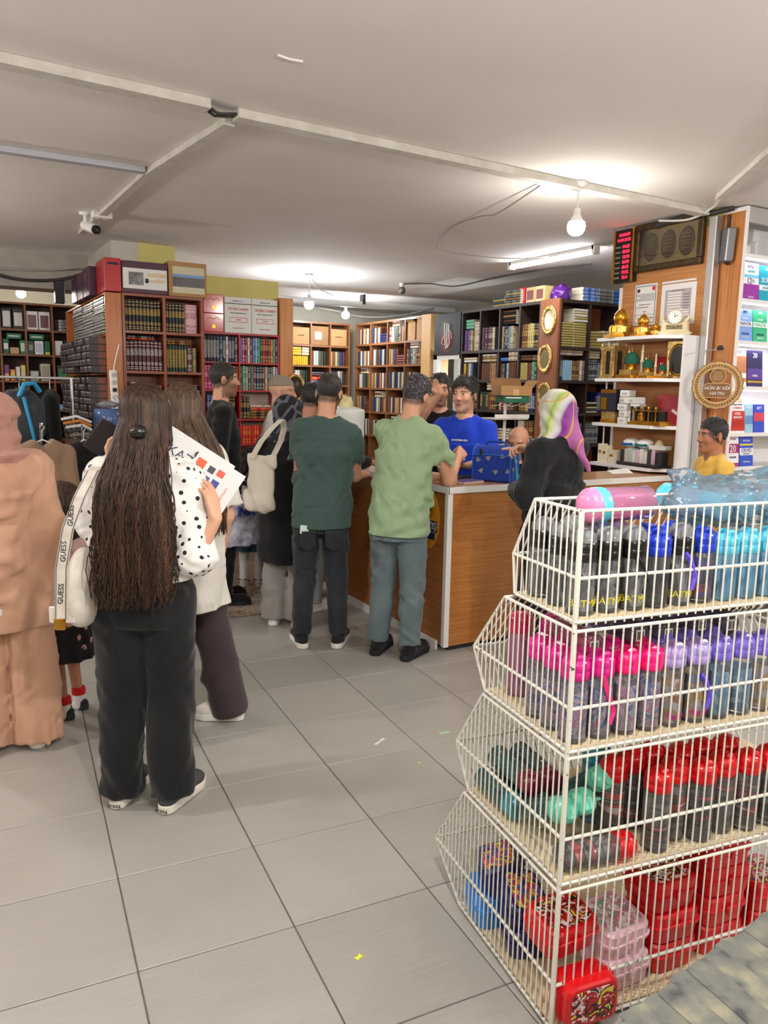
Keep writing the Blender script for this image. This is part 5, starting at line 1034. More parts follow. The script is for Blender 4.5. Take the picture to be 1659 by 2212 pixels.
# second shelf
t = thing('shrine_case', 'gilded rectangular shrine case with dark glass on the second shelf', 'ornament', (4.50, 4.365, 1.7005), -.1); t.scale = (1.1, 1.1, 1.06)
MB().bx(-.06, .06, -.07, .07, 0, .02).bx(-.05, .05, -.06, .06, .02, .20).bx(-.06, .06, -.07, .07, .20, .225).build('body', M_GOLD2, t); MB().bx(-.0515, -.050, -.02, .02, .03, .19).bx(-.02, .02, -.0615, -.06, .03, .19).build('glass', M_GLASS, t)
for x in (-.052, .052):
    for y in (-.062, .062): MB().lathe([(.008, 0), (.008, .225), (.012, .23), (0, .25)], 8, (x, y, 0)).build('pillar', M_GOLD2, t)
def green_mosque(label, y, s, x=4.50, z=1.7005):
    t = thing('dome_model', label, 'ornament', (x, y, z), -.1); t.scale = (s, s, s)
    MB().bx(-.09, .09, -.10, .10, 0, .03, 0, .004).build('plinth', M_GOLD, t); MB().bx(-.07, .07, -.075, .075, .03, .075).build('hall', M_GOLD2, t); MB().lathe([(.045, .07), (.03, .10), (.05, .125)], 14).build('drum', M_GOLD, t)
    MB().lathe([(.062, .125), (.066, .15), (.058, .19), (.035, .22), (0, .232)], 18).build('green_dome', M_GRN, t); MB().lathe([(.006, .23), (.003, .26), (0, .275)], 8).build('finial', M_GOLD, t)
    for y2, h in ((-.085, .30), (.085, .26)): MB().lathe([(.014, 0), (.014, h * .45), (.020, h * .46), (.020, h * .5), (.012, h * .52), (.012, h * .75), (.018, h * .77), (.009, h * .8), (.009, h * .92), (.0, h)], 10, (.04, y2, 0)).build('minaret', M_IVORY, t)
    return t
green_mosque('largest green-domed mosque model on the second shelf', 4.185, .84); green_mosque('middle green-domed mosque model on the second shelf', 4.03, .60); green_mosque('smallest green-domed mosque model on the second shelf', 3.925, .44, 4.53)
t = thing('oval_frame', 'gilded frame with an oval dark opening at the end of the second shelf', 'frame', (4.62, 3.86, 1.7005), math.radians(-70)); MB().bx(-.085, .085, -.012, .012, 0, .265, 0, .004).build('frame', M_GOLD2, t); MB().lathe([(.062, -.014), (.062, .016)], 26, (0, 0, .13), 0, True, RF @ np.diag([1, 1.6, 1])).build('opening', M_GLASS, t); MB().lathe([(.066, .012), (.072, .019), (.062, .019)], 26, (0, 0, .13), 0, True, RF @ np.diag([1, 1.6, 1]), caps=False).build('oval_rim', M_GOLD, t)
tag(MB().bx(4.66, 4.70, 3.93, 4.12, 1.701, 1.86).build('red_box', mat('velvet_red', (170, 14, 26), .7)), 'red velvet box standing behind the green-domed models', 'box')
# third shelf
t = thing('gift_box', 'navy and gold gift box on the third shelf', 'box', (4.53, 4.345, 1.3655), -.05); MB().bx(-.07, .07, -.075, .085, 0, .025).build('gold_foot', M_GOLD, t); MB().bx(-.065, .065, -.07, .08, .025, .085).build('gold_stack', M_GOLD2, t); MB().bx(-.075, .07, -.08, .09, .085, .255).build('navy_case', mat('navy_card', (22, 28, 46), .45), t); MB().bx(-.0765, -.075, -.075, .085, .225, .25).bx(-.0765, -.075, .02, .08, .10, .19).build('gold_foil', M_GOLD, t)
k = 0
for zz, n_ in ((0, 2), (.05, 2), (.10, 2), (.15, 2), (.20, 1)):
    for j in range(n_):
        t = thing('small_carton', 'small white carton, %s in the pile on the third shelf' % nth(k), 'box', (4.50 + .02 * (k % 2), 4.205 - .085 * j + .012 * math.sin(k * 2), 1.3655 + zz), .3 * math.sin(k * 1.7), 'white cartons on the third shelf'); k += 1
        MB().bx(-.05, .05, -.038, .038, 0, .048, 0, .003).build('carton', M_WHITE, t); MB().bx(-.052, -.05, -.02, .02, .012, .03).build('label', mat('label_grey', (180, 178, 176), .6), t)
t = thing('shrine_model', 'gold and black colonnade shrine model on the third shelf', 'ornament', (4.50, 3.975, 1.3655), -.02); MB().bx(-.07, .07, -.15, .15, 0, .018).bx(-.055, .055, -.14, .14, .018, .03).build('plinth', M_GOLD, t); MB().bx(-.04, .04, -.12, .12, .03, .10).build('inner_block', mat('cube_black', (18, 16, 16), .6), t)
for j in range(9): MB().lathe([(.007, .03), (.007, .11), (.011, .115), (.011, .13), (0, .135)], 8, (-.055, -.13 + .0325 * j, 0)).build('column', M_GOLD if j % 2 else INKK, t)
MB().bx(-.06, -.05, -.14, .14, .098, .106).build('architrave', M_GOLD, t); MB().lathe([(.02, .03), (.03, .05), (.02, .075), (.028, .08), (0, .09)], 12, (-.06, 0.03, 0)).build('urn', M_GOLD, t)
t = thing('red_folder', 'red plastic folder with a white wave leaning behind the shrine model', 'folder', (4.665, 3.93, 1.3655), 0); MB().box((0, 0, .11), (.012, .26, .22), 0, rotm(0, .06, 0)).build('folder', mat('folder_red', (196, 60, 72), .3, coat=.4), t); MB().box((-.009, -.05, .09), (.002, .09, .02), 0, rotm(.5, .06, 0)).build('white_wave', INKW, t)
# fourth shelf
for i, (y, x, w, h, c, nm) in enumerate(((4.42, 4.50, .045, .14, (226, 216, 188), 'tall cream box'), (4.365, 4.49, .05, .13, (222, 212, 184), 'cream box'), (4.30, 4.50, .07, .10, (214, 204, 178), 'short cream box'), (4.20, 4.60, .09, .15, (206, 196, 172), 'beige box'), (4.05, 4.62, .10, .16, (226, 222, 214), 'pale box'))):
    t = thing('perfume_box', '%s, %s from the left on the lowest white shelf' % (nm, nth(i)), 'box', (x, y, 1.0605), 0, 'perfume boxes on the lowest shelf'); MB().bx(-.03, .03, -w / 2, w / 2, 0, h, 0, .002).build('carton', mat('card_%d' % i, c, .6), t); MB().bx(-.0312, -.03, -w / 4, w / 4, h * .5, h * .66).build('emblem', mat('emblem_gold', (176, 140, 70), .4, .6), t)
t = thing('display_tray', 'dark tray of upright perfume boxes on the lowest shelf', 'tray', (4.52, 4.03, 1.0605), -.03); MB().bx(-.075, .075, -.20, .19, 0, .012).build('tray', INKK, t); MB().bx(-.078, -.074, -.20, .19, .012, .028).build('lip', mat('clear_lip', (70, 68, 68), .15), t)
for j, c in enumerate(((50, 46, 48), (206, 200, 190), (186, 206, 196), (222, 222, 218), (216, 190, 200), (228, 226, 220), (224, 216, 206), (60, 56, 60), (210, 176, 196), (44, 42, 46))):
    o = tag(MB().bx(-.05, .05, -.0165, .0165, 0, .10 + .008 * (j % 3), 0, .002).build('perfume_box', mat('pbox_%d' % j, c, .5), None, (4.53, 4.20 - .0365 * j, 1.0730)), 'slim perfume box, %s from the left in the dark tray' % nth(j), 'box', 'perfume boxes in the tray')
for j, (y, c1_, c2_) in enumerate(((4.16, (238, 238, 240), (30, 110, 190)), (4.03, (240, 240, 240), (40, 130, 130)))):
    t = thing('tissue_pack', 'white tissue pack with a %s band on the perfume boxes' % ('blue' if j == 0 else 'teal'), 'tissue pack', (4.53, y, 1.1915), .1 * j); link('pack', sdf_mesh('pack', [('e', A(0, 0, .033), A(.06, .065, .036), None)], mat('tissue_white', c1_, .4), .008, .02, cuts=[lambda X, Y, Z: -Z + 0 * X]), t); MB().box((-.052, 0, .026), (.012, .10, .018), 0, rotm(0, -.35, 0)).build('band', mat('tissue_band%d' % j, c2_, .4), t)
t = thing('white_tray', 'white cardboard tray with a cream egg-shaped lid on the perfume boxes', 'tray', (4.54, 3.90, 1.1915)); MB().bx(-.05, .05, -.06, .06, 0, .006).bx(-.05, .05, -.06, -.056, .006, .03).bx(-.05, .05, .056, .06, .006, .03).bx(-.05, -.046, -.056, .056, .006, .03).build('tray', M_WHITE, t); MB().lathe([(0, 0), (.03, .008), (.033, .03), (.022, .055), (0, .065)], 16, (0.0, .01, .006)).build('lid', M_IVORY, t)
t = thing('paper_sheet', 'curled white paper sheet on the counter beside the white shelf', 'paper', (4.25, 4.0, 1.0215), -.3); MB().add([(-.08, -.05, 0), (.08, -.05, .004), (.09, .05, .03), (-.07, .05, .012), (-.08, -.05, .002), (.08, -.05, .006), (.09, .05, .032), (-.07, .05, .014)], [(3, 2, 1, 0), (4, 5, 6, 7), (0, 1, 5, 4), (2, 3, 7, 6), (1, 2, 6, 5), (3, 0, 4, 7)]).build('sheet', INKW, t)
# ------------------------------------------------------------------ on the partition
XP = 4.709
def wall_print(t, lines, m=INKK, x=-.0032):
    b = MB()
    for y0, y1, z, h in lines: b.bx(x, x + .0012, y0, y1, z - h / 2, z + h / 2)
    o = b.build('printed_lines', m, t); o['kind'] = 'stuff'; return o
t = thing('led_clock', 'black and gold LED prayer-time clock at the partition edge', 'clock', (4.665, 4.485, 2.63), .0)
MB().bx(-.012, .040, -.10, .10, -.195, .195, 0, .004).build('case', mat('clock_black', (20, 18, 18), .3), t)
for y in (-.094, .094): MB().bx(-.018, -.010, y - .008, y + .008, -.197, .197).build('gold_rail', M_GOLD, t)
LEDM = m_emit('led_red', (255, 20, 40), 9.0)
for i, s_ in enumerate(('10:06:09', '04.09.2025', '04:25', '05:09', '12:38', '16:08', '18:55', '19:52', '25.0')):
    z = .155 - .038 * i - (.012 if i > 1 else 0); lettering(s_, .033 if i != 1 else .030, LEDM, t, (-.0135, -.025 if i > 1 else 0, z), (0, -1, 0), (0, 0, 1), depth=.0006)
    if i > 1: MB().bx(-.0135, -.012, .03, .08, z - .006, z + .006).build('caption', mat('caption_grey', (120, 118, 116), .5), t)
t = thing('framed_relief', 'wide bronze-framed relief of three oval medallions on the partition', 'picture frame', (4.695, 4.09, 2.665))
MF = mat('bronze_frame', (92, 74, 50), .4, .6, c2=(60, 46, 32), ns=30, bump=.3); b = MB()
for z in (-.15, .15): MB().bx(-.03, .012, -.305, .305, z - .022, z + .022, 0, .006).build('frame_rail', MF, t)
for y in (-.285, .285): MB().bx(-.03, .012, y - .022, y + .022, -.13, .13, 0, .006).build('frame_stile', MF, t)
MB().bx(-.004, .010, -.265, .265, -.13, .13).build('panel', mat('relief_ground', (140, 126, 78), .5, c2=(122, 108, 66), ns=40), t)
for y in (-.16, 0, .16):
    o = MB().lathe([(0, .004), (.05, .004), (.06, .010), (.068, .004), (.07, 0)], 24, (-.006, y, 0), 0, True, np.array([[0, 0, -1], [1, 0, 0], [0, -1.45, 0.0]])).build('medallion', mat('medallion', (70, 58, 36), .4, .5), t)
    for j in range(5): MB().bx(-.013, -.010, y - .04, y + .04, -.05 + .025 * j, -.044 + .025 * j).build('relief_line', mat('relief_gold', (150, 124, 70), .35, .8), o)
MB().bx(-.018, -.0165, -.262, .262, -.128, .128).build('film', m_clear('frame_film', (250, 248, 244), .0, .04), t)
PAPER = mat('paper', (226, 224, 224), .7)
t = thing('certificate', 'white certificate with a dark border and red stamp photo', 'certificate', (XP, 4.285, 2.255)); MB().bx(-.002, 0, -.105, .105, -.15, .15).build('sheet', PAPER, t)
wall_print(t, [(-.09, .09, .135, .004), (-.09, .09, -.135, .004)] + [(-.085, .085 - .03 * (i % 3 == 2), .075 - .011 * i, .003) for i in range(5)] + [(-.05, .06, .0, .004), (-.03, .08, -.02, .004), (-.02, .02, -.05, .003), (-.09, .09, -.075, .002), (-.08, -.05, -.10, .005), (.03, .07, -.10, .005)]); MB().bx(-.0035, -.002, -.085, -.06, .10, .128).build('stamp_photo', INKR, t); MB().lathe([(.014, .002), (.014, .0034)], 14, (0, .07, .105), 0, False, np.array([[0, 0, -1], [1, 0, 0], [0, -1, 0.0]])).build('seal', mat('seal_navy', (40, 46, 80), .6), t)
for y in (.093, -.093): MB().bx(-.0032, -.002, y - .002, y + .002, -.135, .135).build('border_line', INKK, t)
t = thing('notice_sheet', 'white notice with a grey table in a plastic sleeve', 'notice', (XP, 3.985, 2.24)); MB().bx(-.002, 0, -.155, .15, -.15, .14).build('sheet', PAPER, t); MB().bx(-.0028, -.002, -.115, .115, -.11, .10).build('grey_table', mat('table_grey', (176, 168, 174), .7), t)
o = MB()
for i in range(9): o.bx(-.0034, -.0028, -.03 if i < 6 else -.105, .09, .07 - .02 * i, .082 - .02 * i)
o.build('white_cells', PAPER, t)['kind'] = 'stuff'; wall_print(t, [(-.10, -.05, .06 - .02 * i, .006) for i in range(6)] + [(-.06, .06, .09, .005)], mat('ink_grey', (110, 100, 110), .7), -.0036); MB().bx(-.004, -.001, -.15, .15, .148, .162).build('binding_strip', mat('binding', (222, 222, 224), .4), t)
t = thing('power_adapter', 'grey power adapter hanging beside the metal corner profile', 'adapter', (4.755, 3.64, 2.60), -.5); MB().box((0, 0, 0), (.06, .10, .22), 0, rotm(.08, 0, 0), .008).build('case', mat('adapter_grey', (126, 126, 130), .4, .4), t); MB().tube([(0, .02, .11), (0.01, .03, .16), (.0, .02, .20)], .012, 6).build('plug_lead', M_CABLE, t); MB().tube([(0, -.03, -.11), (.01, 0, -.125), (0, .03, -.11)], .008, 6).build('lower_lead', M_CABLE, t)
# welcome sign
sg = thing('welcome_sign', 'round carved wooden welcome sign hanging on a nail', 'sign', (4.605, 3.515, 1.655), math.radians(-52.6))
M_PLY = mat('sign_ply', (206, 172, 116), .6, c2=(192, 156, 100), ns=12); M_PLYD = mat('sign_brown', (134, 92, 54), .6); RS = np.array([[1, 0, 0], [0, 0, 1], [0, 1, 0.0]])
def ring(r0, r1, y0, y1, nm, m, sc=0.0, n=72):
    V = []; Fc = []
    for i in range(n):
        a = 2 * math.pi * i / n; ro = r1 + sc * abs(math.sin(a * 9)); V += [(r0 * math.cos(a), y0, r0 * math.sin(a)), (ro * math.cos(a), y0, ro * math.sin(a)), (ro * math.cos(a), y1, ro * math.sin(a)), (r0 * math.cos(a), y1, r0 * math.sin(a))]
    for i in range(n):
        j = (i + 1) % n
        for q in range(4): Fc.append((i * 4 + q, j * 4 + q, j * 4 + (q + 1) % 4, i * 4 + (q + 1) % 4))
    return MB().add(V, Fc).build(nm, m, sg)
ring(.112, .152, -.004, .004, 'outer_ring', M_PLY, .006); ring(.124, .142, -.0062, -.004, 'ring_inlay', M_PLYD); ring(.146, .158, .004, .008, 'shadow_ring', M_PLYD, .006)  # last one is a brown ring set behind the outer ring
for i in range(22):
    a = 2 * math.pi * i / 22; MB().tube([(.133 * math.cos(a) + .011 * math.cos(b_), -.007, .133 * math.sin(a) + .011 * math.sin(b_)) for b_ in np.linspace(0, 2 * math.pi, 9)[:-1]], .0028, 4, closed=True).build('scroll', M_PLY, sg)
MB().lathe([(.050, -.004), (.050, .006)], 12, (0, 0, .062), 0, False, RS).build('medallion', M_PLYD, sg); MB().tube([(.050 * math.cos(a), -.006, .062 + .050 * math.sin(a)) for a in np.linspace(0, 2 * math.pi, 13)[:-1]], .0035, 4, closed=True).build('medallion_rim', M_PLY, sg)
for i in range(6): MB().bx(-.036 + .004 * abs(i - 2), .036 - .004 * abs(i - 2), -.0062, -.004, .035 + .0105 * i, .0385 + .0105 * i).build('engraved_line', M_PLY, sg)
MB().prism([(-.075, -.075), (.075, -.075), (.078, -.055), (.09, -.045), (.09, .0), (.07, .01), (.066, .02), (-.066, .02), (-.07, .01), (-.09, 0), (-.09, -.045), (-.078, -.055)], -.004, .006, 0, RS, (0, 0, -.008)).build('plaque', M_PLYD, sg)
MB().tube([(-.075, -.005, -.083), (.075, -.005, -.083), (.09, -.005, -.05), (.088, -.005, -.005), (.066, -.005, .012), (-.066, -.005, .012), (-.088, -.005, -.005), (-.09, -.005, -.05)], .0035, 4, closed=True).build('plaque_rim', M_PLY, sg)
lettering('HÛN BI XÊR', .030, INKW, sg, (0, -.0068, -.020), shear=.2); lettering('HATIN', .030, INKW, sg, (0, -.0068, -.055), shear=.2)
MB().tube([(-.05, 0, .145), (0, .01, .235), (.05, 0, .145)], .0015, 4).build('cord', M_CABLE2, sg); MB().lathe([(.02, 0), (.024, .012), (.012, .03)], 10, (0, .012, .235)).build('nail_bow', INKK, sg); MB().tube([(0, .012, .24), (-.105, .21, .24)], .004, 6).build('hook_rod', M_ALU, sg)
for i, (c, z) in enumerate((((214, 96, 40), -.19), ((226, 214, 190), -.21), ((60, 120, 70), -.232))): MB().lathe([(0, -.009), (.008, -.004), (.008, .004), (0, .009)], 10, (0, 0, z)).build('bead', mat('bead_%d' % i, c, .4), sg)
MB().tube([(0, 0, -.15), (0, 0, -.24)], .0012, 4).build('bead_string', M_CABLE2, sg)
# ------------------------------------------------------------------ bright bookcase of exam books at the right edge
Z6 = [2.84, 2.54, 2.245, 1.965, 1.655, 1.33, 1.09, .70, .35, .08]
c7 = Case('bright_bookcase', 'white-fronted bookcase of exam books at the right edge', (4.785, 3.535), 0, 1.2, .28, Z6, [.011, 1.19], M_CWHITE, sh_t=.026, mside=m_wood('case_side_wood', (180, 112, 54), (194, 126, 66), (168, 100, 46), 'Z', .35, .3))
MB().bx(-.006, .020, -.006, .004, 0, 2.84).build('front_edge', M_CWHITE, c7.t); MB().bx(-.006, -.002, .004, .28, .02, 2.80).build('side_board', m_wood('case_side_wood', (180, 112, 54), (194, 126, 66), (168, 100, 46), 'Z'), c7.t)
MB().bx(.02, 1.18, -.004, .02, 2.74, 2.84).build('shutter_box', M_ALU, c7.t)
LEDS = m_emit('shelf_led', (244, 244, 255), 22.0)
for z in (2.514, 2.219, 1.939, 1.629): MB().bx(.03, 1.17, .012, .024, z - .008, z).build('shelf_light', LEDS, c7.t)
def cover(label, u, z, w, h, c, bands=(), texts=(), lean=.10, y=.016):
    u += .022
    p = c7.w(u + w / 2, y, z + .001); t = thing('exam_book', label, 'book', p, 0, 'exam books facing out'); t.rotation_euler = (-lean, 0, 0)
    MB().bx(-w / 2, w / 2, 0, .014, 0, h).build('book_block', mat('cov_%d_%d_%d' % c, c, .35), t)
    for z0, z1_, cc in bands: MB().bx(-w / 2 + .001, w / 2 - .001, -.001, 0, z0 * h, z1_ * h).build('cover_band', mat('cov_%d_%d_%d' % cc, cc, .35), t)
    for s_, sz, zz, cc in texts: lettering(s_, sz, mat('cov_%d_%d_%d' % cc, cc, .35), t, (0, -.0016, zz * h))
    return t
WHT, TEAL, PUR, LBL, GRE, NAV, REDD = (236, 236, 240), (10, 160, 186), (150, 40, 160), (120, 160, 226), (50, 180, 130), (40, 34, 90), (196, 40, 36)
cover('white and purple geography exam book on the upper shelf', .03, 2.245, .175, .245, WHT, ((.0, .42, PUR), (.60, .68, (100, 190, 220))), (('KPSS', .032, .90, NAV), ('Coğrafya', .024, .78, (30, 150, 160)), ('12=', .055, .50, NAV), ('ÖNCESİ', .016, .06, WHT)))
cover('turquoise question-bank book on the upper shelf', .21, 2.245, .175, .24, TEAL, ((.3, .45, WHT),), (('SORU', .05, .58, WHT), ('BANKASI', .026, .37, TEAL), ('2025', .02, .9, WHT)))
cover('light blue logic exam book on the third shelf', .02, 1.965, .155, .215, LBL, ((.46, .62, WHT),), (('2025', .024, .92, NAV), ('SAYISAL', .018, .70, WHT), ('MANTIK', .036, .54, NAV), ('YENİ NESİL', .016, .22, NAV), ('SORULAR', .016, .12, WHT)))
cover('green logic exam book on the third shelf', .185, 1.965, .155, .215, GRE, ((.46, .62, WHT),), (('2025', .024, .92, WHT), ('SÖZEL', .018, .70, WHT), ('MANTIK', .036, .54, GRE), ('YENİ NESİL', .016, .22, NAV), ('SORULAR', .016, .12, WHT)))
cover('red-edged white workbook with an orange food picture', .015, 1.655, .14, .26, WHT, ((.35, .80, (196, 130, 90)), (.12, .22, (214, 140, 60))), (('YDT', .03, .9, NAV),))
cover('dark purple exam book with white numbers on the fourth shelf', .165, 1.655, .17, .25, NAV, ((.1, .16, (190, 150, 60)), (.2, .5, (90, 60, 150))), (('20', .05, .86, WHT), ('GENEL', .02, .3, WHT)))
cover('white exam book with orange heading and red block', -.0 + .03, 1.33, .15, .255, WHT, ((.05, .60, REDD), (.12, .34, (226, 130, 70))), (('KPSS', .044, .88, (230, 130, 40)), ('GENEL KÜLTÜR', .014, .77, NAV), ('COĞRAFYA', .018, .68, REDD), ('SORU', .026, .52, WHT), ('BANKASI', .022, .42, WHT)))
cover('pale blue magazine-style book on the fifth shelf', .19, 1.33, .085, .20, (150, 190, 216), ((.3, .6, (90, 140, 190)),), (('TYT', .026, .85, WHT),)); cover('deep blue book beside the pale blue one on fifth shelf', .285, 1.33, .12, .20, (50, 70, 190), ((.4, .7, (200, 60, 90)),), (('AYT', .03, .86, WHT),))
cover('white and magenta book numbered twenty on the sixth shelf', .02, 1.09, .13, .215, WHT, ((.45, .75, (170, 40, 110)), (0, .12, (170, 40, 110))), (('KPSS 2025', .016, .9, (170, 40, 110)), ('20', .07, .58, WHT), ('DENEME', .02, .3, NAV)))
cover('blue past-questions book on the sixth shelf', .16, 1.09, .15, .215, (40, 80, 200), ((.36, .60, WHT), (.68, .74, (226, 200, 60))), (('KPSS 2025', .018, .84, WHT), ('ÇIKMIŞ', .036, .52, (40, 60, 160)), ('SORULAR', .016, .41, NAV), ('YAYINLARI', .016, .14, WHT)))
for i in range(6): cover('exam book standing further right, number %s along the bright bookcase' % nth(i), .36 + .13 * i, Z6[1 + i % 5] + 0, .12, .2, ((90, 60, 160), (40, 140, 180), (220, 90, 60), (230, 220, 210), (60, 160, 110), (200, 60, 100))[i])
for i, (u, w, h, c) in enumerate(((.04, .04, .16, (226, 200, 206)), (.09, .08, .07, (226, 224, 226)), (.19, .07, .10, (214, 220, 222)))):
    tag(MB().bx(-w / 2, w / 2, -.03, .03, 0, h, 0, .003).build('gift_carton', mat('gc_%d' % i, c, .5), None, c7.w(u + w / 2, .10, 2.5405), (0, 0, .2 * i)), 'pale carton, %s from the left on the brightest top shelf' % nth(i), 'box')
# ------------------------------------------------------------------ the people in the shop
def fab(name, c, c2=None, rough=.9, ns=5, bump=.15, bns=None, stretch=(1, 1, 1)):
    if name in MATS: return MATS[name]
    t = NT(name); mp = t.coords('Object', stretch); n = t.n('ShaderNodeTexNoise', i_Scale=float(ns), i_Detail=4.0); t.l(mp, 0, n, 'Vector')
    rp = t.ramp([(.3, c), (.7, c2 or tuple(int(v * .88) for v in c))]); t.l(n, 0, rp, 0); t.l(rp, 0, t.b, 'Base Color'); t.b.inputs['Roughness'].default_value = rough; t.b.inputs['Specular IOR Level'].default_value = .2; t.b.inputs['Sheen Weight'].default_value = .15
    n2 = t.n('ShaderNodeTexNoise', i_Scale=float(bns or 260), i_Detail=2.0); m2 = t.coords('Object'); t.l(m2, 0, n2, 'Vector'); t.bump(n2, bump, .002); MATS[name] = t.m; return t.m
def m_hair(name, c1, c2, c3):
    t = NT(name); mp = t.coords('Object', (90, 90, 2.5)); n = t.n('ShaderNodeTexNoise', i_Scale=1.0, i_Detail=3.0, i_Distortion=.4); t.l(mp, 0, n, 'Vector'); rp = t.ramp([(.3, c1), (.52, c2), (.72, c3)]); t.l(n, 0, rp, 0)
    t.l(rp, 0, t.b, 'Base Color'); t.b.inputs['Roughness'].default_value = .5; t.b.inputs['Specular IOR Level'].default_value = .4; t.bump(n, .5, .004); MATS[name] = t.m; return t.m
def long_hair(s, root, m, bottom, w0=.10, w1=.14, n=260, wave=.012, seed=0, thick=.035, m2=None, cx=0.0, part=0.0):
    rg = np.random.RandomState(seed); J = s.J; nb = J['neckb']; hd = J['head']; hs = s.hs; yb = nb[1] - .085
    P = [s.he((0, -.018, .034), (.080, .101, .092)), ('c', s.hp(0, -.035, -.02), A(cx * .5, yb + .03, nb[2]), .072 * hs, .052, dict(k=.05))]
    P.append(('ec', A(cx, yb - .050, bottom + .05), A(0, yb - .012, nb[2] - .03), (w1 * .88, thick * .7), (w0 * .85, thick * .45), 0.0, dict(k=.06)))
    P += [s.hc((x * .062, .03, .05), (x * .075, -.02, -.08), .022, .028, k=.03) for x in (-1, 1)]
    def cutf(X, Y, Z):
        dx, dy, dz = X - hd[0], Y - hd[1], Z - hd[2]; Hm = s.Hm; y = (dx * Hm[0, 1] + dy * Hm[1, 1] + dz * Hm[2, 1]) / hs; z = (dx * Hm[0, 2] + dy * Hm[1, 2] + dz * Hm[2, 2]) / hs; x = (dx * Hm[0, 0] + dy * Hm[1, 0] + dz * Hm[2, 0]) / hs
        return np.where(z < .075, (y - .035 + np.clip(.055 - np.abs(x), 0, 1) * 0) * hs, -1.0) + 0 * X
    o = link('hair', sdf_mesh('hair', P, m, .007, .03, (), (), [cutf], [dict(amp=.004, n=3, wl=.05, seed=seed + 2)]), root)
    L = MB(); z0 = nb[2]
    for i in range(n):
        a = rg.uniform(-1, 1); d = rg.uniform(.6, 1.0); ph = rg.uniform(0, 6.3); bt = bottom - rg.uniform(-.13, .035); fr = rg.uniform(11, 19); wv = wave * rg.uniform(.4, 1.3)
        pts = []; rr = []; r0 = rg.uniform(.0018, .0042)
        th = a * 1.35; ca, sa = math.cos(th), math.sin(th)
        for t_ in (0.08, .3, .52, .76, 1.0):
            ang = t_ * 1.9; pts.append(s.hp((.084 + .010 * d) * sa * math.sin(ang) + part * .02 * (1 - t_), -.018 - (.104 + .010 * d) * ca * math.sin(ang), .034 + (.093 + .008 * d) * math.cos(ang)))
        top = pts[-1]; xe = cx + a * w1 * rg.uniform(.92, 1.12); ye = yb - .055 - thick * (.55 + .65 * d) * math.sqrt(max(0, 1 - a * a * .9))
        m_ = 12
        for j in range(1, m_ + 1):
            f = j / m_; z = top[2] + (bt - top[2]) * f; g = min(1, f * 2.2); wob = wv * math.sin(z * fr + ph) * min(1, f * 1.6)
            pts.append(A(top[0] * (1 - g) + (xe * (.75 + .25 * f)) * g + wob, top[1] * (1 - g) + ye * g + wob * .5, z))
        k = len(pts); rr = [r0 * (1 if q < k * .6 else 1 - .75 * (q - k * .6) / (k * .4)) for q in range(k)]
        L.tube(pts, rr, 4, caps=False)
    tag(L.build('hair_strands', m2 or m, o), kind='stuff'); return o
def hijab(s, root, m, drop=.12, name='headscarf', k=.04, folds=dict(amp=.006, n=3, wl=.07, seed=2), face=True, tail=None, back=.0, label=None, flat=False):
    J = s.J; nb = J['neckb']; kk = s.k
    P = [s.he((0, -.016, .028), (.096, .115, .105)), s.he((0, .0, -.045), (.088, .092, .09)), ('c', s.hp(0, -.01, -.08), nb + s.L @ A(0, .0, .0), .082 * s.hs, .085 * kk, dict(k=.04)),
         ('e', nb + s.L @ A(0, .0, -.03) * kk, A(.15, .115, .075) * kk, s.L, dict(k=.04))]
    P += [('c', nb, J['sh_' + q] + A(0, 0, .0), .072 * kk, .052 * kk, dict(k=.04)) for q in 'rl']
    if drop > .1: P.append(('e', nb + s.L @ A(0, -.02 - back, -drop) * kk, A(.15, .11, .14) * kk, s.L, dict(k=.05)))
    for a_, b_, ra, rb in (tail or []): P.append(('c', A(*a_), A(*b_), ra, rb, dict(k=.03)))
    sub = [s.he((0, .125, -.01), (.058, .075, .080))] if face else []
    return cloth(s, root, name, P, m, .007, k, sub, (), folds, None, label, None, .015)
SK1, SK2, SK3 = (206, 152, 122), (190, 134, 104), (216, 166, 138)
# --- woman in beige at the left edge
s = Sk((.212, 3.625), 82, 1.53, 1.08, stance=.02)
p1 = person_root(s, 'person in beige tunic, wide trousers and rose headscarf at left edge', SK3, hf=.007)
MBEI = fab('beige_crepe', (206, 162, 136), (192, 148, 122), .85, 3, .25, 120)
J = s.J; kk = s.k
P = [('ec', A(0, -.01, .48), A(0, -.01, 1.12), (.205, .165), (.180, .135), 0.0, dict(k=.05))] + [p + (dict(k=.05),) for p in s.torso(.035)[:1] + s.shoulders(.020)]
for q in 'rl': P += [('c', J['sh_' + q], J['el_' + q], .068, .068, dict(k=.04)), ('cf', J['el_' + q], J['wr_' + q], .068, .070, dict(k=.03))]
cloth(s, p1, 'tunic', P, MBEI, .009, .04, (), [lambda X, Y, Z: .555 - Z + 0 * X], [dict(amp=.014, n=3, wl=.16, seed=5, flat=.3), dict(amp=.006, n=3, wl=.06, seed=8, flat=.4)], None)
MB().box((-.01, -.205, .66), (.028, .003, .025), 0).build('price_tag', PAPER, p1)
trousers(s, p1, MBEI, (.115, .108, .112), .03, .009, folds=[dict(amp=.014, n=3, wl=.14, seed=11, flat=.35), dict(amp=.006, n=3, wl=.06, seed=3, flat=.4)])
hijab(s, p1, fab('rose_scarf', (186, 140, 128), (170, 124, 114), .9, 4, .2, 150), .16, folds=[dict(amp=.009, n=3, wl=.10, seed=2, flat=1.5), dict(amp=.004, n=3, wl=.045, seed=6)])
for q in 'rl': shoe(s, p1, q, fab('shoe_cream', (214, 206, 192)), mat('sole_white', (232, 230, 226), .6), 4, .25)
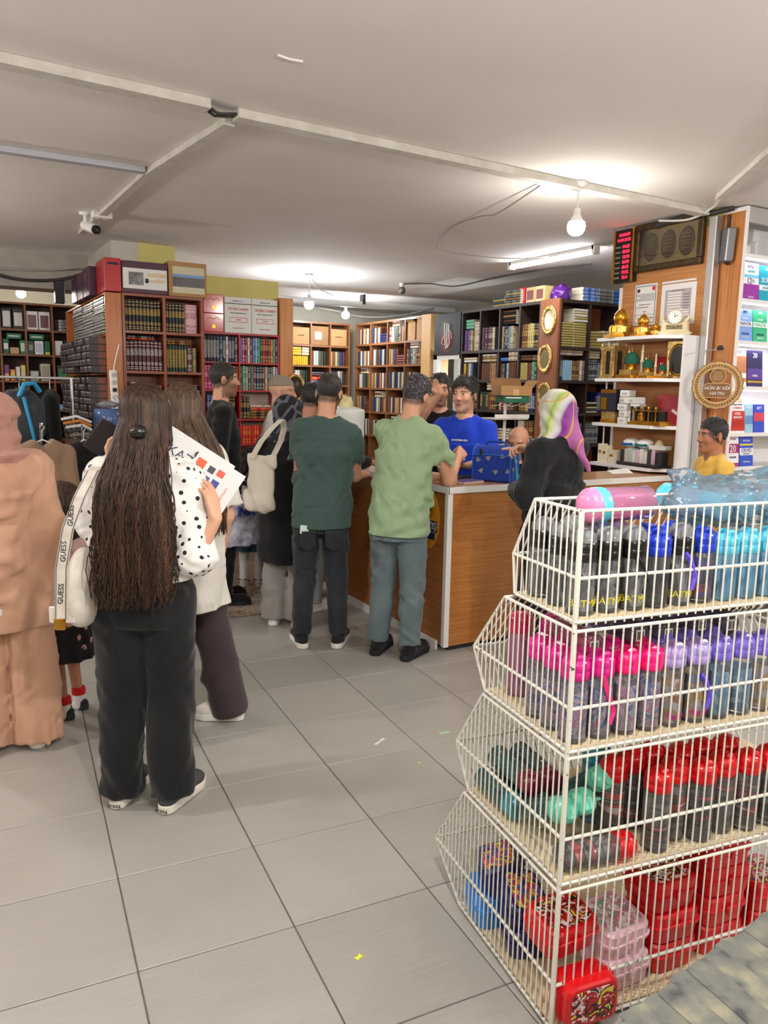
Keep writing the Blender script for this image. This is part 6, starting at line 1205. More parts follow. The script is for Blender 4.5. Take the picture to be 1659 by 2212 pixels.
# --- child behind her
s = Sk((.475, 3.86), 140, 1.10, .95, hs=.86)
p2 = person_root(s, 'person in pink top and black bow-print skirt beside the beige tunic', SK2, hf=.007)
tee(s, p2, fab('pale_pink', (232, 196, 190)), .80, .62, .018)
def m_bows():
    t = NT('bow_print'); mp = t.coords('Object', (1, 1, 1), (.4, .3, .2)); v = t.n('ShaderNodeTexVoronoi', i_Scale=15.0, i_Randomness=.35); t.l(mp, 0, v, 'Vector'); w = t.n('ShaderNodeTexNoise', i_Scale=70.0); t.l(mp, 0, w, 'Vector'); d = t.math('ADD', v, t.math('MULTIPLY', w, .35)); rp = t.ramp([(.0, (206, 150, 146)), (.36, (206, 150, 146)), (.39, (22, 20, 24))], 'CONSTANT'); t.l(d, 0, rp, 0); t.l(rp, 0, t.b, 'Base Color'); t.b.inputs['Roughness'].default_value = .9; return t.m
k_ = s.k; cloth(s, p2, 'skirt', [('ec', A(0, 0, .28), A(0, 0, .66), (.165, .15), (.112, .095), 0.0)], m_bows(), .008, .02, (), [lambda X, Y, Z: .30 - Z + 0 * X], dict(amp=.005, n=3, wl=.1, seed=2), dict(c=(0, 0), amp=.007, n=9, z0=.66, z1=.3))
cloth(s, p2, 'hair', [s.he((0, -.02, .03), (.090, .112, .100)), ('c', s.hp(0, -.05, .0), s.hp(0, -.06, -.11), .085, .075, dict(k=.04))], m_hair('hair_child', (38, 26, 20), (60, 42, 32), (84, 60, 46)), .007, .03, (), [lambda X, Y, Z: (Y - s.J['head'][1] - .05) + 0 * X + 0 * Z], dict(amp=.004, n=4, wl=.03, seed=1))
for q in 'rl':
    an = s.J['an_' + q]; cloth(s, p2, 'sock', [('cf', an + A(0, 0, -.03), an + A(0, 0, .05), .029, .031), ('c', an + A(0, 0, -.03), an + A(0, .03, -.035), .026, .022)], mat('sock_white', (232, 228, 226), .9), .006, .02); cloth(s, p2, 'sock_cuff', [('cf', an + A(0, 0, .035), an + A(0, 0, .062), .0325, .0325)], mat('sock_red', (206, 24, 30), .9), .006, .01)
    shoe(s, p2, q, fab('child_shoe', (52, 54, 60)), mat('child_sole', (44, 46, 52), .7), 4, .30, low=True, toe=1.25)
# --- girl with the polka-dot blouse and long wavy hair
s = Sk((.632, 2.871), 68, 1.575, 1.08, side=2.2, world=dict(wr_l=(.575, 3.06, 1.275), el_l=(.495, 2.975, 1.09), el_r=(.782, 2.712, .985), wr_r=(.845, 2.672, 1.118)), shw=.95, stance=.005)
s.J['an_l'] = A(-.10, .0, .077); s.J['an_r'] = A(.095, -.06, .077)
s.hand('l', (.02, .25, .9), (.5, -.7, 0), (42, 40, 38, 36), 40, True); s.hand('r', (-.05, .35, .9), (-.5, .75, .1), (12, 14, 18, 24), 30)
p3 = person_root(s, 'person in polka-dot blouse and black trousers holding booklets and phone', SK3, hf=.007)
def m_polka():
    t = NT('polka_blouse'); mp = t.coords('Object', (1, 1, 1), (.55, .35, .62)); v = t.n('ShaderNodeTexVoronoi', i_Scale=30.0, i_Randomness=.2); t.l(mp, 0, v, 'Vector'); rp = t.ramp([(0, (34, 32, 36)), (.24, (34, 32, 36)), (.25, (234, 231, 228))], 'CONSTANT'); t.l(v, 0, rp, 0); t.l(rp, 0, t.b, 'Base Color'); t.b.inputs['Roughness'].default_value = .85; return t.m
J = s.J; P = [('ec', A(0, -.01, .86), A(0, -.01, 1.16), (.190, .150), (.160, .12), 0.0, dict(k=.04))] + [p + (dict(k=.04),) for p in s.torso(.02)[:1] + s.shoulders(.014)]
for q in 'rl':
    e = J['el_' + q]; P += [('c', J['sh_' + q], e, .062, .074, dict(k=.04))]
P += [('cf', J['el_r'], J['el_r'] + (J['wr_r'] - J['el_r']) * .06, .070, .066), ('cf', J['el_l'], J['el_l'] + (J['wr_l'] - J['el_l']) * .45, .072, .060)]
cloth(s, p3, 'blouse', P, m_polka(), .008, .04, [('c', J['neckb'] + A(0, .02, .0), J['neckb'] + A(0, .03, .16), .062, .08)], [lambda X, Y, Z: .885 - Z + 0 * X], [dict(amp=.008, n=3, wl=.11, seed=21), dict(amp=.003, n=3, wl=.04, seed=2)])
trousers(s, p3, fab('black_knit', (22, 22, 24), (30, 30, 33), .85, 3, .1), (.114, .094, .086), .055, .008, waist=1.0, folds=[dict(amp=.010, n=3, wl=.17, seed=31), dict(amp=.004, n=3, wl=.08, seed=32)])
MH3 = m_hair('hair_dark_brown', (30, 19, 14), (58, 38, 26), (92, 62, 42)); long_hair(s, p3, MH3, .845, .085, .115, 1100, .030, 3, .045)
MB().lathe([(0, -.03), (.02, -.02), (.026, 0), (.02, .02), (0, .03)], 10, tuple(s.hp(0, -.155, -.045)), 0, True, rotm(0, 1.57, 0)).build('hair_clip', mat('clip_black', (20, 18, 18), .15, coat=.6), p3)
MCL = mat('clog_grey', (62, 64, 68), .6); MCS = mat('clog_white', (226, 220, 208), .6)
for q, yw in (('l', -14), ('r', 26)):
    o, heel, d = shoe(s, p3, q, MCL, MCS, yw, .29, low=True, sole_h=.036, name='clog', toe=1.08)
    hb = heel - d * .0405; lettering('crocs', .024, INKK, o, (hb[0], hb[1], .022), (d[1], -d[0], 0), (0, 0, 1), depth=.001)
# things she carries
t = thing('phone', 'dark smartphone held up by the polka-dot person', 'phone', (.548, 3.135, 1.385), 0, None, (math.radians(25), math.radians(35), math.radians(-10))); MB().box((0, 0, 0), (.075, .009, .15), 0, None, .004).build('body', mat('phone_dark', (34, 28, 30), .3), t); MB().box((0, .0052, 0), (.069, .001, .143)).build('screen', mat('phone_screen', (18, 18, 22), .08), t)
def booklet(label, loc, rot, w, h, items):
    t = thing('booklet', label, 'booklet', loc, 0, None, rot); MB().box((0, 0, 0), (w, .008, h)).build('pages', PAPER, t)
    for x0, x1, z0, z1_, c in items: MB().bx(x0, x1, -.0048, -.004, z0, z1_).build('printed_block', mat('bk_%d_%d_%d' % c, c, .5), t)
    return t
RB = (math.radians(-12), math.radians(33), math.radians(-24))
t = booklet('white booklet with large dark letters behind the other held one', (.808, 2.850, 1.285), RB, .27, .19, ((.09, .112, .0, .022, (60, 60, 64)),)); lettering('KAZ', .050, mat('navy_ink', (30, 34, 60), .5), t, (-.055, -.0044, .02)); lettering('SEN', .030, mat('navy_ink', (30, 34, 60), .5), t, (-.050, -.0044, -.025)); MB().lathe([(.014, .0042), (.014, .0046)], 16, (.0, 0, .055), 0, False, RF).build('round_logo', mat('navy_ink', (30, 34, 60), .5), t)
t = booklet('white booklet with orange panel and small pictures in the raised hand', (.858, 2.785, 1.225), RB, .19, .20, ((-.085, -.05, -.045, .07, (222, 84, 40)), (-.035, -.01, .04, .065, (50, 52, 56)), (-.035, -.01, .0, .025, (70, 84, 130)), (-.03, -.01, -.045, -.02, (60, 64, 80)), (.0, .028, .045, .07, (214, 80, 50)), (.0, .028, .0, .028, (40, 60, 140)), (.0, .028, -.05, -.022, (50, 60, 120)))); lettering('CUMHURİYET', .012, mat('orange_ink', (214, 90, 60), .5), t, (.06, -.0044, -.01), (0, 0, -1), (1, 0, 0))
hb_ = thing('shoulder_bag', 'white shoulder bag with a lettered strap on the left hip', 'bag', (.400, 2.925, .755), math.radians(-28))
MBW = mat('bag_white', (226, 220, 212), .45, c2=(206, 198, 186), ns=20); link('pouch', sdf_mesh('pouch', [('e', A(.035, 0, .12), A(.055, .10, .13), None), ('e', A(.03, 0, .04), A(.055, .11, .08), None)], MBW, .008, .04), hb_)
MB().bx(-.045, .045, -.012, .0, -.04, .02, 0, .004).build('buckle_tab', MBW, hb_, (-.01, -.095, .04)); MB().box((-.015, -.112, .0), (.04, .012, .045), 0, None, .005).build('buckle', M_GOLD, hb_)
def ribbon(path, w, side, m, nm, par):
    V = []; 
    for p in path: p = A(*p); V += [tuple(p - A(*side) * w / 2), tuple(p + A(*side) * w / 2)]
    k = len(path); Fc = [(2 * i, 2 * i + 1, 2 * i + 3, 2 * i + 2) for i in range(k - 1)]; o = len(V); nrm = unit(np.cross(A(*side), A(0, 0, 1))) * .0025
    V2 = V + [tuple(A(*v) + nrm) for v in V]; F2 = Fc + [tuple(i + o for i in f[::-1]) for f in Fc] + [(2 * i, 2 * i + 2, 2 * i + 2 + o, 2 * i + o) for i in range(k - 1)] + [(2 * i + 1, 2 * i + 1 + o, 2 * i + 3 + o, 2 * i + 3) for i in range(k - 1)]
    return MB().add(V2, F2).build(nm, m, par)
ribbon([(-.01, -.113, .02), (.0, -.115, .20), (.03, -.118, .34), (.07, -.105, .45), (.10, -.05, .535), (.105, .02, .56)], .042, (1, 0, 0), MBW, 'strap', hb_)
for x in (-.017, .017): ribbon([(-.01 + x, -.1145, .02), (.0 + x, -.1165, .20), (.03 + x, -.1195, .34), (.07 + x, -.1065, .45), (.10 + x, -.052, .535)], .003, (1, 0, 0), mat('strap_grey', (90, 92, 96), .6), 'strap_line', hb_)
for x, z in ((-.004, .11), (.012, .26), (.042, .385)): lettering('GUESS', .026, INKK, hb_, (x, -.1195, z), (.10, 0, 1), (-1, 0, .1), sx=1.0)
# --- girl in the white T-shirt with long straight hair
s = Sk((.920, 3.370), 108, 1.575, 1.02, head=(-8, 4, 0), stance=.0)
s.J['an_r'] = A(.235, .0, .077); s.J['kn_r'] = A(.155, .01, .44)
p4 = person_root(s, 'person in white T-shirt and plum trousers beside the polka-dot blouse', SK3, hf=.007)
tee(s, p4, fab('white_cotton', (226, 222, 214), (214, 210, 202)), .68, .85, .035, sl_r=.078, flare=1.06, folds=[dict(amp=.010, n=3, wl=.18, seed=41), dict(amp=.003, n=3, wl=.06, seed=4)])
trousers(s, p4, fab('plum_twill', (62, 50, 54), (72, 58, 62), .85, 4, .12), (.104, .092, .098), .05, .008, waist=.72, folds=[dict(amp=.012, n=3, wl=.13, seed=43)])
MH4 = m_hair('hair_mid_brown', (50, 37, 28), (82, 62, 47), (112, 88, 68)); long_hair(s, p4, MH4, .98, .08, .105, 800, .006, 9, .04)
for q, yw in (('l', 10), ('r', -40)): shoe(s, p4, q, mat('clog_offwhite', (222, 218, 208), .55), mat('sole_white', (232, 230, 226), .6), yw, .255, low=True, sole_h=.034, toe=1.05)
# --- man in the black sweater, in profile
s = Sk((1.79, 5.46), -12, 1.745, 1.0, head=(0, 2, 0)); s.hand('r', (0, 0, -1), (0, 1, 0), (55, 55, 55, 55), 30); p5 = person_root(s, 'person in black sweater standing in profile before the red shelving', SK1, beard=(44, 32, 28), stub=.62, hair_dark=(36, 28, 24))
tee(s, p5, fab('black_cotton', (26, 26, 28)), .84, .6, .022, to_wrist=True, folds=dict(amp=.006, n=3, wl=.1, seed=51)); trousers(s, p5, fab('black_trouser', (30, 30, 33)), (.095, .075, .07)); short_hair(s, p5, (34, 26, 22), .013, .004, .05, -.04, 5, n=700, ln=.012)
for q in 'rl': shoe(s, p5, q, fab('black_shoe', (28, 28, 30)), mat('sole_black', (24, 24, 26), .7))
# --- older man with the skullcap
s = Sk((2.25, 5.50), -32, 1.66, 1.08, head=(0, 4, 0)); p6 = person_root(s, 'person in grey skullcap and white shirt beyond the queue', (208, 158, 130), brow=(120, 110, 100), beard=(170, 160, 150), stub=.3)
tee(s, p6, fab('white_shirt', (228, 226, 222), (216, 214, 210)), .82, .62, .03, folds=dict(amp=.006, n=3, wl=.1, seed=61)); trousers(s, p6, fab('grey_trouser', (120, 116, 112)), (.10, .08, .075))
Hd, HJ, hs_ = s.Hm, s.J['head'], s.hs
cloth(s, p6, 'skullcap', [s.he((0, -.012, .040), (.081, .101, .090))], fab('cap_grey', (146, 136, 122), (134, 124, 110)), .005, .02, (), [lambda X, Y, Z, H=Hd, h=HJ, q=hs_: -(((X - h[0]) * H[0, 2] + (Y - h[1]) * H[1, 2] + (Z - h[2]) * H[2, 2]) - .048 * q - .10 * ((X - h[0]) * H[0, 1] + (Y - h[1]) * H[1, 1]))])
for q in 'rl': shoe(s, p6, q, fab('brown_shoe', (70, 52, 40)), mat('sole_black', (24, 24, 26), .7))
# --- woman in the black patterned headscarf and long coat
s = Sk((1.995, 4.75), 48, 1.515, 1.04, head=(-18, 6, 0), world=dict(wr_r=(2.25, 4.80, 1.0), wr_l=(2.05, 5.0, 1.0))); p7 = person_root(s, 'person in long black coat and patterned black headscarf at the counter', SK3)
def m_scarf_bw():
    t = NT('scarf_black_grey'); mp = t.coords('Object', (1, 1, 1), (.3, .2, .5)); v = t.n('ShaderNodeTexVoronoi', i_Scale=11.0, feature='DISTANCE_TO_EDGE'); t.l(mp, 0, v, 'Vector'); n = t.n('ShaderNodeTexNoise', i_Scale=6.0); t.l(mp, 0, n, 'Vector')
    a = t.math('LESS_THAN', v, .10); b = t.math('GREATER_THAN', n, .50); mm = t.math('MULTIPLY', a, b); mx = t.mix(mm, (24, 24, 28), (92, 94, 104)); t.l(mx, 2, t.b, 'Base Color'); t.b.inputs['Roughness'].default_value = .85; return t.m
hijab(s, p7, m_scarf_bw(), .1)
J = s.J; P = [('ec', A(0, 0, .40), A(0, -.005, 1.10), (.205, .165), (.165, .125), 0.0, dict(k=.05))] + [p + (dict(k=.05),) for p in s.torso(.03)[:1] + s.shoulders(.018)]
for q in 'rl': P += [('c', J['sh_' + q], J['el_' + q], .068, .062, dict(k=.03)), ('cf', J['el_' + q], J['wr_' + q], .062, .05, dict(k=.03))]
cloth(s, p7, 'coat', P, fab('black_coat', (20, 20, 23), (27, 27, 30), .92, 3, .3, 200), .009, .04, (), [lambda X, Y, Z: .435 - Z + .05 * np.abs(X)], dict(amp=.009, n=3, wl=.18, seed=71))
trousers(s, p7, fab('grey_wide', (150, 147, 143), (138, 135, 131)), (.10, .092, .095), .05, .009, waist=.6, folds=dict(amp=.010, n=3, wl=.15, seed=73))
for q in 'rl': shoe(s, p7, q, mat('trainer_white', (224, 222, 218), .6), mat('sole_white', (232, 230, 226), .6), 8, .25)
t = thing('tote_bag', 'cream canvas tote bag hanging from the black-coated shoulder', 'bag', (1.72, 4.535, .84), math.radians(-52)); MT = fab('canvas_cream', (206, 198, 184), (194, 186, 172), .9, 4, .3, 160)
link('pouch', sdf_mesh('pouch', [('ec', A(0, 0, 0), A(.02, .0, .33), (.098, .045), (.088, .032), 0.0), ('e', A(0, 0, .03), A(.096, .06, .06), None)], MT, .008, .03, folds=dict(amp=.008, n=3, wl=.12, seed=7)), t)
ribbon([(-.03, -.045, .31), (.05, -.065, .42), (.12, -.06, .50), (.155, .0, .555)], .04, (1, 0, 0), MT, 'strap', t); ribbon([(.07, .03, .31), (.12, .05, .42), (.15, .04, .50), (.16, .0, .555)], .04, (1, 0, 0), MT, 'strap', t)
# --- small girl in the denim skirt
s = Sk((2.135, 5.83), 62, 1.08, .95, hs=.86); p8 = person_root(s, 'person in blue denim skirt and white tights behind the tote bag', SK2, hf=.007)
tee(s, p8, fab('blouse_white', (226, 222, 220)), .80, .7, .02); cloth(s, p8, 'skirt', [('ec', A(0, 0, .27), A(0, 0, .66), (.155, .14), (.108, .092), 0.0)], fab('denim', (66, 88, 118), (54, 74, 104), .9, 9), .008, .02, (), [lambda X, Y, Z: .30 - Z + 0 * X], None, dict(c=(0, 0), amp=.008, n=8, z0=.66, z1=.3))
cloth(s, p8, 'hair', [s.he((0, -.02, .02), (.105, .125, .108)), ('e', s.hp(-.03, -.10, -.09), A(.09, .08, .11), None, dict(k=.04))], m_hair('hair_black', (16, 13, 12), (28, 22, 20), (44, 36, 32)), .007, .03, (), (), dict(amp=.010, n=4, wl=.04, seed=1))
for q in 'rl':
    an = s.J['an_' + q]; cloth(s, p8, 'tights', [('c', s.J['hip_' + q], s.J['kn_' + q], .058, .042), ('c', s.J['kn_' + q], an, .042, .030), ('c', an, an + A(0, .07, -.03), .030, .024)], mat('tights_white', (222, 220, 220), .8), .007, .02, (), [lambda X, Y, Z: .018 - Z + 0 * X]); c = A(an[0], an[1], 0)
    so = link('sandal', sdf_mesh('sandal', [('sl', c + A(0, -.03, 0), c + A(0, .10, 0), .028, .036, .002, .022)], mat('sandal_sole', (214, 206, 196), .6), .006, .006), p8); MB().tube([(c[0] - .035, c[1] + .07, .02), (c[0], c[1] + .07, .055), (c[0] + .035, c[1] + .07, .02)], .008, 6).tube([(c[0] - .03, c[1] - .03, .06), (c[0], c[1] + .035, .062), (c[0] + .03, c[1] - .03, .06), (c[0], c[1] - .045, .06)], .006, 6, closed=True).build('sandal_strap', mat('sandal_black', (24, 22, 24), .5), so)
# --- dark-haired customer half hidden at the counter
s = Sk((2.265, 5.035), 22, 1.605, .95, lean=4, head=(0, 14, 0), world=dict(wr_r=(2.64, 4.80, 1.075), wr_l=(2.60, 5.1, 1.075))); s.hand('r', (.55, -.35, -.05), (0, 0, -1), (10, 12, 15, 20), 35); p9 = person_root(s, 'person in black top half hidden behind the dark green shirt', SK2, hair_dark=(26, 22, 20), beard=(60, 46, 40), stub=.25)
tee(s, p9, fab('black_cotton', (26, 26, 28)), .84, .6, .02, to_wrist=True); trousers(s, p9, fab('pale_jeans', (150, 156, 160), (176, 180, 182), .9, 7), (.092, .072, .07)); short_hair(s, p9, (22, 19, 18), .018, .008, .05, -.04, 8)
for q in 'rl': shoe(s, p9, q, mat('trainer_white', (224, 222, 218), .6), mat('sole_white', (232, 230, 226), .6))
# --- man in the dark green T-shirt
s = Sk((2.005, 4.255), 64, 1.665, 1.05, side=4, head=(-16, 12, 0), stance=.02, world=dict(wr_l=(2.12, 4.53, 1.02), el_l=(1.925, 4.38, 1.06), wr_r=(2.40, 4.40, 1.04), el_r=(2.235, 4.25, 1.055)))
p10 = person_root(s, 'person in dark green T-shirt and black jeans seen from behind', SK1, beard=(36, 28, 24), stub=.75, hair_dark=(38, 30, 26))
tee(s, p10, fab('dark_green_jersey', (66, 88, 84), (60, 80, 76), .85, 3, .1), .79, .62, .022, folds=[dict(amp=.010, n=3, wl=.15, seed=81), dict(amp=.004, n=3, wl=.06, seed=9)])
trousers(s, p10, fab('black_denim', (40, 43, 48), (50, 53, 58), .9, 8, .2), (.096, .070, .058), .09, .008, waist=.82, folds=[dict(amp=.009, n=4, wl=.09, seed=83)])
short_hair(s, p10, (36, 28, 25), .008, .003, .05, -.052, 4, n=700, ln=.010)
for q in 'rl': shoe(s, p10, q, fab('black_mesh', (34, 38, 42)), mat('sole_white', (232, 230, 226), .6), 14, .285, sole_h=.036)
MB().box((-.095, -.140, .755), (.05, .012, .05), 0, rotm(0, .1, .25)).build('pocket_phone', mat('phone_mint', (206, 222, 214), .4), p10)
for x in (-1, 1): MB().prism([(x * .125, .745), (x * .03, .745), (x * .03, .655), (x * .078, .63), (x * .125, .655)][::x], -.150, -.128, 0, RS).build('back_pocket', fab('pocket_denim', (46, 49, 54), (36, 38, 42), .9, 8, .2), p10)
# --- man in the light green T-shirt leaning on the counter
s = Sk((2.335, 3.885), 34, 1.675, 1.08, lean=9, side=4, head=(-8, 6, 4), stance=.01, world=dict(el_r=(2.625, 3.79, 1.062), wr_r=(2.745, 3.875, 1.19), el_l=(2.46, 4.02, 1.075), wr_l=(2.665, 3.955, 1.062)))
s.hand('r', (.5, .35, .25), (-.3, .75, -.5), (48, 52, 56, 60), 30, True); s.hand('l', (.8, -.15, -.1), (.0, -.4, -.9), (40, 45, 50, 55), 40)
p11 = person_root(s, 'person in light green T-shirt leaning on the counter', SK1, beard=(90, 78, 70), stub=.4, hair_dark=(64, 58, 56))
tee(s, p11, fab('sage_jersey', (150, 174, 138), (142, 166, 130), .85, 3, .1), .78, .62, .022, folds=[dict(amp=.011, n=3, wl=.13, seed=91), dict(amp=.005, n=3, wl=.05, seed=12)])
trousers(s, p11, fab('grey_blue_jeans', (92, 108, 114), (112, 126, 130), .9, 6, .2), (.098, .074, .060), .09, .008, waist=.81, folds=[dict(amp=.009, n=4, wl=.10, seed=93)])
short_hair(s, p11, (40, 37, 38), .016, .006, .05, -.045, 6, n=700, ln=.014, grey=((150, 148, 150), .20))
for q in 'rl': shoe(s, p11, q, fab('black_runner', (30, 31, 33)), mat('sole_black', (24, 24, 26), .7), 6, .29, sole_h=.034)
sgl = link('sunglasses', None, p11) if False else MB()
for x in (-1, 1): sgl.tube([tuple(s.hp(x * .03 + .026 * math.cos(a), .045 + .012 * math.sin(a), .118 + .016 * math.sin(a))) for a in np.linspace(0, 6.28, 11)[:-1]], .003, 5, closed=True); sgl.tube([tuple(s.hp(x * .056, .045, .118)), tuple(s.hp(x * .086, .0, .06)), tuple(s.hp(x * .088, -.03, .02))], .003, 5)
sgl.build('sunglasses', INKK, p11)
# --- dark man at the back, pointing
s = Sk((3.30, 4.93), 236, 1.70, 1.05, head=(6, 4, 0), world=dict(wr_r=(3.185, 4.755, 1.565), el_r=(3.10, 4.90, 1.35))); s.hand('r', (-.52, .30, .75), (-.4, -.7, .1), (2, 62, 64, 66), 20); p12 = person_root(s, 'person in black shirt with a raised pointing finger behind the counter', SK1, beard=(36, 28, 26), stub=.5, hair_dark=(24, 20, 20))
tee(s, p12, fab('black_cotton', (26, 26, 28)), .84, .7, .02); trousers(s, p12, fab('black_trouser', (30, 30, 33))); short_hair(s, p12, (22, 18, 18), .016, .006, .055, -.05, 3)
for q in 'rl': shoe(s, p12, q, fab('black_shoe', (28, 28, 30)), mat('sole_black', (24, 24, 26), .7))
# --- young man in the blue T-shirt
s = Sk((3.165, 4.415), 224, 1.665, .98, head=(-16, 0, 0), world=dict(wr_l=(3.02, 4.14, 1.105), el_l=(3.27, 4.25, 1.12), wr_r=(2.80, 4.50, 1.30), el_r=(2.97, 4.46, 1.17))); s.hand('l', (-.8, .3, -.1), (.1, .3, .9), (20, 24, 28, 32), 30, True)
p13 = person_root(s, 'person in royal blue T-shirt serving behind the counter', SK3, beard=(96, 70, 58), stub=.30, brow=(30, 22, 18)); MRB = fab('royal_blue_jersey', (30, 66, 200), (24, 56, 178), .8, 3, .1)
tee(s, p13, MRB, .82, .78, .03, sl_r=.068, folds=[dict(amp=.008, n=3, wl=.13, seed=101)]); trousers(s, p13, fab('black_trouser', (30, 30, 33))); short_hair(s, p13, (34, 25, 20), .020, .008, .070, -.035, 11, quiff=.006, n=800, ln=.036, lift=.30)
lettering('»X MAĞAZACILIK', .014, INKW, p13, tuple(A(.0, .150, 1.255)), (-1, 0, 0), (0, .05, 1), depth=.012)
for q in 'rl': shoe(s, p13, q, fab('black_shoe', (28, 28, 30)), mat('sole_black', (24, 24, 26), .7))
t = thing('card', 'small red card held above the counter', 'card', (2.935, 4.12, 1.135), 0, None, (.4, .2, .5)); MB().box((0, 0, 0), (.07, .045, .002), 0).build('card', INKR, t); MB().box((.0, .0, .0014), (.05, .008, .0006)).build('stripe', INKW, t)
# --- woman in the colourful headscarf
s = Sk((3.0, 3.30), 102, 1.585, 1.06, head=(-4, 6, 0), world=dict(wr_r=(2.955, 3.475, 1.262), el_r=(3.02, 3.47, 1.05), wr_l=(2.84, 3.44, 1.04))); s.hand('r', (-.75, .28, .10), (-.2, -.3, -.9), (6, 50, 56, 60), 30); p14 = person_root(s, 'person in multicoloured headscarf and black jacket pointing at the counter', SK3)
def m_scarf_multi():
    t = NT('scarf_multicolour'); mp = t.coords('Object', (1, 1, 1), (0, 0, 0)); sp = t.n('ShaderNodeSeparateXYZ'); t.l(mp, 0, sp, 0); n = t.n('ShaderNodeTexNoise', i_Scale=4.0, i_Detail=2.0); t.l(mp, 0, n, 'Vector')
    a = t.math('MULTIPLY', sp, -4.6, 1); a = t.math('ADD', a, t.math('MULTIPLY', n, .55)); a = t.math('ADD', a, t.math('MULTIPLY', t.math('SUBTRACT', sp, 1.5, 2), -.9)); 
    rp = t.ramp([(.0, (184, 180, 168)), (.20, (206, 204, 188)), (.36, (190, 196, 160)), (.44, (150, 180, 70)), (.54, (196, 206, 150)), (.62, (216, 210, 214)), (.70, (190, 190, 200)), (.76, (128, 40, 140)), (.90, (140, 48, 150)), (1.0, (176, 92, 160))]); t.l(a, 0, rp, 0)
    w = t.n('ShaderNodeTexNoise', i_Scale=5.0, i_Detail=1.0); m2 = t.coords('Object', (1, 1, .6), (.5, .2, .9)); t.l(m2, 0, w, 'Vector'); g = t.math('LESS_THAN', t.math('ABSOLUTE', t.math('SUBTRACT', w, .5)), .010); mx = t.mix(g, (0, 0, 0), (206, 160, 70)); t.l(rp, 0, mx, 6); t.l(mx, 2, t.b, 'Base Color'); t.b.inputs['Roughness'].default_value = .55; t.b.inputs['Sheen Weight'].default_value = .3; return t.m
J = s.J; hijab(s, p14, m_scarf_multi(), .09, folds=[dict(amp=.006, n=3, wl=.09, seed=14)], tail=[(tuple(s.hp(0, -.07, -.03)), (.0, -.13, 1.33), .062, .036), ((.0, -.13, 1.33), (.02, -.205, 1.17), .034, .014)])
MJK = fab('black_jacket', (24, 24, 26), (32, 32, 35), .8, 3, .2); P = [('ec', A(0, 0, .66), A(0, -.01, 1.08), (.195, .17), (.185, .145), 0.0, dict(k=.05))] + [p + (dict(k=.05),) for p in s.torso(.035)[:1] + s.shoulders(.024)]
for q in 'rl': P += [('c', J['sh_' + q], J['el_' + q], .078, .07, dict(k=.03)), ('cf', J['el_' + q], J['wr_' + q] - unit(J['wr_' + q] - J['el_' + q]) * .02, .07, .052, dict(k=.03))]
cloth(s, p14, 'jacket', P, MJK, .008, .04, (), [lambda X, Y, Z: .69 - Z + 0 * X], [dict(amp=.009, n=3, wl=.15, seed=111), dict(amp=.003, n=3, wl=.05, seed=1)]); cloth(s, p14, 'skirt', [('ec', A(0, 0, .06), A(0, 0, .95), (.22, .20), (.155, .125), 0.0)], fab('black_skirt', (22, 22, 24)), .012, .02, (), (), None, dict(c=(0, 0), amp=.008, n=7, z0=.9, z1=.1))
for q in 'rl': shoe(s, p14, q, fab('black_shoe', (28, 28, 30)), mat('sole_black', (24, 24, 26), .7), 6, .24)
# --- bald man sitting behind the counter
dz = .36; H_ = 1.68
s = Sk((3.80, 4.575), 215, H_, 1.05, local={n: tuple(A(*v) - A(0, 0, dz)) for n, v in dict(pel=(0, 0, .96), chest=(0, -.005, 1.29), neckb=(0, .0, 1.475), head=(0, .04, 1.622), sh_r=(.178, 0, 1.415), sh_l=(-.178, 0, 1.415), el_r=(.23, .04, 1.15), el_l=(-.23, .04, 1.15), wr_r=(.16, .26, 1.10), wr_l=(-.16, .26, 1.10), hip_r=(.09, .0, .93), hip_l=(-.09, 0, .93)).items()} | dict(kn_r=(.11, .40, .54), kn_l=(-.11, .40, .54), an_r=(.11, .38, .085), an_l=(-.11, .38, .085)), head=(0, 18, 0))
p15 = person_root(s, 'person seated low behind the counter beyond the pointing hand', (204, 150, 122), beard=(120, 112, 106), stub=.5, brow=(60, 50, 46)); trousers(s, p15, fab('grey_trouser', (120, 116, 112)), (.095, .08, .075), .05, .01, waist=.98 - dz)
tee(s, p15, fab('black_cotton', (26, 26, 28)), .88 - dz, .6, .02, to_wrist=True)
for q in 'rl': shoe(s, p15, q, fab('black_shoe', (28, 28, 30)), mat('sole_black', (24, 24, 26), .7), h=.008)
t = thing('stool', 'low stool under the seated person behind the counter', 'stool', (3.805, 4.585, 0)); MB().lathe([(.0, .425), (.17, .425), (.17, .455), (0, .462)], 20).build('seat', M_DK, t)
for a in range(4): MB().tube([(.13 * math.cos(a * 1.571 + .785), .13 * math.sin(a * 1.571 + .785), .43), (.17 * math.cos(a * 1.571 + .785), .17 * math.sin(a * 1.571 + .785), 0)], .012, 6).build('leg', M_ALU, t)
# --- boy in the yellow T-shirt
s = Sk((4.235, 3.225), 156, 1.43, .95, hs=.90, head=(6, 2, 0)); p16 = person_root(s, 'person in yellow T-shirt standing in profile before the bright bookcase', (176, 118, 88), brow=(24, 18, 16), hair_dark=(24, 20, 20))
tee(s, p16, fab('yellow_jersey', (232, 190, 92), (222, 178, 80), .85, 3, .1), .82, .62, .022, folds=dict(amp=.007, n=3, wl=.1, seed=121)); trousers(s, p16, fab('navy_short', (40, 46, 66)), (.09, .072, .066)); short_hair(s, p16, (22, 18, 18), .020, .006, .056, -.02, 2, n=700, ln=.016)
for q in 'rl': shoe(s, p16, q, fab('black_shoe', (28, 28, 30)), mat('sole_white', (232, 230, 226), .6))
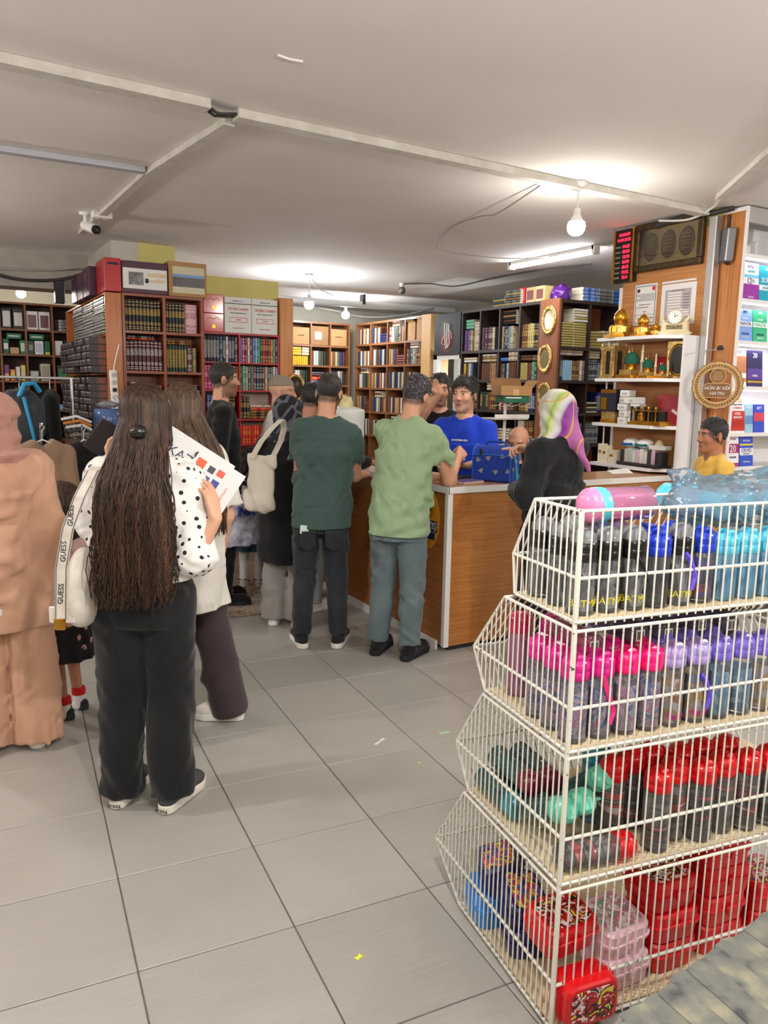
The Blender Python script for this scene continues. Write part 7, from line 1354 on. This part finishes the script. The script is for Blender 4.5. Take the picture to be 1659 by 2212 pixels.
# ------------------------------------------------------------------ boxes on the bookcases
M_CARD = mat('cardboard', (178, 138, 92), .8, c2=(166, 126, 80), ns=4); M_CARD2 = mat('cardboard_dark', (146, 108, 70), .8, c2=(134, 98, 62), ns=4)
def carton(name, label, x0, x1, y0, y1, z0, z1_, m, cat='box', parts=()):
    t = thing(name, label, cat, ((x0 + x1) / 2, (y0 + y1) / 2, z0 + .0005)); w, d, h = x1 - x0, y1 - y0, z1_ - z0
    MB().bx(-w / 2, w / 2, -d / 2, d / 2, 0, h, 0, .004).build('carton', m, t)
    for i_, (nm, u0, u1, v0, v1, mm) in enumerate(parts): MB().bx(-w / 2 + u0 * w, -w / 2 + u1 * w, -d / 2 - .0015 * (i_ + 1), -d / 2, v0 * h, v1 * h).build(nm, mm, t)
    t['hw'] = w; t['hd'] = d; return t
M_REDB = mat('box_red', (176, 16, 26), .35, coat=.3); M_PURB = mat('box_purple', (70, 26, 52), .4); INKG = mat('ink_gold', (206, 170, 80), .4, .5)
t = carton('file_box', 'glossy red file box with a hand slot on the corner bookcase', 1.295, 1.432, 7.0, 7.36, 2.352, 2.625, M_REDB, parts=(('hand_slot', .2, .85, .80, .86, INKK),))
t = carton('printed_carton', 'purple and white printed carton on top of the corner bookcase', 1.438, 1.822, 7.0, 7.36, 2.352, 2.615, M_PURB, parts=(('white_panel', .02, .98, .14, .78, PAPER), ('photo_panel', .14, .46, .26, .66, mat('pic_grey', (150, 150, 150), .5, c2=(80, 76, 84), ns=20)), ('round_emblem', .50, .57, .34, .48, INKK)))
lettering('KADIN', .050, INKG, t, (.10, -.1855, .155)); lettering('ve AİLE', .040, INKG, t, (.10, -.1855, .110))
t = carton('picture_carton', 'brown carton with a pasted photograph and shiny tape', 1.83, 2.165, 7.0, 7.36, 2.352, 2.645, M_CARD, parts=(('photograph', .10, .94, .10, .86, mat('photo_paper', (196, 190, 160), .3)), ('photo_band', .10, .94, .28, .58, mat('photo_dark', (70, 66, 74), .3, c2=(110, 100, 96), ns=40, stretch=(4, 1, .3))), ('photo_blue', .10, .94, .56, .64, mat('photo_blue', (110, 150, 200), .3))))
for i, (y0, y1) in enumerate(((7.42, 7.72), (7.76, 8.06), (8.10, 8.40))):
    t = carton('tall_box', 'dark purple box, %s behind the red file box' % nth(i), 1.24, 1.43, y0, y1, 2.352, 2.60 - .01 * i, M_PURB); MB().bx(-.0975, -.095, -.10, .10, .04, .20).build('side_panel', mat('box_purple2', (92, 60, 84), .35, c2=(60, 34, 52), ns=14), t)
# thin shelving on the side of the pillar with stacks of small dark boxes
c8 = Case('side_shelving', 'shallow shelving on the pillar side holding dark boxes', (1.30, 9.30), math.radians(-90), 2.29, .13, [2.345, 2.0, 1.675, 1.285, .90, .50, .12], [.012, .60, 1.20, 1.75, 2.275], M_STILE, sh_t=.014, side_t=.016)
for i, (u0, u1) in enumerate(((.62, 1.17), (1.23, 1.72), (1.78, 2.25))):
    b = MB(); n_ = 34
    for j in range(n_): a = random.uniform(-.01, .012); b.bx(1.285 + a, 1.42, 9.30 - u1, 9.30 - u0 + random.uniform(-.03, 0), 2.001 + .0092 * j, 2.001 + .0092 * j + .0066, j % 3)
    tag(b.build('booklet_stack', [mat('foil_silver', (206, 208, 206), .25, .6), mat('foil_dark', (70, 72, 70), .35), mat('foil_white', (226, 226, 220), .4)]), 'stack of thin silver-edged booklets, %s from the pillar corner' % ('third', 'second', 'first')[i], 'booklets', kind='stuff')
bxm = MB(); bxm.bx(-.07, .07, -.062, .062, 0, .056, 0).bx(-.0715, -.07, -.056, .056, .006, .050, 1).bx(-.0720, -.0715, -.056, .056, .040, .050, 2).bx(.0, .069, -.0632, -.062, .004, .052, 3)
bxme = bxm.mesh('ring_box', [mat('box_charcoal', (42, 38, 42), .45), mat('box_end', (92, 84, 88), .4), mat('box_silver', (206, 204, 204), .3, .4), mat('box_rust', (112, 54, 38), .5)])
for col in range(13):
    k = 0
    for z0, rows in ((1.676, 5), (1.286, 6), (.901, 6)):
        for r_ in range(rows):
            if random.random() < .06: continue
            o = link('small_box', bxme, None, (1.235 - .012 * abs(math.sin(col * 1.3 + r_ * .4)) + random.uniform(-.010, .006), 7.075 + .132 * col, z0 + .0590 * r_ + .001), (0, 0, random.uniform(-.05, .05))); tag(o, 'small dark box with silver end, %s up in the %s column from the pillar corner' % (nth(k), nth(col)), 'box', 'dark boxes on the pillar side shelving'); k += 1
# top of the red shelving
for i in range(2):
    t = carton('gift_box', 'red wrapped gift box, %s of the pair above the red shelving' % ('upper' if i else 'lower'), 2.165, 2.355, 7.11, 7.33, 2.0715 + .168 * i, 2.237 + .168 * i, mat('gift_red', (190, 22, 40), .18, coat=.6)); MB().lathe([(.018, .110), (.018, .114)], 14, (0, 0, .05), 0, False, RF).build('gold_seal', M_GOLD, t); MB().tube([(-.06, -.1125, .11), (-.03, -.1125, .13), (0, -.1125, .115), (.03, -.1125, .132), (.06, -.1125, .112)], .003, 4).build('gold_scroll', M_GOLD, t)
for i in range(2):
    x0 = 2.362 + .262 * i; t = carton('book_carton', 'white printed book carton, %s of the pair above the red shelving' % ('right-hand' if i else 'left-hand'), x0, x0 + .258, 7.105, 7.34, 2.0715, 2.395, mat('carton_white', (222, 224, 220), .6)); f = -.1205
    lettering('TEFSİR-İ KEBİR', .030, INKR, t, (0, f, .215)); lettering('İMAM FAHREDDİN RAZİ', .014, INKK, t, (0, f, .18)); lettering('MEFATİHUL GAYB', .012, INKK, t, (0, f, .288)); lettering('HUZUR YAYINEVİ', .013, INKR, t, (0, f, .045))
    MB().bx(-.085, .085, f, f + .001, .098, .102).bx(-.085, .085, f, f + .001, .138, .142).bx(-.085, -.082, f, f + .001, .098, .142).bx(.082, .085, f, f + .001, .098, .142).build('red_border', INKR, t); lettering('TAKIM', .018, INKR, t, (0, f, .12)); MB().bx(-.129, .129, f, f + .001, .262, .268).build('top_rule', INKK, t)
# cartons in the back room
for i, (x0, x1) in enumerate(((4.325, 4.63), (4.67, 4.945), (4.975, 5.26), (5.29, 5.57))):
    carton('carton', 'brown carton, %s from the left on the back wall top shelf' % nth(i), x0, x1, 10.93, 11.15, 2.222, 2.50 - .03 * (i % 2), (M_CARD2, M_CARD)[i % 2], parts=(('label', .2, .6, .3, .7, PAPER),) if i in (0, 2) else (('print', .3, .7, .5, .56, mat('print_brown', (96, 64, 38), .8)),))
for i, (y0, y1, h) in enumerate(((8.95, 9.15, .27), (9.18, 9.38, .24))):
    t = thing('carton', 'open brown carton, %s on the far top shelf by the post' % ('nearer' if i == 0 else 'farther'), 'box', (5.83, (y0 + y1) / 2, 2.2505)); MB().bx(-.11, .11, -.095, .095, 0, h, 0, .003).build('carton', M_CARD, t); MB().box((-.12, .0, h + .01), (.06, .18, .004), 0, rotm(0, .5, 0)).build('flap', M_CARD, t)
# on top of the dark bookcase
for i, (y, w, h, c, nm) in enumerate(((6.78, .10, .13, (196, 24, 36), 'red sweets'), (6.66, .10, .17, (200, 28, 40), 'taller red sweets'), (6.52, .14, .16, (206, 176, 120), 'gold and brown picture'), (6.37, .14, .16, (214, 190, 120), 'second gold and brown picture'))):
    t = carton('sweet_box', '%s box on top of the long dark bookcase' % nm, 5.46, 5.60, y - w / 2, y + w / 2, 2.5012, 2.5012 + h, mat('sweet_%d' % i, c, .35)); MB().bx(-.0725, -.07, -w * .36, w * .36, h * .2, h * .8).build('printed_panel', mat('sweet_panel%d' % (i // 2), ((226, 150, 150), (120, 50, 46))[i // 2], .4), t)
t = thing('gift_bag', 'crumpled purple bag on top of the dark bookcase', 'bag', (5.56, 6.17, 2.5012)); link('bag', sdf_mesh('bag', [('e', A(0, 0, .06), A(.10, .11, .10), None)], mat('purple_film', (84, 30, 120), .3), .01, .02, cuts=[lambda X, Y, Z: -Z + 0 * X], folds=dict(amp=.012, n=3, wl=.08, seed=2)), t)
# calligraphy canvas over the doorway
t = thing('calligraphy_canvas', 'black canvas with glowing calligraphy above the doorway', 'picture', (5.44, 7.985, 2.255)); 
def m_glow():
    t_ = NT('canvas_paint'); mp = t_.coords('Object', (1, 1, 1)); g = t_.n('ShaderNodeTexNoise', i_Scale=7.0, i_Detail=6.0); t_.l(mp, 0, g, 'Vector'); sp = t_.n('ShaderNodeSeparateXYZ'); t_.l(mp, 0, sp, 0)
    v = t_.n('ShaderNodeVectorMath', operation='LENGTH'); m2 = t_.coords('Object', (0, 5.2, 4.2)); t_.l(m2, 0, v, 0); a = t_.math('SUBTRACT', 1.0, v, 0, 1); a = t_.math('MULTIPLY', t_.math('MAXIMUM', a, 0.0), t_.math('MULTIPLY', g, 1.5)); rz = t_.n('ShaderNodeMapRange', i_1=-.2, i_2=.2); t_.l(sp, 2, rz, 0); hue = t_.ramp([(0, (190, 60, 50)), (.45, (150, 40, 60)), (.7, (90, 110, 100)), (1, (60, 90, 80))]); t_.l(rz, 0, hue, 0)
    mx = t_.mix(a, (24, 22, 24), hue); t_.l(mx, 2, t_.b, 'Base Color'); t_.b.inputs['Roughness'].default_value = .5; return t_.m
MB().bx(-.012, .012, -.275, .275, -.245, .245, 0, .003).build('canvas', m_glow(), t)
MCA = mat('calligraphy_paint', (206, 196, 190), .5)
for nm, pts, r in (('stroke', [(-.014, .05, .14), (-.014, .045, .0), (-.014, .03, -.14)], .010), ('stroke', [(-.014, .0, .13), (-.014, .0, .0), (-.014, -.01, -.13), (-.014, .02, -.17)], .011), ('stroke', [(-.014, -.04, .12), (-.014, -.04, .0), (-.014, -.06, -.10), (-.014, -.02, -.16)], .010), ('stroke', [(-.014, .07, -.02), (-.014, .11, -.10), (-.014, .08, -.12)], .007), ('stroke', [(-.014, -.02, .05), (-.014, -.08, .02), (-.014, -.10, -.06)], .007)): MB().tube(pts, r, 6).build(nm, MCA, t)
# gilded plates on the bookcase end
def plate(label, y, z, ry=.105, rz_=.15, tilt=0):
    t = thing('gilded_plate', label, 'plate', (5.392, y, z), tilt); Rp = np.array([[0, 0, -1], [1, 0, 0], [0, -1, 0.0]])
    MB().lathe([(.62, .004), (.70, .012), (.86, .016), (1.0, .008), (1.0, .0)], 30, (0, 0, 0), 0, True, Rp @ np.diag([1, 1, 1.0]), sx=ry, sy=rz_, caps=False).build('rim', M_GOLD2, t)
    MB().lathe([(0, .003), (.64, .003)], 30, (0, 0, 0), 0, True, Rp, sx=ry, sy=rz_, caps=False).build('mirror', mat('plate_mirror', (170, 160, 130), .12, .9), t); n_ = 18
    for i in range(n_): a = 2 * math.pi * i / n_; MB().lathe([(0, -.008), (.010, -.003), (.010, .003), (0, .008)], 8, (-.012, .88 * ry * math.cos(a), .88 * rz_ * math.sin(a))).build('boss', M_GOLD, t)
    return t
plate('upper oval gilded plate on the dark bookcase end', 6.13, 2.30); plate('lower oval gilded plate on the dark bookcase end', 6.165, 1.92); plate('partly hidden gilded plate behind the headscarf', 6.15, 1.56, .10, .13)
# stand with an open carton behind the counter
t = thing('wire_stand', 'white spinner stand behind the counter holding booklets', 'stand', (3.92, 4.92, 0)); MB().tube([(0, 0, .02), (0, 0, 1.50)], .012, 8).build('post', M_WHITE, t); MB().lathe([(.18, 0), (.18, .02), (.02, .03)], 16).build('foot', M_WHITE, t)
for z in (.95, 1.38): MB().bx(-.17, .17, -.09, .09, z - .012, z, 0, .004).build('tray', M_WHITE, t)
MB().bx(-.17, .17, -.095, -.088, 1.38, 1.41).build('tray_front', M_WHITE, t)
for i in range(4): MB().tube([(-.14 + .09 * i, -.02, 1.47), (-.16 + .09 * i, -.14, 1.485), (-.16 + .09 * i, -.16, 1.50)], .003, 5).build('hook', M_WHITE, t)
for i, st_ in enumerate(('green', 'cream', 'brown', 'slate', 'cream', 'wine', 'dkgreen', 'tan')): tag(link('book', book_me(st_), None, (3.775 + .036 * i, 4.84, .9505), (0, 0, 0), (.03, .12, .22)), 'booklet on the spinner stand tray, %s from left' % nth(i), 'book', 'booklets on the spinner stand')
t = thing('green_carton', 'flat green printed carton under the open brown one', 'box', (3.955, 4.88, 1.5005), -.25); MB().bx(-.11, .11, -.08, .08, 0, .055, 0, .002).build('carton', mat('carton_green', (18, 96, 62), .45), t); MB().bx(-.09, .04, -.0815, -.08, .034, .044).build('print', INKW, t)
t = thing('open_carton', 'open brown carton on the stand behind the blue shirt', 'box', (3.945, 4.88, 1.556), -.25)
b = MB()
for x0, x1, y0, y1 in ((-.13, .13, -.095, -.091), (-.13, .13, .091, .095), (-.13, -.126, -.091, .091), (.126, .13, -.091, .091)): b.bx(x0, x1, y0, y1, 0, .075)
b.bx(-.126, .126, -.091, .091, 0, .003).build('walls', M_CARD, t); MB().box((0, .115, .10), (.26, .004, .08), 0, rotm(-.5, 0, 0)).build('flap', M_CARD2, t); MB().box((.155, 0, .09), (.004, .19, .07), 0, rotm(0, .6, 0)).build('flap', M_CARD, t); MB().bx(-.03, .02, -.0965, -.095, 0, .05).build('tape', mat('tape_tan', (196, 160, 110), .3), t)
t = thing('white_rack', 'white booklet rack beside the spinner stand', 'rack', (4.32, 5.02, 0)); MB().bx(-.18, .18, -.1, .1, 0, .98).build('cabinet', M_OAK, t); MB().bx(-.19, .19, -.11, .11, .98, 1.0).build('top', M_WHITE, t)
for i in range(7): tag(link('book', book_me(('white', 'blue', 'white', 'slate', 'sky', 'cream', 'navy')[i]), None, (4.20, 4.95, 1.0005 + .029 * i + .014), (0, math.radians(90), .05 * math.sin(i)), (.027, .14, .22)), 'booklet in the flat pile on the white rack, %s from the bottom' % nth(i), 'book', 'flat pile on the white rack')
# ------------------------------------------------------------------ left side of the shop
Z9 = [2.445, 2.16, 1.89, 1.60, 1.28, .95, .6]
c9 = Case('left_bookcase', 'dark wooden product shelves at the far left', (-.60, 9.60), 0, 2.05, .32, Z9, [.012, .64, 1.27, 1.525, 1.80, 2.04], m_wood('left_wood', (112, 66, 36), (128, 78, 44), (96, 54, 28), 'Z', .5, .1), back_m=mat('left_back', (70, 46, 34), .7), sh_t=.022)
def prod(label, u, w, z, h, c, pan=None, d=.14, nm='product_box', shiny=.4):
    t = thing(nm, label, 'box', c9.w(u + w / 2, .10, z + .0005)); MB().bx(-w / 2, w / 2, -d / 2, d / 2, 0, h, 0, .003).build('carton', mat('pc_%d_%d_%d' % c, c, shiny), t)
    if pan: MB().bx(-w * .36, w * .36, -d / 2 - .002, -d / 2, h * pan[1], h * pan[2]).build('front_panel', mat('pc_%d_%d_%d' % pan[0], pan[0], .3), t)
    return t
K_, W_, G_ = (28, 26, 28), (222, 222, 222), (16, 96, 56)
for i, (u, w, z, h, c, p) in enumerate([(1.29, .10, 2.16, .22, K_, ((206, 206, 200), .1, .85)), (1.40, .11, 2.16, .22, K_, ((210, 208, 200), .15, .8)), (1.54, .115, 2.16, .20, W_, ((110, 70, 80), .12, .8)), (1.665, .115, 2.16, .20, W_, ((110, 70, 80), .12, .8)),
    (1.29, .06, 1.89, .16, G_, (W_, .3, .7)), (1.36, .09, 1.89, .07, (196, 150, 110), None), (1.46, .055, 1.89, .15, (40, 130, 70), ((200, 220, 200), .2, .8)), (1.54, .06, 1.89, .15, (30, 70, 50), ((120, 140, 110), .3, .7)), (1.61, .09, 1.89, .15, (216, 216, 222), ((180, 180, 196), .2, .8)), (1.71, .06, 1.89, .15, G_, ((220, 200, 60), .0, .2)),
    (1.29, .05, 1.60, .17, (110, 60, 120), ((230, 160, 90), .0, .45)), (1.35, .05, 1.60, .12, (226, 130, 50), ((200, 190, 60), .3, .8)), (1.41, .04, 1.60, .15, W_, None), (1.46, .045, 1.60, .17, (230, 220, 120), (W_, .1, .5)), (1.55, .09, 1.60, .11, (150, 170, 160), ((190, 196, 190), .1, .9)), (1.66, .10, 1.60, .19, (196, 190, 176), ((160, 150, 130), .1, .9)),
    (1.29, .07, 1.28, .17, (176, 40, 30), (W_, .6, .8)), (1.82, .08, 1.89, .16, (206, 206, 206), None), (1.91, .11, 1.89, .17, K_, ((206, 170, 60), .3, .6)), (1.83, .12, 1.60, .18, (40, 56, 50), ((60, 130, 90), .1, .8)), (1.83, .14, 1.28, .06, (120, 160, 190), None)]):
    prod('%s product box, %s along the far left shelves' % ('green' if c == G_ else 'black' if c == K_ else 'white' if c == W_ else 'coloured', nth(i)), u, w, z, h, c, p)
for i in range(2): prod('green carton lying on the %s boxes of the far left shelves' % ('left' if i == 0 else 'right'), (1.33, 1.56)[i], .15, 1.89 + .162, .06, (20, 110, 64), (W_, .4, .6))
for i in range(4): tag(link('book', book_me('bw'), None, c9.w(1.85, .06, 2.16 + .001 + .032 * i + .015), (0, math.radians(90), 0), (.03, .18, .14)), 'black and white book in the flat pile at far left, %s from bottom' % nth(i), 'book')
for u in (.1, .35, .75, 1.0): prod('dark product box out of view at far left, %s one' % nth(int(u * 4)), u, .18, 1.89, .18, (60, 56, 50))
t = thing('ceiling_speaker', 'small black box hanging under the left soffit', 'speaker', (1.14, 8.50, 2.49)); MB().bx(-.045, .045, -.05, .05, -.13, .09, 0, .006).build('case', mat('speaker_black', (24, 20, 24), .4), t); MB().bx(-.036, .036, -.052, -.05, -.11, .02).build('grille', mat('grille', (44, 36, 44), .6, c2=(20, 18, 20), ns=150), t)
# clothes on a rail
rail = thing('clothes_rail', 'metal clothes rail at the left with jackets on it', 'clothes rail', (0, 0, 0)); MB().tube([(.10, 6.70, 1.62), (.98, 6.72, 1.62)], .012, 8).build('rail', M_ALU, rail)
for x in (.12, .96): MB().tube([(x, 6.70, 0), (x, 6.70, 1.62)], .012, 8).build('upright', M_ALU, rail); MB().tube([(x, 6.48, .02), (x, 6.92, .02)], .014, 8).build('foot', M_ALU, rail)
def garment(label, x, y, z, rz, m, h=.62, w=.19, name='hanging_jacket', d=.075, sleeves=True, top=.0, cat='jacket'):
    t = thing(name, label, cat, (x, y, z), rz); P = [('c', A(-w * .25, 0, -.06), A(-w, 0, -.115), .05, .05), ('c', A(w * .25, 0, -.06), A(w, 0, -.115), .05, .05), ('ec', A(0, 0, -h), A(0, 0, -.08), (w * 1.05, d), (w * .98, d * .85), 0.0, dict(k=.04))]
    if sleeves: P += [('cf', A(-w, 0, -.12), A(-w - .04, -.02, -h * .85), .055, .05, dict(k=.02)), ('cf', A(w, 0, -.12), A(w + .04, -.02, -h * .85), .055, .05, dict(k=.02))]
    link('cloth', sdf_mesh('cloth', P, m, .010, .03, (), [('c', A(0, .0, -.02), A(0, 0, .1), .055, .06)], (), [dict(amp=.012, n=3, wl=.14, seed=int(x * 100), flat=.35)]), t)
    MB().tube([(-w * .8, 0, -.075), (0, 0, -.02), (w * .8, 0, -.075)], .006, 6).build('hanger', M_WHITE, t); MB().tube([(0, 0, -.02), (0, 0, .035), (.018, 0, .062), (0, 0, .075), (-.015, 0, .06)], .0035, 5).build('hook', M_ALU, t); return t
garment('black jacket hanging on the rail beside the beige headscarf', .80, 6.72, 1.545, 1.45, fab('jkt_black', (24, 25, 28)), .75)
garment('charcoal jacket hanging on the rail behind the black one', .58, 6.72, 1.545, 1.5, fab('jkt_char', (52, 54, 58)), .7); garment('navy jacket between others on the rail', .36, 6.72, 1.545, 1.45, fab('jkt_navy', (34, 44, 62)), .75); garment('dark jacket at the far left end of the rail', .20, 6.70, 1.545, 1.5, fab('jkt_dark', (30, 30, 30)), .9)
garment('tan sweater on a hanger in front of the clothes rail', .60, 5.55, 1.235, .15, fab('tan_knit', (150, 122, 98)), .55, .15, 'hanging_sweater', cat='sweater'); garment('black T-shirt on a hanger beside the water dispenser', .93, 6.02, 1.20, .5, fab('jkt_black', (24, 25, 28)), .55, .13, 'hanging_shirt', cat='shirt')
for x, y, z in ((.60, 5.55, 1.31), (.93, 6.02, 1.275)):
    tt = thing('garment_stand', 'slim metal stand holding %s' % ('the tan sweater' if x < .7 else 'the black T-shirt'), 'stand', (x, y + .0, 0)); MB().tube([(0, .06, 0), (0, .06, z + .01), (0, -.02, z + .01)], .008, 6).build('pole', M_ALU, tt); MB().tube([(-.14, .06, .01), (.14, .06, .01)], .010, 6).build('foot', M_ALU, tt)
t = thing('backpack', 'dark backpack with a cyan handle strap hanging on the rail', 'backpack', (.57, 6.28, 1.22), .35); link('pack', sdf_mesh('pack', [('e', A(0, 0, .10), A(.15, .10, .22), None), ('e', A(-.02, -.06, .02), A(.12, .08, .13), None), ('e', A(-.10, .0, .15), A(.06, .08, .16), None)], fab('pack_grey', (62, 68, 72), (40, 44, 50), .8, 7), .01, .04, folds=dict(amp=.012, n=3, wl=.12, seed=3)), t)
MB().tube([(-.06, -.05, .26), (-.03, -.08, .35), (.04, -.08, .36), (.09, -.06, .30)], .018, 8).build('handle', mat('strap_cyan2', (30, 140, 190), .6), t); MB().tube([(-.05, -.10, .26), (-.02, -.15, .0), (.02, -.15, -.25)], .014, 5).build('strap', mat('strap_cyan2', (30, 140, 190), .6), t); MB().tube([(.0, -.08, .28), (.05, 0.15, .36), (.13, .38, .395)], .006, 5).build('hanging_loop', INKK, t)
for i in range(5): tag(MB().tube([(.82 + .012 * i, 6.30 - .012 * i, 1.315 - .03 * i), (.92 + .02 * i, 6.26, 1.34 - .033 * i), (1.03, 6.30, 1.295 - .03 * i)], .012, 6).build('plastic_hanger', mat('hanger_%d' % i, ((222, 222, 220), (206, 120, 30), (220, 220, 222), (60, 60, 64), (140, 120, 100))[i], .4)), 'curved %s in the heap beside the dark boxes' % ('white hanger', 'orange hanger', 'pale hanger', 'dark hanger', 'brown hanger')[i], 'hanger')
tag(MB().bx(.82, 1.055, 6.15, 6.43, 0, 1.16, 0, .01).build('storage_chest', m_wood('chest_wood', (84, 46, 30), (98, 56, 36), (72, 38, 24), 'Z')), 'dark brown chest under the heap of hangers', 'chest')
# water dispenser
t = thing('water_dispenser', 'white water dispenser with a blue bottle before the orange stile', 'water dispenser', (1.215, 6.62, 0)); MB().bx(-.15, .15, -.15, .15, 0, .98, 0, .015).build('cabinet', mat('dispenser_grey', (186, 188, 192), .4), t); MB().bx(-.10, .10, -.153, -.148, .62, .86).build('tap_recess', INKK, t)
MB().lathe([(.03, .97), (.05, 1.0), (.118, 1.05), (.118, 1.10), (.110, 1.115), (.118, 1.13), (.118, 1.20), (.110, 1.215), (.118, 1.23), (.118, 1.36), (.10, 1.385), (0, 1.39)], 24).build('bottle', m_clear('water_blue', (110, 140, 196), .5, .1), t); MB().lathe([(.06, 1.395), (.1, 1.42), (.03, 1.45), (0, 1.45)], 12).build('film_cover', m_clear('grey_film', (200, 204, 210), .3), t)
for s_ in (-1, 1): MB().tube([(.05 * s_, -.15, .80), (.05 * s_, -.175, .80), (.05 * s_, -.18, .77)], .012, 8).build('tap', INKW, t)
t = thing('power_strip', 'white five-socket power strip on the orange stile', 'power strip', (1.335, 6.984, 1.535)); MB().box((0, -.02, 0), (.062, .038, .33), 0, rotm(0, -.03, 0), .008).build('body', M_WHITE, t)
for i in range(5):
    MB().lathe([(.020, .0395), (.022, .041), (.018, .0415)], 14, (.001 * i, 0, .125 - .062 * i), 0, True, RF).build('socket_ring', mat('socket_grey', (190, 188, 184), .5), t); MB().lathe([(.004, .0412), (.004, .042)], 8, (-.007, 0, .125 - .062 * i), 0, False, RF).lathe([(.004, .0412), (.004, .042)], 8, (.007, 0, .125 - .062 * i), 0, False, RF).build('contacts', INKK, t)
MB().lathe([(.016, .04), (.016, .07), (.01, .075)], 12, (0, 0, .0), 0, True, RF).build('plug', INKK, t); MB().tube([(0, -.02, .165), (.02, -.012, .25), (.055, -.008, .38)], .006, 6).build('lead', M_WHITE, t); MB().tube([(0, -.045, -.06), (.035, -.05, -.10), (.04, -.04, -.25), (.03, -.02, -.4)], .007, 6).build('second_lead', M_WHITE, t)
# shopping bag, scraps on the floor, flaking paint
t = thing('shopping_bag', 'white patterned shopping bag beside the denim skirt', 'bag', (1.845, 5.225, .47), .2); link('bag', sdf_mesh('bag', [('ec', A(0, 0, .0), A(0, 0, .36), (.14, .07), (.16, .04), 0.0)], mat('bag_print', (214, 212, 214), .5, c2=(150, 156, 190), ns=28), .01, .02, folds=dict(amp=.008, n=3, wl=.1, seed=9)), t); lettering('NK', .10, mat('bag_blue_ink', (40, 50, 140), .5), t, (0, -.072, .25), depth=.012); MB().tube([(-.08, 0, .35), (-.04, 0, .46), (.04, 0, .46), (.08, 0, .35)], .006, 6).build('handle', M_WHITE, t)
for lb_, x, y, w, d, c, a in (('torn white paper scrap lying on the tiles', 1.668, 2.896, .075, .014, (232, 232, 230), .5), ('bright yellow price tag on the floor tile', .946, 1.737, .022, .016, (226, 236, 60), .3), ('pale green paper patch on the tiles near the stand', 1.983, 2.836, .05, .03, (176, 196, 170), -.1), ('tiny yellow speck of paper on the tiles', 1.718, 2.639, .014, .010, (230, 226, 80), .2)):
    tag(MB().prism([(-w / 2, -d / 2), (w * .1, -d * .3), (w / 2, -d / 2), (w * .46, d / 2), (-w * .1, d * .2), (-w / 2, d / 2)], .0003, .0018).build('paper_scrap', mat('scrap_%d_%d' % (c[0], c[2]), c, .6), None, (x, y, .0), (0, 0, a)), lb_, 'paper scrap')
tag(MB().prism([(-.05, -.004), (0, .006), (.055, -.002), (.05, .006), (0, .014), (-.05, .004)], CEIL - .010, CEIL - .002).build('paint_flake', mat('flake_white', (232, 228, 222), .7), None, (1.275, 3.015, 0), (0, 0, .0)), 'flake of loose white paint on the ceiling', 'paint flake')
t = thing('round_ornament', 'gilded round ornament hanging on the orange post', 'ornament', (3.03, 7.03, 1.58)); MB().tube([(.09 * math.cos(a), 0, .12 * math.sin(a)) for a in np.linspace(0, 6.283, 25)[:-1]], .018, 8, closed=True).build('ring', M_GOLD2, t); MB().lathe([(0, -.004), (.085, -.004), (.085, .004), (0, .004)], 20, (0, 0, 0), 0, True, RS, sy=1.3).build('disc', mat('disc_dark', (60, 46, 40), .4), t); MB().tube([(0, .0, .13), (0, .03, .20)], .003, 5).build('cord', M_CABLE2, t)
